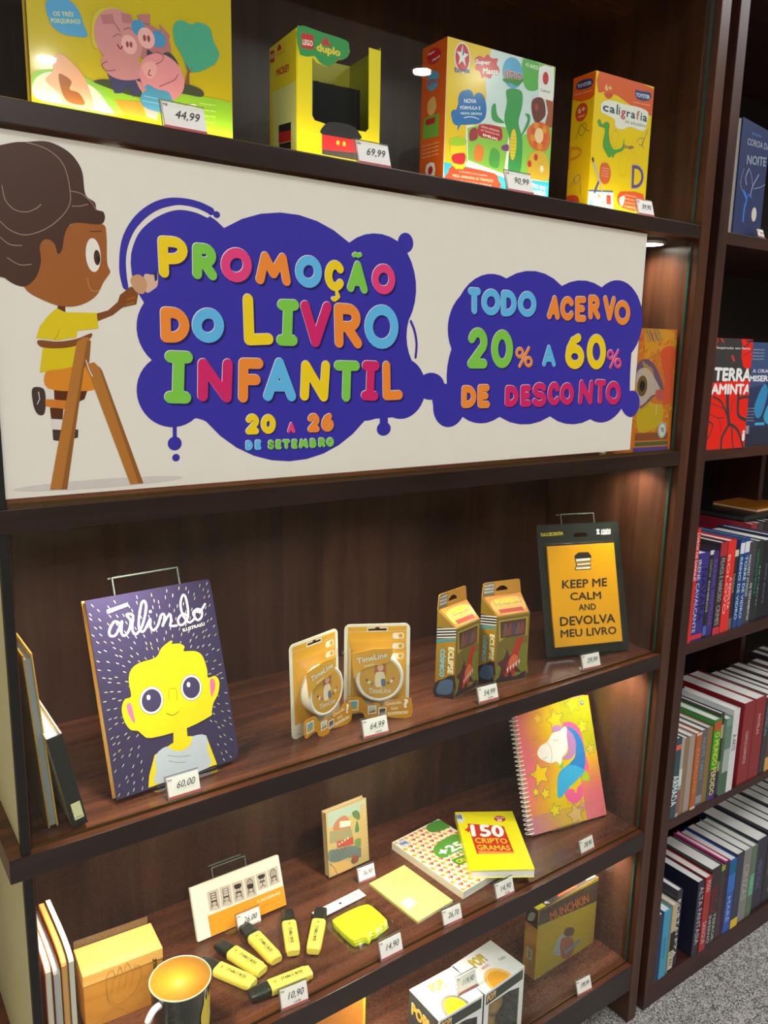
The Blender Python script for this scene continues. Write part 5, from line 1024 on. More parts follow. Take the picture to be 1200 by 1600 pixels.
# ================================================================ FOURTH SHELF
p = POSE['cal']; W, H, tl = p[5], p[6], p[4]
t = thing('desk_calendar', 'white and orange desk calendar showing six dark chairs, leaning on a clear stand', 'calendar', p[:3], p[3])
slab('cover', 0, W, 0, H, 0, .0015, tl, paint('e2dfd0', .35, .2), t, .0004); slab('pages', .001, W-.001, .001, H-.001, .0015, .006, tl, M['paper'], t); slab('back_cover', 0, W, 0, H, .006, .0075, tl, paint('c8c0a0', .4), t, .0004)
A = Art(lift=.00005, clip=(W*1000, H*1000))
A.poly([(22.5, 34), (164.9, 33.4), (166.4, -1.2), (23.3, 0.6)], 'e8961c', 1)
QS = ([(27, 71.2), (47.7, 70.5), (47, 36.5), (27.1, 39.9)], [(49.6, 70.9), (69.9, 69.8), (69.3, 36.1), (48.8, 38.6)], [(72.3, 70.3), (92.5, 69), (91.9, 35.7), (71.4, 37.7)], [(94.9, 69.5), (114.9, 68.8), (114.3, 35.1), (94.4, 36.8)], [(117.4, 69.3), (137.7, 68.6), (137.3, 40.8), (117.8, 41.5)], [(140.2, 69.1), (160.5, 70.3), (160.3, 41.1), (139.7, 40.6)])
for i, q_ in enumerate(QS):
    A.poly(smooth(q_, k=1), 'c4b4a8', 1)
    tl_, tr_, br_, bl_ = q_
    def mp(x, y): return tuple(bl_[a]*(1-x)*(1-y)+br_[a]*x*(1-y)+tr_[a]*x*y+tl_[a]*(1-x)*y for a in (0, 1))
    K = '2c2420'
    A.poly([mp(.22, .42), mp(.78, .42), mp(.74, .50), mp(.26, .50)], K, 2)
    if i in (4,): A.line([mp(.5, .42), mp(.5, .22)], 1.2, K, 2); A.line([mp(.25, .12), mp(.5, .24), mp(.75, .12)], 1, K, 2)
    else:
        for a, b in ((.27, .2), (.73, .8)): A.line([mp(a, .42), mp(b, .12)], 1.1, K, 2)
        A.line([mp(.36, .42), mp(.34, .2)], .8, K, 2); A.line([mp(.64, .42), mp(.66, .2)], .8, K, 2); A.line([mp(.25, .26), mp(.75, .26)], .7, K, 2)
    if i in (0, 1):
        for a in (.27, .73): A.line([mp(a, .5), mp(a, .88)], 1.1, K, 2)
        for b in (.86, .74, .62): A.line([mp(.27, b), mp(.73, b)], 1.2 if i == 0 else .8, K, 2)
    elif i in (2, 4): A.poly(smooth([mp(.26, .66), mp(.74, .66), mp(.8, .86), mp(.2, .86)]), K, 2); A.line([mp(.4, .5), mp(.36, .66)], .9, K, 2); A.line([mp(.6, .5), mp(.64, .66)], .9, K, 2)
    else:
        A.line(smooth([mp(.26, .5), mp(.24, .75), mp(.5, .92), mp(.76, .75), mp(.74, .5)], False), 1.2, K, 2)
        for a in (.4, .5, .6): A.line([mp(a, .5), mp(a, .84)], .7, K, 2)
        if i == 3: A.poly(smooth([mp(.25, .46), mp(.75, .46), mp(.75, .64), mp(.25, .64)]), K, 2)
A.txt('CADEIRAS', [(112.3, 22.1), (157.9, 21.9), (112, 27)], 'f4dcb0', .02, 2)
A.txt('calendário de mesa', [(117.3, 13.3), (156.1, 12.4), (117, 15.9)], 'b87018', .01, 2)
A.build('cover_print', t, tl, .0002)
stand(p[0]+.045, p[1]-.0, ZD+.004, p[3], tl, .062, .104, 'clear acrylic stand behind the chair calendar', wt=.008)
tag('cal', -.829, .196, ZD, '26,00', 'price tag reading 26,00 below the chair calendar', 0, .043, .028)

p = POSE['town']; W, H, tl = p[5], p[6], p[4]
t = thing('small_notebook', 'small shrink-wrapped notebook with a painted village cover, standing upright', 'notebook', p[:3], p[3])
slab('cover', 0, W, 0, H, 0, .002, tl, paint('b09a70', .35, .3), t, .0004); slab('pages', .001, W-.002, .001, H-.002, .002, .012, tl, paint('d8b888', .7), t); slab('back_cover', 0, W, 0, H, .012, .014, tl, paint('b8a078', .4), t, .0004)
A = Art(lift=.00005, clip=(W*1000, H*1000)); A.rect(.4, .4, W*1000-.4, H*1000-.4, 'c0a870', 0)
A.poly([(4.4, 125.7), (90.3, 122.9), (88.2, 88.9), (67.6, 104.1), (48.7, 102.5), (4.5, 94)], 'a8b8a8', 1)
A.poly(smooth([(16.1, 97.9), (25.8, 106.4), (42.1, 108.8), (52.9, 95), (54.3, 80.4), (17.6, 85.4)], k=2), 'b87858', 2); A.poly([(30.1, 101), (55.2, 94.2), (54.5, 83.5), (29.3, 88.5)], 'e8dcc8', 3)
A.poly(smooth([(58.4, 107.2), (68, 110), (76, 101.2), (75.3, 89.3), (64.7, 95)]), '5a7a48', 3); A.poly(smooth([(63.5, 69), (69.1, 89.4), (73, 67.7)]), '4a8048', 3)
A.poly([(6.5, 89.4), (54.3, 79.6), (59.8, 54.1), (5, 66.1)], '98906c', 2); A.poly([(20.8, 64.3), (57.8, 59.7), (59.2, 45.3), (21.4, 51.2)], 'b8483c', 4)
for k in range(4): A.rect(*[(a+k*6.5, b+k*1.4) for a, b in [(24.8, 55.6)]][0], *[(a+k*6.5+3, b+k*1.4+4) for a, b in [(24.8, 55.6)]][0], 'e8d8c0', 5)
A.poly(smooth([(3.2, 52.8), (26.7, 48.1), (49.8, 45.6), (75.1, 32.1), (76.3, 13.2), (43.7, 23.5), (20.5, 24.2), (1.9, 33.3)]), '6c7874', 3)
for k in range(5): A.line([(a+k*7, b+k*1.2) for a, b in [(3.7, 32.7), (15.2, 48.3)]], .6, '3a4444', 4); A.line([(a+k*7, b+k*1.2) for a, b in [(4.9, 50.2), (16.3, 29.1)]], .6, '3a4444', 4)
A.poly(smooth([(62.1, 53.2), (77.6, 49.6), (76.7, 35.6), (63.5, 38.4)]), '6a8a50', 4); A.poly(smooth([(6.6, 21.5), (29.7, 22.7), (47.8, 13.8), (49.1, -3), (9.9, 2.2)]), 'd8ac68', 4)
A.line(smooth([(2.4, 27.2), (10.9, 17.9), (16.9, 3.5), (23.3, -5.1)], False), 1, '4a3a30', 5); A.ell(*[(59.6, 14.2)][0], 9, 8, '7a5a48', z=5); A.poly([(54.9, 14.3), (60.3, 24.5), (65.7, 11.9)], 'b04838', 6)
A.poly([(78.9, 116.5), (87.5, 116.9), (81.8, 9), (74.2, 9.9)], 'c8a468', 6)
for k in range(12): A.line([(a, b-k*9) for a, b in [(89.4, 108.9), (95.7, 108.4)]], .8, '7a6a50', 6)
A.build('cover_print', t, tl, .0002)
tag('town', -.588, .190, ZD, '36,90', 'price tag reading 36,90 below the village notebook', -.05, .036, .026)

p = POSE['uni']; W, H, tl = p[5], p[6], p[4]
t = thing('spiral_notebook', 'spiral notebook with a unicorn on a pink and yellow starry cover', 'notebook', p[:3], p[3])
cv = [(0, 0), (W-.004, 0), (W, .004), (W, H-.004), (W-.004, H), (0, H)]
prism('front_cover', cv, 0, .001, tl, paint('ecc040', .35, .2), t); prism('back_cover', cv, .011, .012, tl, paint('e0a0a8', .4), t); slab('pages', .002, W-.002, .001, H-.001, .0012, .0108, tl, M['paper'], t)
bm = bmesh.new()
for i in range(28):
    v = H*(i+.5)/28
    addtube(bm, [TM(tl) @ Vector((.003+.0095*math.cos(a)-.003, v, .006+.0085*math.sin(a))) for a in [2*math.pi*k/12 for k in range(12)]], .0011, 5, True)
finish(bm, 'spiral_binding', M['white_wire'], t, smooth=True)
A = Art(lift=.00005, clip=(W*1000, H*1000))
w_, h_ = W*1000, H*1000
NX, NY = 22, 28
def mixc(a, b, f): return tuple(a[i]*(1-f)+b[i]*f for i in range(3))
pk_, ye_, gr_, or_ = (.90, .44, .48), (.88, .74, .02), (.64, .68, .04), (.95, .62, .22)
for i in range(NX):
    for j in range(NY):
        u, v = (i+.5)/NX, (j+.5)/NY
        c = mixc(pk_, ye_, min(1, max(0, u*2.6+.22*math.sin(v*9)-.12-(.5*max(0, v-.55)))))
        if v > .55 and u > .6: c = mixc(c, gr_, .7)
        if v < .55 and u > .72: c = mixc(c, pk_, min(1, (.6-v)*2.6))
        if v < .14: c = mixc(c, (.72, .5, .62), .7*(1-u))
        A.rect(w_*i/NX+.2*(i == 0), h_*j/NY, w_*(i+1)/NX, h_*(j+1)/NY, '%02x%02x%02x' % tuple(int(255*x) for x in c), 0)
def star(cx, cy, r, col, z, wd=None, ro=0):
    P = [(cx+(r if k % 2 == 0 else r*.5)*math.cos(R(90+ro+36*k)), cy+(r if k % 2 == 0 else r*.5)*math.sin(R(90+ro+36*k))) for k in range(10)]
    if wd: A.line(P+[P[0]], wd, col, z)
    else: A.poly(P, col, z)
for q_, r_, c_ in (([(41.8, 115)][0], 24, 'f2c60a'), ([(100, 216.5)][0], 22, 'f2cc10'), ([(151.7, 241.6)][0], 20, 'c8cc10'), ([(167.8, 191.1)][0], 16, 'c4c414'), ([(66.2, 36.7)][0], 14, 'e8d020'), ([(116.7, 17.5)][0], 22, 'd8b070'), ([(48.6, 74.6)][0], 12, 'f0cc10'), ([(25.7, 82.6)][0], 9, 'f4d020'), ([(56.2, 227.4)][0], 12, 'f0b83c'), ([(179.8, 141.3)][0], 12, 'd8b83c'), ([(136.1, 29.7)][0], 11, 'e8888c')):
    A.ell(q_[0], q_[1], 1, 1, c_, z=1); star(q_[0], q_[1], r_, c_, 1, ro=8); star(q_[0], q_[1], r_*1.12, '8e8a48' if q_[1] < 130 or q_[0] > 80 else 'd08a3c', 2, 1.3, 8)
rn = random.Random(5)
for k in range(60):
    u, v = rn.uniform(6, w_-6), rn.uniform(6, h_-6); rr_ = rn.uniform(2.5, 5)
    if 55 < u < 150 and 60 < v < 200: continue
    A.line(arc(u, v, rr_, rr_, 0, 360, 10), .9, '9c8c3c' if rn.random() > .5 else 'e0a050', 2, cap=False)
A.poly(smooth([(116.5, 203.5), (136.3, 206.8), (155.2, 193.3), (163.3, 168.1), (164.6, 130.7), (167.8, 103.1), (146.1, 80.7), (139.8, 48.8), (116.6, 38.9), (98.6, 54.2), (97.6, 70.8), (118.4, 69.8), (124.7, 58.6), (131.3, 70.4), (146.1, 80.7), (150.8, 126.6), (146, 167.9)], k=3), 'ea5f92', 3)
A.poly(smooth([(127.9, 196.4), (149.2, 184.2), (161.4, 158.3), (162.5, 124.4), (149.3, 96.8), (110.9, 74.7), (80.5, 58.1), (79.5, 81.2), (90.1, 108.6), (120.1, 122.5), (137.6, 135.8), (140.6, 162.2)], k=3), '2c7ec4', 4)
A.poly(smooth([(89.5, 105.4), (119.5, 119.3), (154.7, 102.4), (143.9, 91.2), (110.9, 74.7), (80.5, 58.1), (78.9, 78)], k=3), '38a8d8', 5)
A.poly(smooth([(125, 191.9), (139.6, 179.2), (143.5, 154.9), (130.8, 133.8), (109.1, 131.3), (103.9, 137.3), (120.4, 145.8), (122.7, 168.8)], k=3), 'b880b4', 5)
A.poly(smooth([(43.2, 160.4), (54.2, 171.5), (71.7, 176.5), (86.7, 190.4), (106.2, 193.6), (122.1, 199.2), (125.8, 191.8), (122.5, 178.9), (122, 158.9), (116.3, 146.6), (101.6, 136.1), (100, 116.5), (106.7, 118.5), (123.1, 126.9), (102, 116.1), (98, 116.9), (88.3, 132), (71.6, 132), (52.9, 142.2), (44.2, 150.4)], k=3), 'f2ece4', 6)
A.poly(smooth([(86.2, 198.8), (98, 206.1), (113.9, 200.6), (108.2, 193.2), (91.4, 192.9)]), 'c088bc', 7); A.poly([(102.9, 205.2), (108.8, 218.3), (113.6, 203.4)], 'e8c038', 7)
A.line(smooth([(71.4, 174.9), (77.8, 160.5), (77.2, 144.1), (72.6, 132.5)], False), .7, '6a6470', 7); A.line(smooth([(87.8, 178.6), (92.1, 174.4), (99.3, 177.1)], False), .7, '6a6470', 7); A.line(smooth([(53.6, 146), (59.3, 143.6), (65.3, 147)], False), .7, '6a6470', 7)
A.poly([(89.9, 118.5), (102.7, 130.9), (102, 116.1)], '8cb830', 7); A.poly(smooth([(144.7, 84.3), (157.7, 100.1), (165.4, 80.1), (154.4, 79)]), 'a8c828', 5)
A.ell(*[(175.7, 240.3)][0], 4.5, 5, '4a6ab0', z=5); A.ell(*[(175.9, 241)][0], 2.2, 2, 'e0e8f0', z=6)
A.build('cover_print', t, tl, .0002)
stand(p[0]+.045, p[1]-.0, ZD+.006, p[3], tl, .075, .20, 'clear acrylic stand holding the unicorn notebook', wt=.0125)
tag('uni', -.174, .018, ZD, '28,90', 'price tag reading 28,90 below the unicorn notebook', .02, .040, .026)

def flatbook(key, name, label, cat, th, cc, art, pg=None):
    p = POSE[key]; W, H = p[5], p[6]
    t = thing(name, label, cat, (p[0], p[1], p[2]-th), p[3])
    box('cover', 0, W, 0, H, th-.0012, th, paint(cc, .35, .3), t, .0003); box('back_cover', 0, W, 0, H, 0, .0012, paint(cc, .35), t, .0003)
    box('spine', 0, .0012, 0, H, .0012, th-.0012, paint(cc, .35, .3), t)
    box('pages', .0012, W-.0008, .0008, H-.0008, .0012, th-.0012, pg or M['paper'], t)
    A = Art(lift=.00005, clip=(W*1000, H*1000)); art(A, W*1000, H*1000); A.build('cover_print', t, mt=TOP(th)); return t
def art_crip(A, w, h):
    A.rect(.3, .3, w-.3, h-.3, 'f0e008', 0)
    A.poly([(19, 150.1), (91.8, 138.7), (93.5, 49.3), (21.2, 48.9)], 'c82c1c', 1)
    A.txt('+', [(9.2, 120.1), (23, 119.7), (11.1, 137.5)], 'c82c1c', .06, 2)
    A.txt('150', [(20.6, 105.3), (87, 100.7), (23.6, 147.8)], 'f4f2ee', .04, 3)
    A.txt('CRIPTO', [(24.9, 83.8), (88.2, 79.9), (24.7, 101.2)], 'f0c81c', .02, 3); A.txt('GRAMAS', [(25, 61.6), (89, 57.8), (24.8, 78.5)], 'f0c81c', .02, 3)
    A.poly([(24.5, 59), (93, 54.4), (93.5, 49.3), (24.3, 48.9)], 'e88848', 3)
    A.ell(*[(88.9, 165.5)][0], 12, 11, 'c82c1c', z=1); A.txt('NÍVEL', [(78.9, 168), (99.6, 166), (79.6, 173.9)], 'f4e0d0', .02, 2); A.txt('20', [(82, 156.2), (91.9, 155.2), (83, 165.7)], 'f4f0ec', .05, 2)
    A.poly([(0.2, 185.7), (13.6, 184.6), (14, 155.2), (-0.2, 154.9)], 'd8dce8', 1)
    for k in range(3): A.txt('coq', [(a, b-5*k) for a, b in [(-0.1, 175.3), (11.2, 174.3), (0.3, 183.5)]], '30508a', .05, 2)
def art_250(A, w, h):
    A.rect(.3, .3, w-.3, h-.3, 'ece4d0', 0)
    nx, ny = 10, 15
    for i in range(nx):
        for j in range(ny):
            x, y = w*(i+.5+(.5 if j % 2 else 0))/nx, h*(j+.5)/ny; s = w/nx*.48; q = h/ny*.55
            if x > w-3: continue
            A.poly([(x-s, y), (x, y-q), (x, y), (x-s*.2, y+q*.6)], 'e89030', 1); A.poly([(x, y-q), (x+s, y), (x, y+q*.4)], 'b84820' if (i+j) % 2 else 'f0c050', 1)
    A.poly(smooth([(w*.30, h*.50), (w*.55, h*.44), (w*.98, h*.36), (w*.98, h*.66), (w*.6, h*.70), (w*.35, h*.64)], k=3), '5c9c38', 2)
    A.poly(smooth([(w*.66, h*.86), (w*.98, h*.82), (w*.98, h*.98), (w*.7, h*.98)]), '4c8c34', 2)
    A.txt('+250', [(w*.36, h*.50), (w*.96, h*.46), (w*.36, h*.62)], 'f4f4ec', .05, 3)
    A.txt('DIRETAS', [(w*.42, h*.445), (w*.8, h*.415), (w*.42, h*.48)], 'f0f0d8', .03, 3)
    A.poly([(w*.38, h*.30), (w*.9, h*.26), (w*.9, h*.37), (w*.38, h*.41)], '4c8c34', 2); A.txt('CRUZADAS', [(w*.42, h*.32), (w*.88, h*.28), (w*.42, h*.38)], 'f0e040', .03, 3)
    A.poly([(w*.04, h*.86), (w*.20, h*.84), (w*.20, h*.96), (w*.04, h*.97)], 'c8ccd8', 2); A.txt('coq', [(w*.06, h*.88), (w*.18, h*.87), (w*.06, h*.94)], '30508a', .05, 3)
flatbook('b250', 'puzzle_book', 'white puzzle book with orange diamond pattern and +250, lying under the yellow one', 'book', .015, 'e8dcc0', art_250)
t = flatbook('crip', 'puzzle_book', 'yellow puzzle book with a red 150 CRIPTOGRAMAS square, lying on the patterned one', 'book', .0168, 'f0e008', art_crip)
p = POSE['b250']
def art_yn(A, w, h):
    A.rect(.3, .3, w-.3, h-.3, 'e2cf78', 0)
    q = [(40.4, 114.2), (89.7, 99.6), (83.3, 87.1), (32.9, 100)]; A.line(q+[q[0]], .7, 'c86848', 1); A.txt('CADERNO', [(41, 102.4), (77.2, 92.8), (44.5, 108.6)], 'c8a868', .01, 1)
    A.poly(smooth([(9.5, 55.9), (32.5, 56.9), (30.7, 35.2), (7.2, 33)], k=1), 'ece6b8', 1)
    for k in range(4): A.line([(a, b-7*k) for a, b in [(34.5, 78.3), (75.1, 67.4)]], .3, 'b8a860', 1)
flatbook('ynote', 'thin_notebook', 'thin pale yellow notebook in clear wrap lying flat on the fourth shelf', 'notebook', .0056, 'dccb78', art_yn)
tag('ynote', -.531, .012, ZD, '26,70', 'price tag reading 26,70 in front of the pale yellow notebook', -.04, .040, .027)
tag('crip', -.407, .012, ZD, '14,90', 'price tag reading 14,90 cada in front of the puzzle books', -.02, .043, .028, note='cada')

# sticky notes in a bag
p = POSE['bag']; W, H = .1035, .123
t = thing('sticky_note_pack', 'clear bag with a white header holding neon yellow speech-bubble sticky notes', 'sticky notes', (p[0], p[1], ZD+.0004), p[3])
box('header_card', 0, W, H-.022, H, .0030, .0040, M['card'], t, .0003)
bm = bmesh.new(); N_ = 14
for zz, s_ in ((.0002, 1), (.0165, .0)):
    g_ = [[bm.verts.new((W*i/N_, (H-.02)*j/N_, zz if s_ else .002+.0145*min(1, 4*(1-abs(2*i/N_-1)), 4*(1-abs(2*j/N_-1)))+random.uniform(-.0008, .0008))) for j in range(N_+1)] for i in range(N_+1)]
    for i in range(N_):
        for j in range(N_): bm.faces.new((g_[i][j], g_[i+1][j], g_[i+1][j+1], g_[i][j+1]))
finish(bm, 'film', M['bagfilm'], t)
bub = smooth([(.010, .022), (.016, .014), (.030, .012), (.034, .006), (.042, .011), (.052, .009), (.060, .012), (.078, .014), (.086, .022), (.087, .064), (.080, .074), (.058, .078), (.018, .078), (.010, .070)], k=2)
for k, c_ in enumerate(('b8c818', 'd8e020', 'f4f000')):
    prism('note_pad', [(a+.002*(2-k)*0, b-.0015*(2-k)) for a, b in bub], -.0012-.0036*(k+1), -.0012-.0036*k-.0002, R(90), paint(c_, .6), t)
A = Art(lift=.00005); A.txt('IDEAS', [(6, H*1000-15), (22, H*1000-15), (6, H*1000-10)], 'c84850', .03, 1); A.ell(W*520, H*1000-11, 2.6, 2.6, '1c1c1c', z=1); A.txt('BLOCO ADESIVO', [(W*700, H*1000-9), (W*960, H*1000-9), (W*700, H*1000-6)], '404040', .02, 1); A.txt('100 FOLHAS', [(W*720, H*1000-15), (W*960, H*1000-15), (W*720, H*1000-12)], '404040', .02, 1)
A.build('header_print', t, mt=TOP(.0040))
tag('post', -.666, .008, ZD, '14,90', 'price tag reading 14,90 in front of the sticky notes', 0, .044, .029)

# highlighters
def pen(x, y, ang, label, z=ZD+.0004):
    """tip end (black cap) at +length, body towards the origin"""
    t = thing('highlighter', label, 'highlighter', (x, y, z), ang, 'yellow highlighters fanned out on the fourth shelf')
    def sec(pr, nm, mat, parent=None):
        bm = bmesh.new(); rs = []
        for X, hw, hh in pr:
            c = .0075; P = []
            for a0, sx, sz in ((-90, 1, 0), (0, 1, 1), (90, 0, 1), (180, 0, 0)):
                for k in range(4):
                    a = R(a0+30*k); r_ = min(hw, hh)*.7
                    P.append(((hw-r_ if sx else -(hw-r_))+r_*math.cos(a), .0082+(hh-r_ if sz else -(hh-r_))+r_*math.sin(a)))
            rs.append([bm.verts.new((X, p_[0], p_[1])) for p_ in P])
        for a, b in zip(rs, rs[1:]):
            for i in range(len(a)): bm.faces.new((a[i], a[(i+1) % len(a)], b[(i+1) % len(b)], b[i]))
        bm.faces.new(rs[0][::-1]); bm.faces.new(rs[-1])
        return finish(bm, nm, mat, t, smooth=False)
    sec([(0, .0096, .0052), (.0006, .0104, .0060), (.008, .0112, .0068), (.009, .0120, .0078), (.068, .0124, .0080), (.0695, .0118, .0074)], 'body', paint('f2dc58', .35, .2))
    sec([(.0695, .0112, .0068), (.072, .0114, .0068), (.076, .0118, .0072), (.092, .0112, .0066), (.101, .0100, .0052), (.102, .0092, .0045)], 'cap', paint('24261e', .35, .1))
    A = Art(lift=.00004)
    A.txt('STABILO BOSS', [(52, -3.2), (14, -3.2), (52, 2.4)][0:3] if False else [(50, 3.0), (14, 3.0), (50, -2.6)], '4a4430', .03, 1)
    A.txt('ORIGINAL', [(32, 6.0), (14, 6.0), (32, 4.2)], '6a6440', .01, 1); A.ell(60, 0, 3, 3, 'e8b040', z=1); A.txt('S', [(61.6, 2), (58.4, 2), (61.6, -2)], 'c06030', .03, 2)
    A.build('lettering', t, mt=TOP(.0163))
HLP = [((-.862, .073), (-.908, .158)), ((-.8385, .0885), (-.872, .188)), ((-.809, .0975), (-.818, .198)), ((-.779, .097), (-.740, .190)), ((-.751, .082), (-.690, .158)), ((-.776, .047), (-.878, .0565))]
HLN = ['yellow highlighter at the lower left end of the fan, beside the mug', 'yellow highlighter second from the left in the fan', 'yellow highlighter in the middle of the fan below the calendar', 'yellow highlighter fourth from the left in the fan', 'yellow highlighter at the right end of the fan, beside the sticky notes', 'yellow highlighter lying across the front of the fan, behind its price tag']
for (a, b), n_ in zip(HLP, HLN): pen(a[0], a[1], math.atan2(b[1]-a[1], b[0]-a[0]), n_)
tag('hl', -.847, .010, ZD, '10,90', 'price tag reading 10,90 cada in front of the highlighters', -.10, .044, .029, note='cada')

# wooden-look box and mug
p = POSE['groot']; W, H, D = p[5], p[6], .061
t = thing('gift_box', 'light wood-grain gift box with a line drawing, left end of the fourth shelf', 'box', p[:3], p[3])
box('carton', 0, W, 0, D, 0, H-.018, wood('pale_board', 'c07c28', 'd8963c', .55, 0, .1), t, .0008)
box('lid', -.0006, W+.0006, -.0006, D+.0006, H-.018, H, wood('pale_board_lid', 'dc9c44', 'f0bc6c', .55, 0, .1), t, .001)
A = Art(lift=.00005)
K = 'a87830'
A.line(smooth([(33.4, 35.4), (30.7, 61.1), (32.8, 78.3), (40.7, 83.8), (45.2, 69.7), (51, 85.3), (55.6, 71.1), (61.5, 86.8), (68.7, 71.4), (76.9, 77.1), (81.5, 59.6), (72.8, 38.8), (59.1, 26.6), (45.8, 23.5), (33.4, 35.4)], False), .8, K, 1)
A.line(smooth([(21.9, 7.2), (32.6, 17.4), (45.6, 17.4), (58.2, 5.2), (52.4, -7.6)], False), .8, K, 1)
for k in range(4): A.line(smooth([(a+k*10, b+k*3) for a, b in [(36.3, 43.3), (39.6, 60), (42.7, 70.8)]], False), .5, K, 1)
A.txt('toyart', [(98.2, 36.6), (95.6, 78.2), (107.7, 35.4)], '5a4420', .06, 1)
A.build('front_print', t, 0, .0010)
box('brown_stand_slab', .0, W-.004, D+.0016, D+.0026, 0, H+.012, paint('5a4636', .25, .4), t)  # opaque brown slab, added in place of a translucent acrylic stand

mx, my = -.985, .053
t = thing('mug', 'black mug with a golden yellow inside and white handle, front left of the fourth shelf', 'mug', (mx, my, ZD))
lathe('body', [(0, 0), (.034, 0), (.038, .003), (.0405, .06), (.0425, .094), (.0428, .0955)], paint('1e2018', .25, .5), t, 56)
lathe('inside', [(.0418, .0962), (.0405, .0945), (.0385, .06), (.036, .008), (0, .005)], paint('d08c1c', .6), t, 56)
lathe('rim', [(.0429, .0945), (.0432, .0958), (.0426, .0968), (.0417, .0964), (.0414, .0950)], paint('ece0b0', .25, .4), t, 56)
bm = bmesh.new(); ha = R(207)
hp = [(.040, .084), (.052, .086), (.062, .080), (.068, .066), (.068, .048), (.062, .034), (.052, .024), (.039, .022)]
addtube(bm, [(r_*math.cos(ha), r_*math.sin(ha), z_) for r_, z_ in smooth(hp, False, 3)], .0048, 10); finish(bm, 'handle', paint('e6e4de', .2, .5), t, smooth=True)
A = Art(k=1.0, lift=.00005)
def cyl(p): 
    a = R(-52)+p.x; r_ = .0431+abs(p.z)*0 + .0003*abs(p.z)/.0003*0
    rr_ = .0392+(.0425-.0392)*(p.y/.094)+.0004-p.z*1.0
    return Vector((rr_*math.cos(a), rr_*math.sin(a), p.y))
LF = smooth([(-.28, .030), (-.34, .055), (-.22, .072), (-.18, .086), (-.08, .074), (0, .088), (.08, .074), (.18, .084), (.2, .06), (.24, .040), (.1, .020), (-.1, .018)], k=4)
c0 = (0.0, .05)
for a, b in zip(LF, LF[1:]+LF[:1]):
    for k in range(4):
        f0, f1 = k/4, (k+1)/4
        A._add([(c0[0]+(a[0]-c0[0])*f0, c0[1]+(a[1]-c0[1])*f0), (c0[0]+(a[0]-c0[0])*f1, c0[1]+(a[1]-c0[1])*f1), (c0[0]+(b[0]-c0[0])*f1, c0[1]+(b[1]-c0[1])*f1), (c0[0]+(b[0]-c0[0])*f0, c0[1]+(b[1]-c0[1])*f0)], [(0, 1, 2, 3)], 'd8c038', 1)
A.build('leaf_print', t, mt=Matrix.Identity(4), off=0, warp=cyl)

# thin books at the left end of the fourth shelf
for (x, th, h, d, y, c1, c2, cp, lab) in ((-1.162, .008, .205, .13, .049, 'd86a1c', 'e07a28', 'd8d4c8', 'thin orange-backed booklet nearest the cabinet end on the fourth shelf'),
        (-1.152, .008, .199, .12, .048, 'b8b4c8', 'c8c4d4', 'b8b4ac', 'thin booklet with a pale lilac floral cover at the left end of the fourth shelf'),
        (-1.142, .007, .206, .12, .048, 'f0940c', 'f09a14', 'd0a060', 'thin bright orange booklet between the lilac and the white one'),
        (-1.133, .006, .209, .12, .047, 'e8e4dc', 'e8e4dc', 'd8d0c0', 'thin white booklet with rounded corners leaning beside the wood-grain box')):
    t = thing('booklet', lab, 'booklet', (x, y, ZD+.0003), 0, 'thin booklets at the left end of the fourth shelf')
    def side(u0, u1, nm, c):
        pts = [(0, 0), (d, 0), (d, h)] + [(.06-.06*math.sin(R(a)), h-.014+.014*math.cos(R(a))) for a in (0, 15, 30, 45, 60, 75, 90)]
        bm = bmesh.new(); f = [bm.verts.new((u0, p_[0], p_[1])) for p_ in pts]; g = [bm.verts.new((u1, p_[0], p_[1])) for p_ in pts]
        bm.faces.new(f); bm.faces.new(g[::-1]); n_ = len(pts)
        for i in range(n_): bm.faces.new((f[i], f[(i+1) % n_], g[(i+1) % n_], g[i]))
        finish(bm, nm, paint(c, .35, .3), t)
    side(0, .0008, 'left_cover', c1); side(th-.0008, th, 'right_cover', c2); side(.001, th-.001, 'pages', cp)
    if 'floral' in lab:
        A = Art(lift=.00004)
        rn = random.Random(2)
        for k in range(60): A.ell(rn.uniform(5, 115), rn.uniform(5, 170), 1.6, 1.2, '6a6498', z=1, n=7)
        A.build('cover_print', t, mt=LEFT(d), off=.0002)

# ================================================================ BOTTOM SHELF
p = POSE['munch']; W, H, D = p[5], p[6], .034
t = thing('card_game_box', 'shrink-wrapped card game box with a brown band and olive front, bottom shelf right', 'game box', p[:3], p[3])
box('carton', 0, W, 0, D, 0, H, paint('c08a3c', .3, .4), t, .0006)
A = Art(lift=.00005, clip=(W*1000, H*1000))
A.rect(.3, .3, W*1000-.3, H*1000-.3, 'a08a2c', 0)
A.poly([(3.5, 167.9), (197.9, 155.4), (201, 104.1), (-1.5, 129.9)], '4a3c30', 1)
A.txt('MUNCHKIN', [(38.9, 122.4), (167.6, 113), (32.6, 149.3)], '7a4428', .05, 2); A.txt('MUNCHKIN', [(40.9, 123.7), (165.9, 113.7), (35, 146.5)], 'b06834', .01, 3)
A.poly(smooth([(4.1, -8.1), (10.6, 0), (47.8, -4.6), (116.2, -4), (163.7, -3.5), (201.1, -9.6), (200.4, -24.5), (85.6, -6.3)], k=2), '5a4c38', 1)
for q_, c_ in (([(39.8, 0.6)], '8a7a58'), ([(69.9, -1.4)], '988458'), ([(139.9, -5)], '6a5a40'), ([(164.3, -8.6)], '907c58')): A.ell(q_[0][0], q_[0][1], 6, 5, c_, z=2)
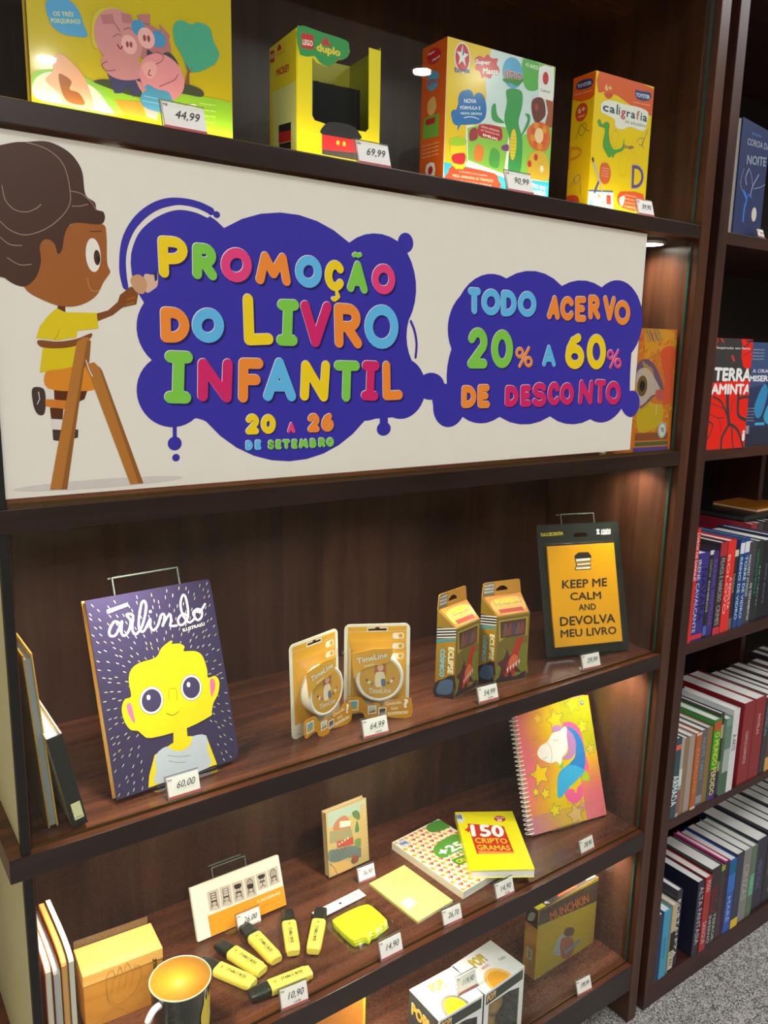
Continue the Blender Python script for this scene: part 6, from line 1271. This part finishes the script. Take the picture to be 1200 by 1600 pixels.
# plain shield and blade in place of the printed figure
A.poly(smooth([(54.7, 38.1), (70, 70.9), (93.3, 65.6), (93.8, 24.7), (82.7, 21.4)]), '8c9494', 2); A.poly(smooth([(78.6, 61.1), (114.2, 49.9), (125.8, 14.9), (108, 0.1), (83, 18.3)]), '8a5a48', 3); A.poly([(89.8, 26.7), (143.5, 33), (146.1, 24), (97, 16.1)], '6a7884', 4)
A.poly(smooth([(86.2, 74.7), (95.3, 82), (119.7, 70.6), (117.6, 54.1), (93.6, 62.6)]), '5c4c44', 4)
A.build('front_print', t, 0, .0002)
A = Art(lift=.00005)
A.rect(.3, .3, W*1000-.3, D*1000-.3, '4c4034', 0); A.poly([(2, 3), (26, 3), (24, 26), (2, 30)], 'e8dc20', 1); A.poly([(28, 8), (40, 4), (36, 22)], 'd8d4cc', 1); A.rect(70, 6, 130, 20, 'b84430', 1); A.at('MUNCHKIN', 74, 8, 52, 9, 'd8803c', .04); A.poly([(W*1000-32, 8), (W*1000-4, 5), (W*1000-2, 24), (W*1000-20, 30)], 'dcdccc', 1)
A.build('top_print', t, mt=TOP(H))
A = Art(lift=.00005)
A.rect(.3, H*1000-42, D*1000-.3, H*1000-.3, '3c342c', 0); A.poly(smooth([(6, H*1000-36), (20, H*1000-30), (26, H*1000-10), (12, H*1000-16)]), 'b8b0a0', 1); A.rect(8, 40, D*1000-10, 66, 'd8c8a0', 1); A.txt('CARTAS', [(12, 62), (12, 43), (20, 62)], '5a3c20', .03, 2)
A.build('side_print', t, mt=LEFT(D))
tag('mu', -.166, .006, ZE, '199,99', 'price tag reading 199,99 below the card game box', -.08, .040, .028)

def pop(key, D, label, rnd_c):
    p = POSE[key]; W, H = p[5]-.002, .14
    t = thing('collectible_figure_box', label, 'box', (p[0], p[1]+.001, ZE), p[3], 'white window boxes on the bottom shelf')
    w1 = [(.012, .012), (W-.012, .012), (W-.012, H*.72), (W*.62, H*.78), (.012, H*.80)]
    prism('front_panel', [(0, 0), (W, 0), (W, H), (0, H)], 0, .0010, 0, paint('e6e8e6', .3, .4), t, hole=w1)
    box('left_side', 0, .001, .001, D, 0, H, paint('343834', .3, .4), t); box('right_side', W-.001, W, .001, D, 0, H, paint('2c302c', .3, .4), t)
    box('back_side', .001, W-.001, D-.001, D, 0, H, paint('20221e', .4), t); box('top_flap', 0, W, 0, D, H, H+.001, paint('eeece8', .3, .4), t, .0003); box('base', .001, W-.001, .001, D-.001, 0, .001, paint('20221e', .4), t)
    box('window_film', .008, W-.008, .0012, .0014, .008, H*.84, M['blister'], t)
    box('inner_tray', .012, W-.012, D-.020, D-.002, .004, H-.006, M['blister'], t)
    # plain unpainted vinyl blank: round head on a small body
    lathe('vinyl_blank', [(0, .002), (.016, .002), (.018, .03), (.010, .042), (.024, .052), (.030, .070), (.026, .092), (.012, .100), (0, .101)], paint(rnd_c, .4, .1), t, 28, (W*.5, D*.48, 0))
    A = Art(lift=.00005); w_, h_ = W*1000, H*1000
    A.poly([(4, h_*.82), (w_-4, h_*.82), (w_-4, h_-4), (4, h_-4)], '3c443c', 1)
    A.txt('POP!', [(7, h_*.85), (30, h_*.85), (7, h_-6)], 'f0ece0', .14, 2); A.txt('POP!', [(8, h_*.855), (29, h_*.855), (8, h_-7)], 'd8a020', .04, 3)
    A.build('front_print', t, 0, .0002)
    A = Art(lift=.00005); d_ = D*1000
    A.txt('POP!', [(w_*.30, d_*.60), (w_*.60, d_*.60), (w_*.30, d_*.88)], '3a3428', .16, 1); A.txt('POP!', [(w_*.31, d_*.61), (w_*.59, d_*.61), (w_*.31, d_*.87)], 'd8b838', .06, 2)
    A.at('VINYL', w_*.36, d_*.48, w_*.18, d_*.07, 'd86060', .03)
    A.at('Funko', w_*.76, d_*.42, w_*.14, d_*.09, '9a948c', .02)
    c_ = ('f0d810', '6c6458') if rnd_c == 'c8a018' else ('eaa428', 'eec070')
    A.poly(arc(w_*.42, 0.5, w_*.26, d_*.42, 0, 180, 16), c_[1], 1); A.poly(arc(w_*.42, 0.5, w_*.20, d_*.34, 0, 180, 16), c_[0], 2)
    A.build('top_print', t, mt=TOP(H+.001))
    A = Art(lift=.00005)
    A.txt('POP!', [(8, 96), (D*700, 96), (8, 122)], 'e0d8c0', .14, 1); A.txt('POP!', [(9, 97), (D*690, 97), (9, 121)], 'c89828', .05, 2)
    A.build('side_print', t, mt=LEFT(D))
    return t
pop('pop1', .085, 'white window box with a yellow print on top, left of the pair', 'c8a018')
pop('pop2', .088, 'white window box with an orange print on top, right of the pair', 'b88c30')
tag('pop', -.474, .030, ZE+.1412, '119,90', 'price tag reading 119,90 standing on the white window boxes', -.02, .046, .029)
t = thing('orange_book', 'flat orange book with a yellow edge facing out, bottom shelf behind the window boxes', 'book', (-.800, .10, ZE), 0)
slab('cover', 0, .163, 0, .24, 0, .002, 0, paint('cf7c22', .4, .2), t, .0004); slab('pages', .001, .166, .001, .238, .002, .010, 0, M['paper'], t); slab('back_cover', 0, .168, 0, .24, .010, .012, 0, paint('e0b428', .4), t, .0004)
slab('edge_strip', .163, .168, 0, .24, .0, .002, 0, paint('e0b428', .4), t)

# ================================================================ BOOKCASE CONTENTS
p = POSE['terra']; W, H, tl = p[5], p[6], p[4]
t = thing('novel', 'red and black novel titled TERRA FAMINTA facing out on the bookcase', 'book', (p[0]+.006, p[1], 1.2589), p[3])
slab('cover', 0, W, 0, H, 0, .0015, tl, paint('d0180c', .3, .3), t, .0003); slab('pages', 0, W-.001, 0, H-.001, .0015, .015, tl, M['paper'], t); slab('back_cover', 0, W, 0, H, .015, .0165, tl, paint('303032', .4), t, .0003)
A = Art(lift=.00005, clip=(W*1000, H*1000)); w_, h_ = W*1000, H*1000
A.rect(.2, .2, w_-.2, h_-.2, 'ee1a0c', 0)
D_ = '363638'
A.poly([(17.2, 215.7), (88.5, 216.9), (92.7, 205.9), (93.1, 182.1), (101.3, 161.6), (119.1, 154.9), (140.9, 162), (144.3, 137.6), (10.2, 130.5), (5.6, 147.3)], D_, 1)
A.poly([(111, 214.9), (140.8, 214.9), (139.9, 210.6), (111.8, 209)], D_, 1)
for q_, c_ in (([(23.9, 215), (32.8, 207), (36.7, 207.9), (29.1, 215.2)], 'd8302c'), ([(60, 183.2), (68.3, 171.5), (74.5, 172.4), (66.7, 184.2)], 'd8302c')): A.poly(q_, c_, 2)
for q_, wd in (([(58.3, 110), (61.1, 87.6), (67.1, 61.5), (71.6, 47.5)], 9), ([(71.4, 49.2), (61.8, 37.3), (51.4, 21.9), (51.4, -0.8)], 6), ([(72.7, 49.2), (94.8, 39.8), (111.5, 19.8), (123.2, -3.9)], 6), ([(67.1, 61.5), (47.6, 86.1), (35.6, 96.5), (16, 103.5)], 4), ([(94.2, 109.8), (94.3, 87.2), (100.1, 64.3), (132.8, 53), (145.8, 41.9)], 7), ([(95.5, 99.3), (120.5, 102.6), (143.8, 98.9)], 5), ([(80.1, 45.5), (84.7, 20.8), (90, 1.1)], 3.5),
        ([(9.4, 69.6), (31.6, 62.3), (53.3, 61.8)], 1.6), ([(37.2, 60.5), (44.1, 48.2), (47.2, 34.3)], 1.3), ([(5.7, 56.1), (19.8, 48.9), (14, 30.1), (7, 21.8)], 3), ([(76.6, 73.5), (74.6, 89.2), (84.1, 101.2)], 1.4), ([(98.4, 183.9), (117.1, 191.1), (132.8, 200)], 1.6), ([(105.6, 213.9), (112.2, 206.4), (93.6, 199.2)], 3), ([(12.1, 91.7), (28.7, 86.3), (53.9, 79.1)], 1.6)):
    A.line(smooth(q_, False), wd, D_, 3)
A.txt('Inspirado em fatos', [(15.3, 193.8), (119.5, 194.2), (14.6, 199.9)], 'd8d8d8', .02, 4)
A.txt('TERRA', [(12.4, 133.9), (129.3, 132.3), (13.2, 160.4)], 'f4f2f0', .045, 4); A.txt('FAMINTA', [(-5.6, 107.9), (131.3, 106.9), (-5.4, 129.2)], 'f4f2f0', .045, 4)
A.txt('i', [(115.2, 13.5), (124.4, 13.1), (115.1, 35.7)], 'f4f2f0', .05, 4)
A.build('cover_print', t, tl, .0002)
t = thing('novel', 'dark blue novel titled A ORAÇÃO MISERERE facing out, right of the red one', 'book', (.222, .012, 1.2589), -.07)
slab('cover', 0, W, 0, H*.98, 0, .0015, tl, paint('26365e', .3, .3), t, .0003); slab('pages', 0, W-.001, 0, H*.97, .0015, .020, tl, M['paper'], t); slab('back_cover', 0, W, 0, H*.98, .020, .0215, tl, paint('26365e', .4), t, .0003)
A = Art(lift=.00005); h_ *= .98
A.rect(.2, .2, w_-.2, h_-.2, '26365e', 0); A.poly([(w_*.02, h_*.55), (w_*.5, h_*.6), (w_-1, h_*.8), (w_-1, h_-1), (1, h_-1)], '38507c', 1)
A.poly(smooth([(w_*.3, h_*.40), (w_*.5, h_*.6), (w_*.62, h_*.52), (w_*.5, h_*.3), (w_*.36, h_*.28)]), '2c8cc0', 2); A.poly(smooth([(w_*.56, h_*.28), (w_*.8, h_*.5), (w_*.95, h_*.4), (w_*.8, h_*.2)]), '3aa0cc', 2); A.rect(w_*.34, h_*.2, w_*.6, h_*.225, '48b0d8', 3); A.rect(.3, .3, w_-.3, h_*.18, '222c44', 2)
A.at('A ORAÇÃO', w_*.16, h_*.70, w_*.72, h_*.055, 'ececf0', .03); A.at('MISERERE', w_*.10, h_*.625, w_*.8, h_*.06, 'ececf0', .04)
for k in range(4): A.at('primeiro livro', w_*.14, h_*(.92-.03*k), w_*.3, h_*.016, 'c8d0dc', .01)
for k in range(5): A.at('edição revista', w_*.06, h_*(.36-.03*k), w_*.24, h_*.014, 'b0bcd0', .01)
A.rect(w_*.08, h_*.12, w_*.2, h_*.2, '8890a0', 3)
A.build('cover_print', t, tl, .0002)

p = POSE['blue']; W, H, tl = p[5], p[6], p[4]
t = thing('fantasy_book', 'glossy dark blue book with branching trees facing out on the bookcase top shelf', 'book', (p[0], .004, 1.6665), p[3])
slab('cover', 0, W, 0, H, 0, .002, tl, paint('1a2c5a', .25, .5), t, .0004); slab('pages', .002, W-.002, .001, H-.001, .002, .022, tl, M['paper'], t); slab('back_cover', 0, W, 0, H, .022, .024, tl, paint('1a2c5a', .3), t, .0004)
A = Art(lift=.00005, clip=(W*1000, H*1000)); w_, h_ = W*1000, H*1000
A.rect(.2, .2, w_-.2, h_-.2, '1c3060', 0)
A.txt('COROA DA', [(28.2, 160), (137, 168.7), (29.1, 172.4)], '8a98a8', .03, 2); A.txt('NOITE', [(34.8, 127.2), (127.6, 138), (34.5, 144.2)], '8a98a8', .03, 2); A.txt('fantasia', [(45.7, 181), (92.1, 184.4), (44.3, 186.1)], '3a78b8', .02, 2)
for q_, wd, c_ in (([(43.9, 27.6), (44.4, 50), (50.6, 66.8), (34.9, 78.7)], 7, '2878d8'), ([(48.5, 58.5), (56.8, 75.6), (74.6, 73.4)], 4, '2060b8'), ([(67.1, 77.1), (73.3, 94), (97.2, 118.5)], 2.4, 'a8b4c0'), ([(73.3, 94), (65.1, 108.6), (53.7, 119.4)], 1.6, '9aa8b8'), ([(43.8, 92.7), (36.6, 104.1), (48.8, 121.7)], 2.4, 'a8b4c0'), ([(15.1, 91.4), (16.7, 100.9), (24.8, 117.7)], 1.5, '8a9ab0'), ([(78.7, 90), (111.8, 98.2), (132.1, 106.2)], 1.4, '8a9ab0'), ([(30.9, 78.1), (15.8, 88.4), (18.6, 93.5)], 1.5, '8a9ab0')):
    A.line(smooth(q_, False), wd, c_, 2)
c_ = [(93.1, 45.2)][0]; A.ell(c_[0], c_[1], 12, 13, 'd8ccc8', z=3); A.at('novo', c_[0]-7, c_[1]-1, 14, 4, 'b88880', .01)
A.build('cover_print', t, tl, .0002)
tag('bl', .192, .001, 1.6665, '59,90', 'white price tag beside the dark blue book on the bookcase', .1, .026, .016)

def row(z, data, shelf):
    for i, dd in enumerate(data):
        x0, x1, h, c, lab, kw = dd
        spine_book(x0, x1-x0, h, c, lab+', '+shelf, z, grp='books standing on the bookcase', **kw)
WT = 'e4e4e8'
S3 = 'third bookcase shelf'; S4 = 'fourth bookcase shelf'; S5 = 'lowest bookcase shelf'
row(.8586, [
 (0.0862, 0.1020, .243, 'd8281c', 'tall bright red book against the left side', dict(y=0.004, title=[('LIVROS DE SANGUE', .55, .96, 'f4d8d0')], d=.15)),
 (0.1028, 0.1440, .188, '3a2f86', 'violet book with grey gothic letters', dict(y=0.006, band=[(0, .98, '3a2f86'), (.02, .07, 'd83040')], title=[('IRENE CAVALCANTE', .10, .93, 'c8c8d0', .06, .34), ('NAVARA', .22, .82, '1c1a40', .45, .95, .05)])),
 (0.1445, 0.1580, .190, '1c1c24', 'black book with an olive and white spine title', dict(y=0.006, band=[(.03, .14, '4a68c0'), (.95, 1, 'd8d8c8')], title=[('CONTOS', .70, .90, '9aa850'), ('SOMBRIOS', .3, .66, 'b8b8a8')])),
 (0.1585, 0.1810, .186, '3c2a72', 'deep purple book with faded lettering', dict(y=0.007, title=[('RAINHA VERMELHA', .12, .9, '6a549a')])),
 (0.1815, 0.2070, .202, '332e34', 'charcoal book lettered FILHOS E NARCISO', dict(y=0.006, band=[(.85, 1, 'b02a38'), (0, .08, 'c83848')], title=[('CRIMES', .1, .32, 'a8a4a0'), ('FILHOS E NARCISO', .36, .83, 'b0aca8')])),
 (0.2075, 0.2380, .203, 'ea2b2b', 'scarlet book with pale pink lettering', dict(y=0.005, title=[('BOLOVO', .2, .85, 'f8b8b0', .1, .42, .05), ('A REVOLTA', .25, .6, 'f8d0c8', .56, .86)])),
 (0.2385, 0.2560, .182, '3a2824', 'dark brown book with beige lettering', dict(y=0.008, band=[(.0, .14, '7a6250'), (.9, .98, 'd8d0c0')], title=[('TIGANÁ', .45, .7, 'b8a890')])),
 (0.2565, 0.2740, .200, '1f4a86', 'blue book with white lettering, left of a twin', dict(y=0.006, band=[(.84, .96, 'e0e4ec')], title=[('REINO DE VIDRO', .1, .8, 'c8e0f0')])),
 (0.2745, 0.2930, .201, '1d4a8c', 'blue book with white lettering, right of its twin', dict(y=0.006, band=[(.84, .96, 'e0e4ec')], title=[('TORRE DE VIDRO', .1, .8, 'c8e0f0')])),
 (0.2935, 0.3260, .189, '3e424e', 'slate grey book lettered MARGARET ATWOOD', dict(y=0.008, title=[('MARGARET ATWOOD', .35, .85, 'd0d4dc', .1, .4, .03), ('OS TESTAMENTOS', .05, .5, 'e8e8e8', .62, .86)])),
 (0.3265, 0.3580, .187, '1c2a2c', 'blackish green book with emerald title', dict(y=0.009, title=[('CANTIGA DO BOSQUE', .35, .9, '2c9068', .1, .42, .03), ('jardim', .2, .7, '7aa898', .6, .8)])),
 (0.3585, 0.4080, .185, '121828', 'thick black and navy book with pale branches', dict(y=0.010, title=[('noite escura', .2, .7, '5a6a80', .3, .5)])),
 (0.4085, 0.4340, .188, '26386a', 'navy book with a white title', dict(y=0.010, title=[('SINAL DE VIDA', .2, .7, 'd8d8e0')])),
 (0.4345, 0.4560, .186, '6a3040', 'wine coloured book', dict(y=0.010, title=[('VINHA', .3, .7, 'c8a8a8')])),
 (0.4565, 0.4830, .195, 'a83040', 'tall crimson book set back from the edge', dict(y=0.100, d=.16)),
 (0.4835, 0.5130, .194, '3c3c44', 'tall grey book set back from the edge', dict(y=0.100, d=.16)),
 (0.5135, 0.5410, .195, '1c1c22', 'tall black book set back from the edge', dict(y=0.100, d=.17)),
 (0.5415, 0.5700, .194, '22242a', 'second tall black book set back from the edge', dict(y=0.100, d=.18)),
 (0.5705, 0.6000, .192, '2a3038', 'tall blue-black book set back from the edge', dict(y=0.100, d=.18)),
], S3)
row(.4563, [
 (0.0862, 0.1100, .190, '1f4a52', 'dark teal book with big white graffiti lettering', dict(y=0.004, band=[(.34, .5, '2c8488'), (.86, .92, 'e06858')], title=[('ARMADA', .17, .55, 'f0f0f0', .05, .95, .08)])),
 (0.1105, 0.1225, .183, 'b0a8a4', 'thin grey and rose book', dict(y=0.005, band=[(.05, .35, '8c5a5c'), (.4, .62, 'd8d8d8')])),
 (0.1230, 0.1400, .181, '8c7656', 'tan book with a plain spine', dict(y=0.006)),
 (0.1405, 0.1620, .181, 'a8988e', 'pinkish beige book', dict(y=0.006)),
 (0.1625, 0.1830, .182, 'b86434', 'rust orange book with cream borders', dict(y=0.004, band=[(0, 1, 'ddd0b8'), (.03, .97, 'b4622f')], title=[('PATRULHA', .2, .8, 'c88860')])),
 (0.1835, 0.2060, .183, '5a6068', 'grey mottled book', dict(y=0.005, band=[(.04, .14, '8c949c')], title=[('CARTAS', .35, .6, '9098a0'), ('NORTE', .65, .9, '9098a0')])),
 (0.2065, 0.2270, .183, '8e6c3e', 'brown book with black edges', dict(y=0.006)),
 (0.2275, 0.2560, .196, '3c8a38', 'green and purple book lettered O MUNDO PERDIDO', dict(y=0.004, band=[(0, .38, '54307a'), (.38, .86, '4aa030'), (.86, .97, 'c05a2c')], title=[('O MUNDO PERDIDO', .06, .84, 'e8e83c', .2, .85, .05)])),
 (0.2565, 0.2720, .203, '3a3834', 'dark book with beige and olive patches', dict(y=0.008, band=[(.3, .42, 'b0a080'), (.7, .86, 'c0b090'), (.42, .56, '2c3c30')])),
 (0.2725, 0.2980, .188, '7a9884', 'pale green paperback with a misty landscape spine', dict(y=0.002, band=[(0, .3, '4a6a54'), (.3, .6, 'a8b8ac'), (.6, .9, '6a8878')])),
 (0.2985, 0.3240, .203, 'e0e2e4', 'tall white glossy book', dict(y=0.002, title=[('A ARTE', .5, .7, '5a6068')])),
 (0.3450, 0.3910, .206, '8e1e24', 'thick dark red hardback, left of a pair', dict(y=0.004, d=.185, title=[('CONTOS COMPLETOS', .25, .65, 'e0b8b0', .35, .6)])),
 (0.3915, 0.4370, .206, '8e1e24', 'thick dark red hardback, right of a pair', dict(y=0.004, d=.185, title=[('NOVELAS', .55, .8, 'e0b8b0', .35, .6)])),
 (0.4385, 0.4640, .198, '2c2e34', 'charcoal book beside the dark red pair', dict(y=0.004, d=.175, title=[('CRÔNICAS', .5, .9, '8898a8')])),
 (0.4645, 0.5000, .196, '5a3830', 'brown patterned book', dict(y=0.006, d=.17, band=[(0, .18, 'd8a860')])),
 (0.5005, 0.5300, .193, '4a3434', 'dark brown book', dict(y=0.006, d=.17)),
 (0.5305, 0.5650, .194, '382a28', 'blackish brown book', dict(y=0.006, d=.17)),
 (0.5655, 0.6000, .198, '5a4438', 'umber book', dict(y=0.006, d=.17)),
 (0.6005, 0.6400, .190, '7c6a58', 'beige-brown book', dict(y=0.008, d=.16)),
 (0.6405, 0.6750, .196, '44302c', 'chestnut book', dict(y=0.008, d=.16)),
 (0.7100, 0.7400, .194, '3a3038', 'plum book past the divider', dict(y=0.008, d=.20)),
 (0.7405, 0.7750, .198, '503c34', 'cocoa book past the divider', dict(y=0.008, d=.20)),
 (0.7755, 0.8100, .192, '2c3438', 'slate book past the divider', dict(y=0.008, d=.20)),
], S4)
row(.055, [
 (0.0862, 0.1040, .172, '18264a', 'thin navy book against the left side', dict(y=0.002)),
 (0.1050, 0.1310, .173, '3aa0c8', 'sky blue book', dict(y=0.002, title=[('DIÁRIO', .3, .6, '2c7ca8')])),
 (0.1365, 0.1555, .176, 'c8b890', 'cream and black book', dict(y=0.002, band=[(0, .6, '28261f'), (.05, .32, 'd0c8b0')], title=[('O REI', .1, .3, '28261f')])),
 (0.1565, 0.1755, .202, '26242e', 'black book with bold white lettering', dict(y=0.006, title=[('FORTALEZA', .14, .88, 'dcdce0', .1, .75, .05)])),
 (0.2295, 0.2555, .196, '23243a', 'thick midnight blue book standing apart', dict(y=0.002, d=.15, title=[('ALTA FANTASIA', .14, .92, 'b8b8c8', .3, .95, .04)])),
 (0.2560, 0.2815, .198, 'b0201e', 'deep red book', dict(y=0.000, title=[('SANGUE', .1, .4, 'd8b8b8'), ('FOGO', .8, .95, 'e8d8d8')])),
 (0.2820, 0.3235, .208, '241c20', 'thick black book with red lettering', dict(y=0.002, title=[('DRÁCULA', .42, .75, '9a2a2c', .2, .9, .03), ('INFERNO', .04, .4, 'c8c8c8', .15, .42), ('TERROR', .04, .4, 'c8c8c8', .58, .85)])),
 (0.3240, 0.3415, .200, '33302c', 'charcoal book with a lime top', dict(y=0.004, band=[(.93, 1, '98b840')])),
 (0.3420, 0.3595, .206, 'd0207c', 'magenta-sided book with a dark spine', dict(y=0.004, band=[(0, 1, '34343e')])),
 (0.3600, 0.3915, .200, '2456b8', 'royal blue book with white splashes', dict(y=0.004, band=[(.55, .8, '3a78d0'), (.8, .95, '1c6a9c')], title=[('MARÉ', .15, .5, 'a8c0f0')])),
 (0.3920, 0.4235, .205, '30364a', 'slate blue book with a small yellow label', dict(y=0.004, band=[(0, .12, 'e8c840')])),
 (0.4240, 0.4615, .200, '8a8a86', 'grey book with pale marks', dict(y=0.006, title=[('CINZAS', .3, .8, 'b8b8b0')])),
 (0.4620, 0.4875, .199, '607a60', 'grey-green book', dict(y=0.006, band=[(.3, .6, '5aa878')], title=[('VERDE', .3, .6, 'a8d0b8')])),
 (0.4880, 0.5375, .205, '26283c', 'thick dark navy book', dict(y=0.008, d=.165, title=[('MEMÓRIAS', .3, .7, '6a70a0')])),
 (0.5380, 0.5815, .215, '1e2028', 'thick black book with fine yellow lettering', dict(y=0.008, d=.175, title=[('HISTÓRIA SEM FIM', .4, .9, 'a89838', .3, .45), ('NOITE', .15, .5, 'b8b8b8', .6, .75)])),
 (0.5820, 0.6215, .208, '22242c', 'black book with grey lettering', dict(y=0.008, d=.17, title=[('MUNDOS', .3, .7, '70747c')])),
 (0.6220, 0.6615, .204, '2c2c34', 'blackish book far along', dict(y=0.010, d=.17)),
 (0.6620, 0.7015, .210, '3a3a3c', 'dark grey book far along', dict(y=0.010, d=.18)),
 (0.7020, 0.7415, .206, '26262e', 'ink-blue book far along', dict(y=0.010, d=.18)),
 (0.7420, 0.7815, .205, '484450', 'mauve-grey book far along', dict(y=0.010, d=.18)),
 (0.7820, 0.8215, .206, '303438', 'gunmetal book far along', dict(y=0.010, d=.18)),
], S5)
t = thing('loose_book', 'black book lying flat on top of the standing books, third bookcase shelf', 'book', (.46, .12, .8586+.196), .05)
box('cover', 0, .20, 0, .14, .012, .014, paint('1c1e1e', .4), t, .0004); box('back_cover', 0, .20, 0, .14, 0, .002, paint('1c1e1e', .4), t, .0004); box('pages', .002, .197, .002, .138, .002, .012, paint('30302e', .7), t)
t = thing('loose_book', 'orange book lying flat on the black one, third bookcase shelf', 'book', (.53, .13, .8586+.2104), .02)
box('cover', 0, .15, 0, .12, .006, .008, paint('d08020', .4), t, .0004); box('back_cover', 0, .15, 0, .12, 0, .002, paint('d08020', .4), t, .0004); box('pages', .002, .147, .002, .118, .002, .006, M['paper'], t)
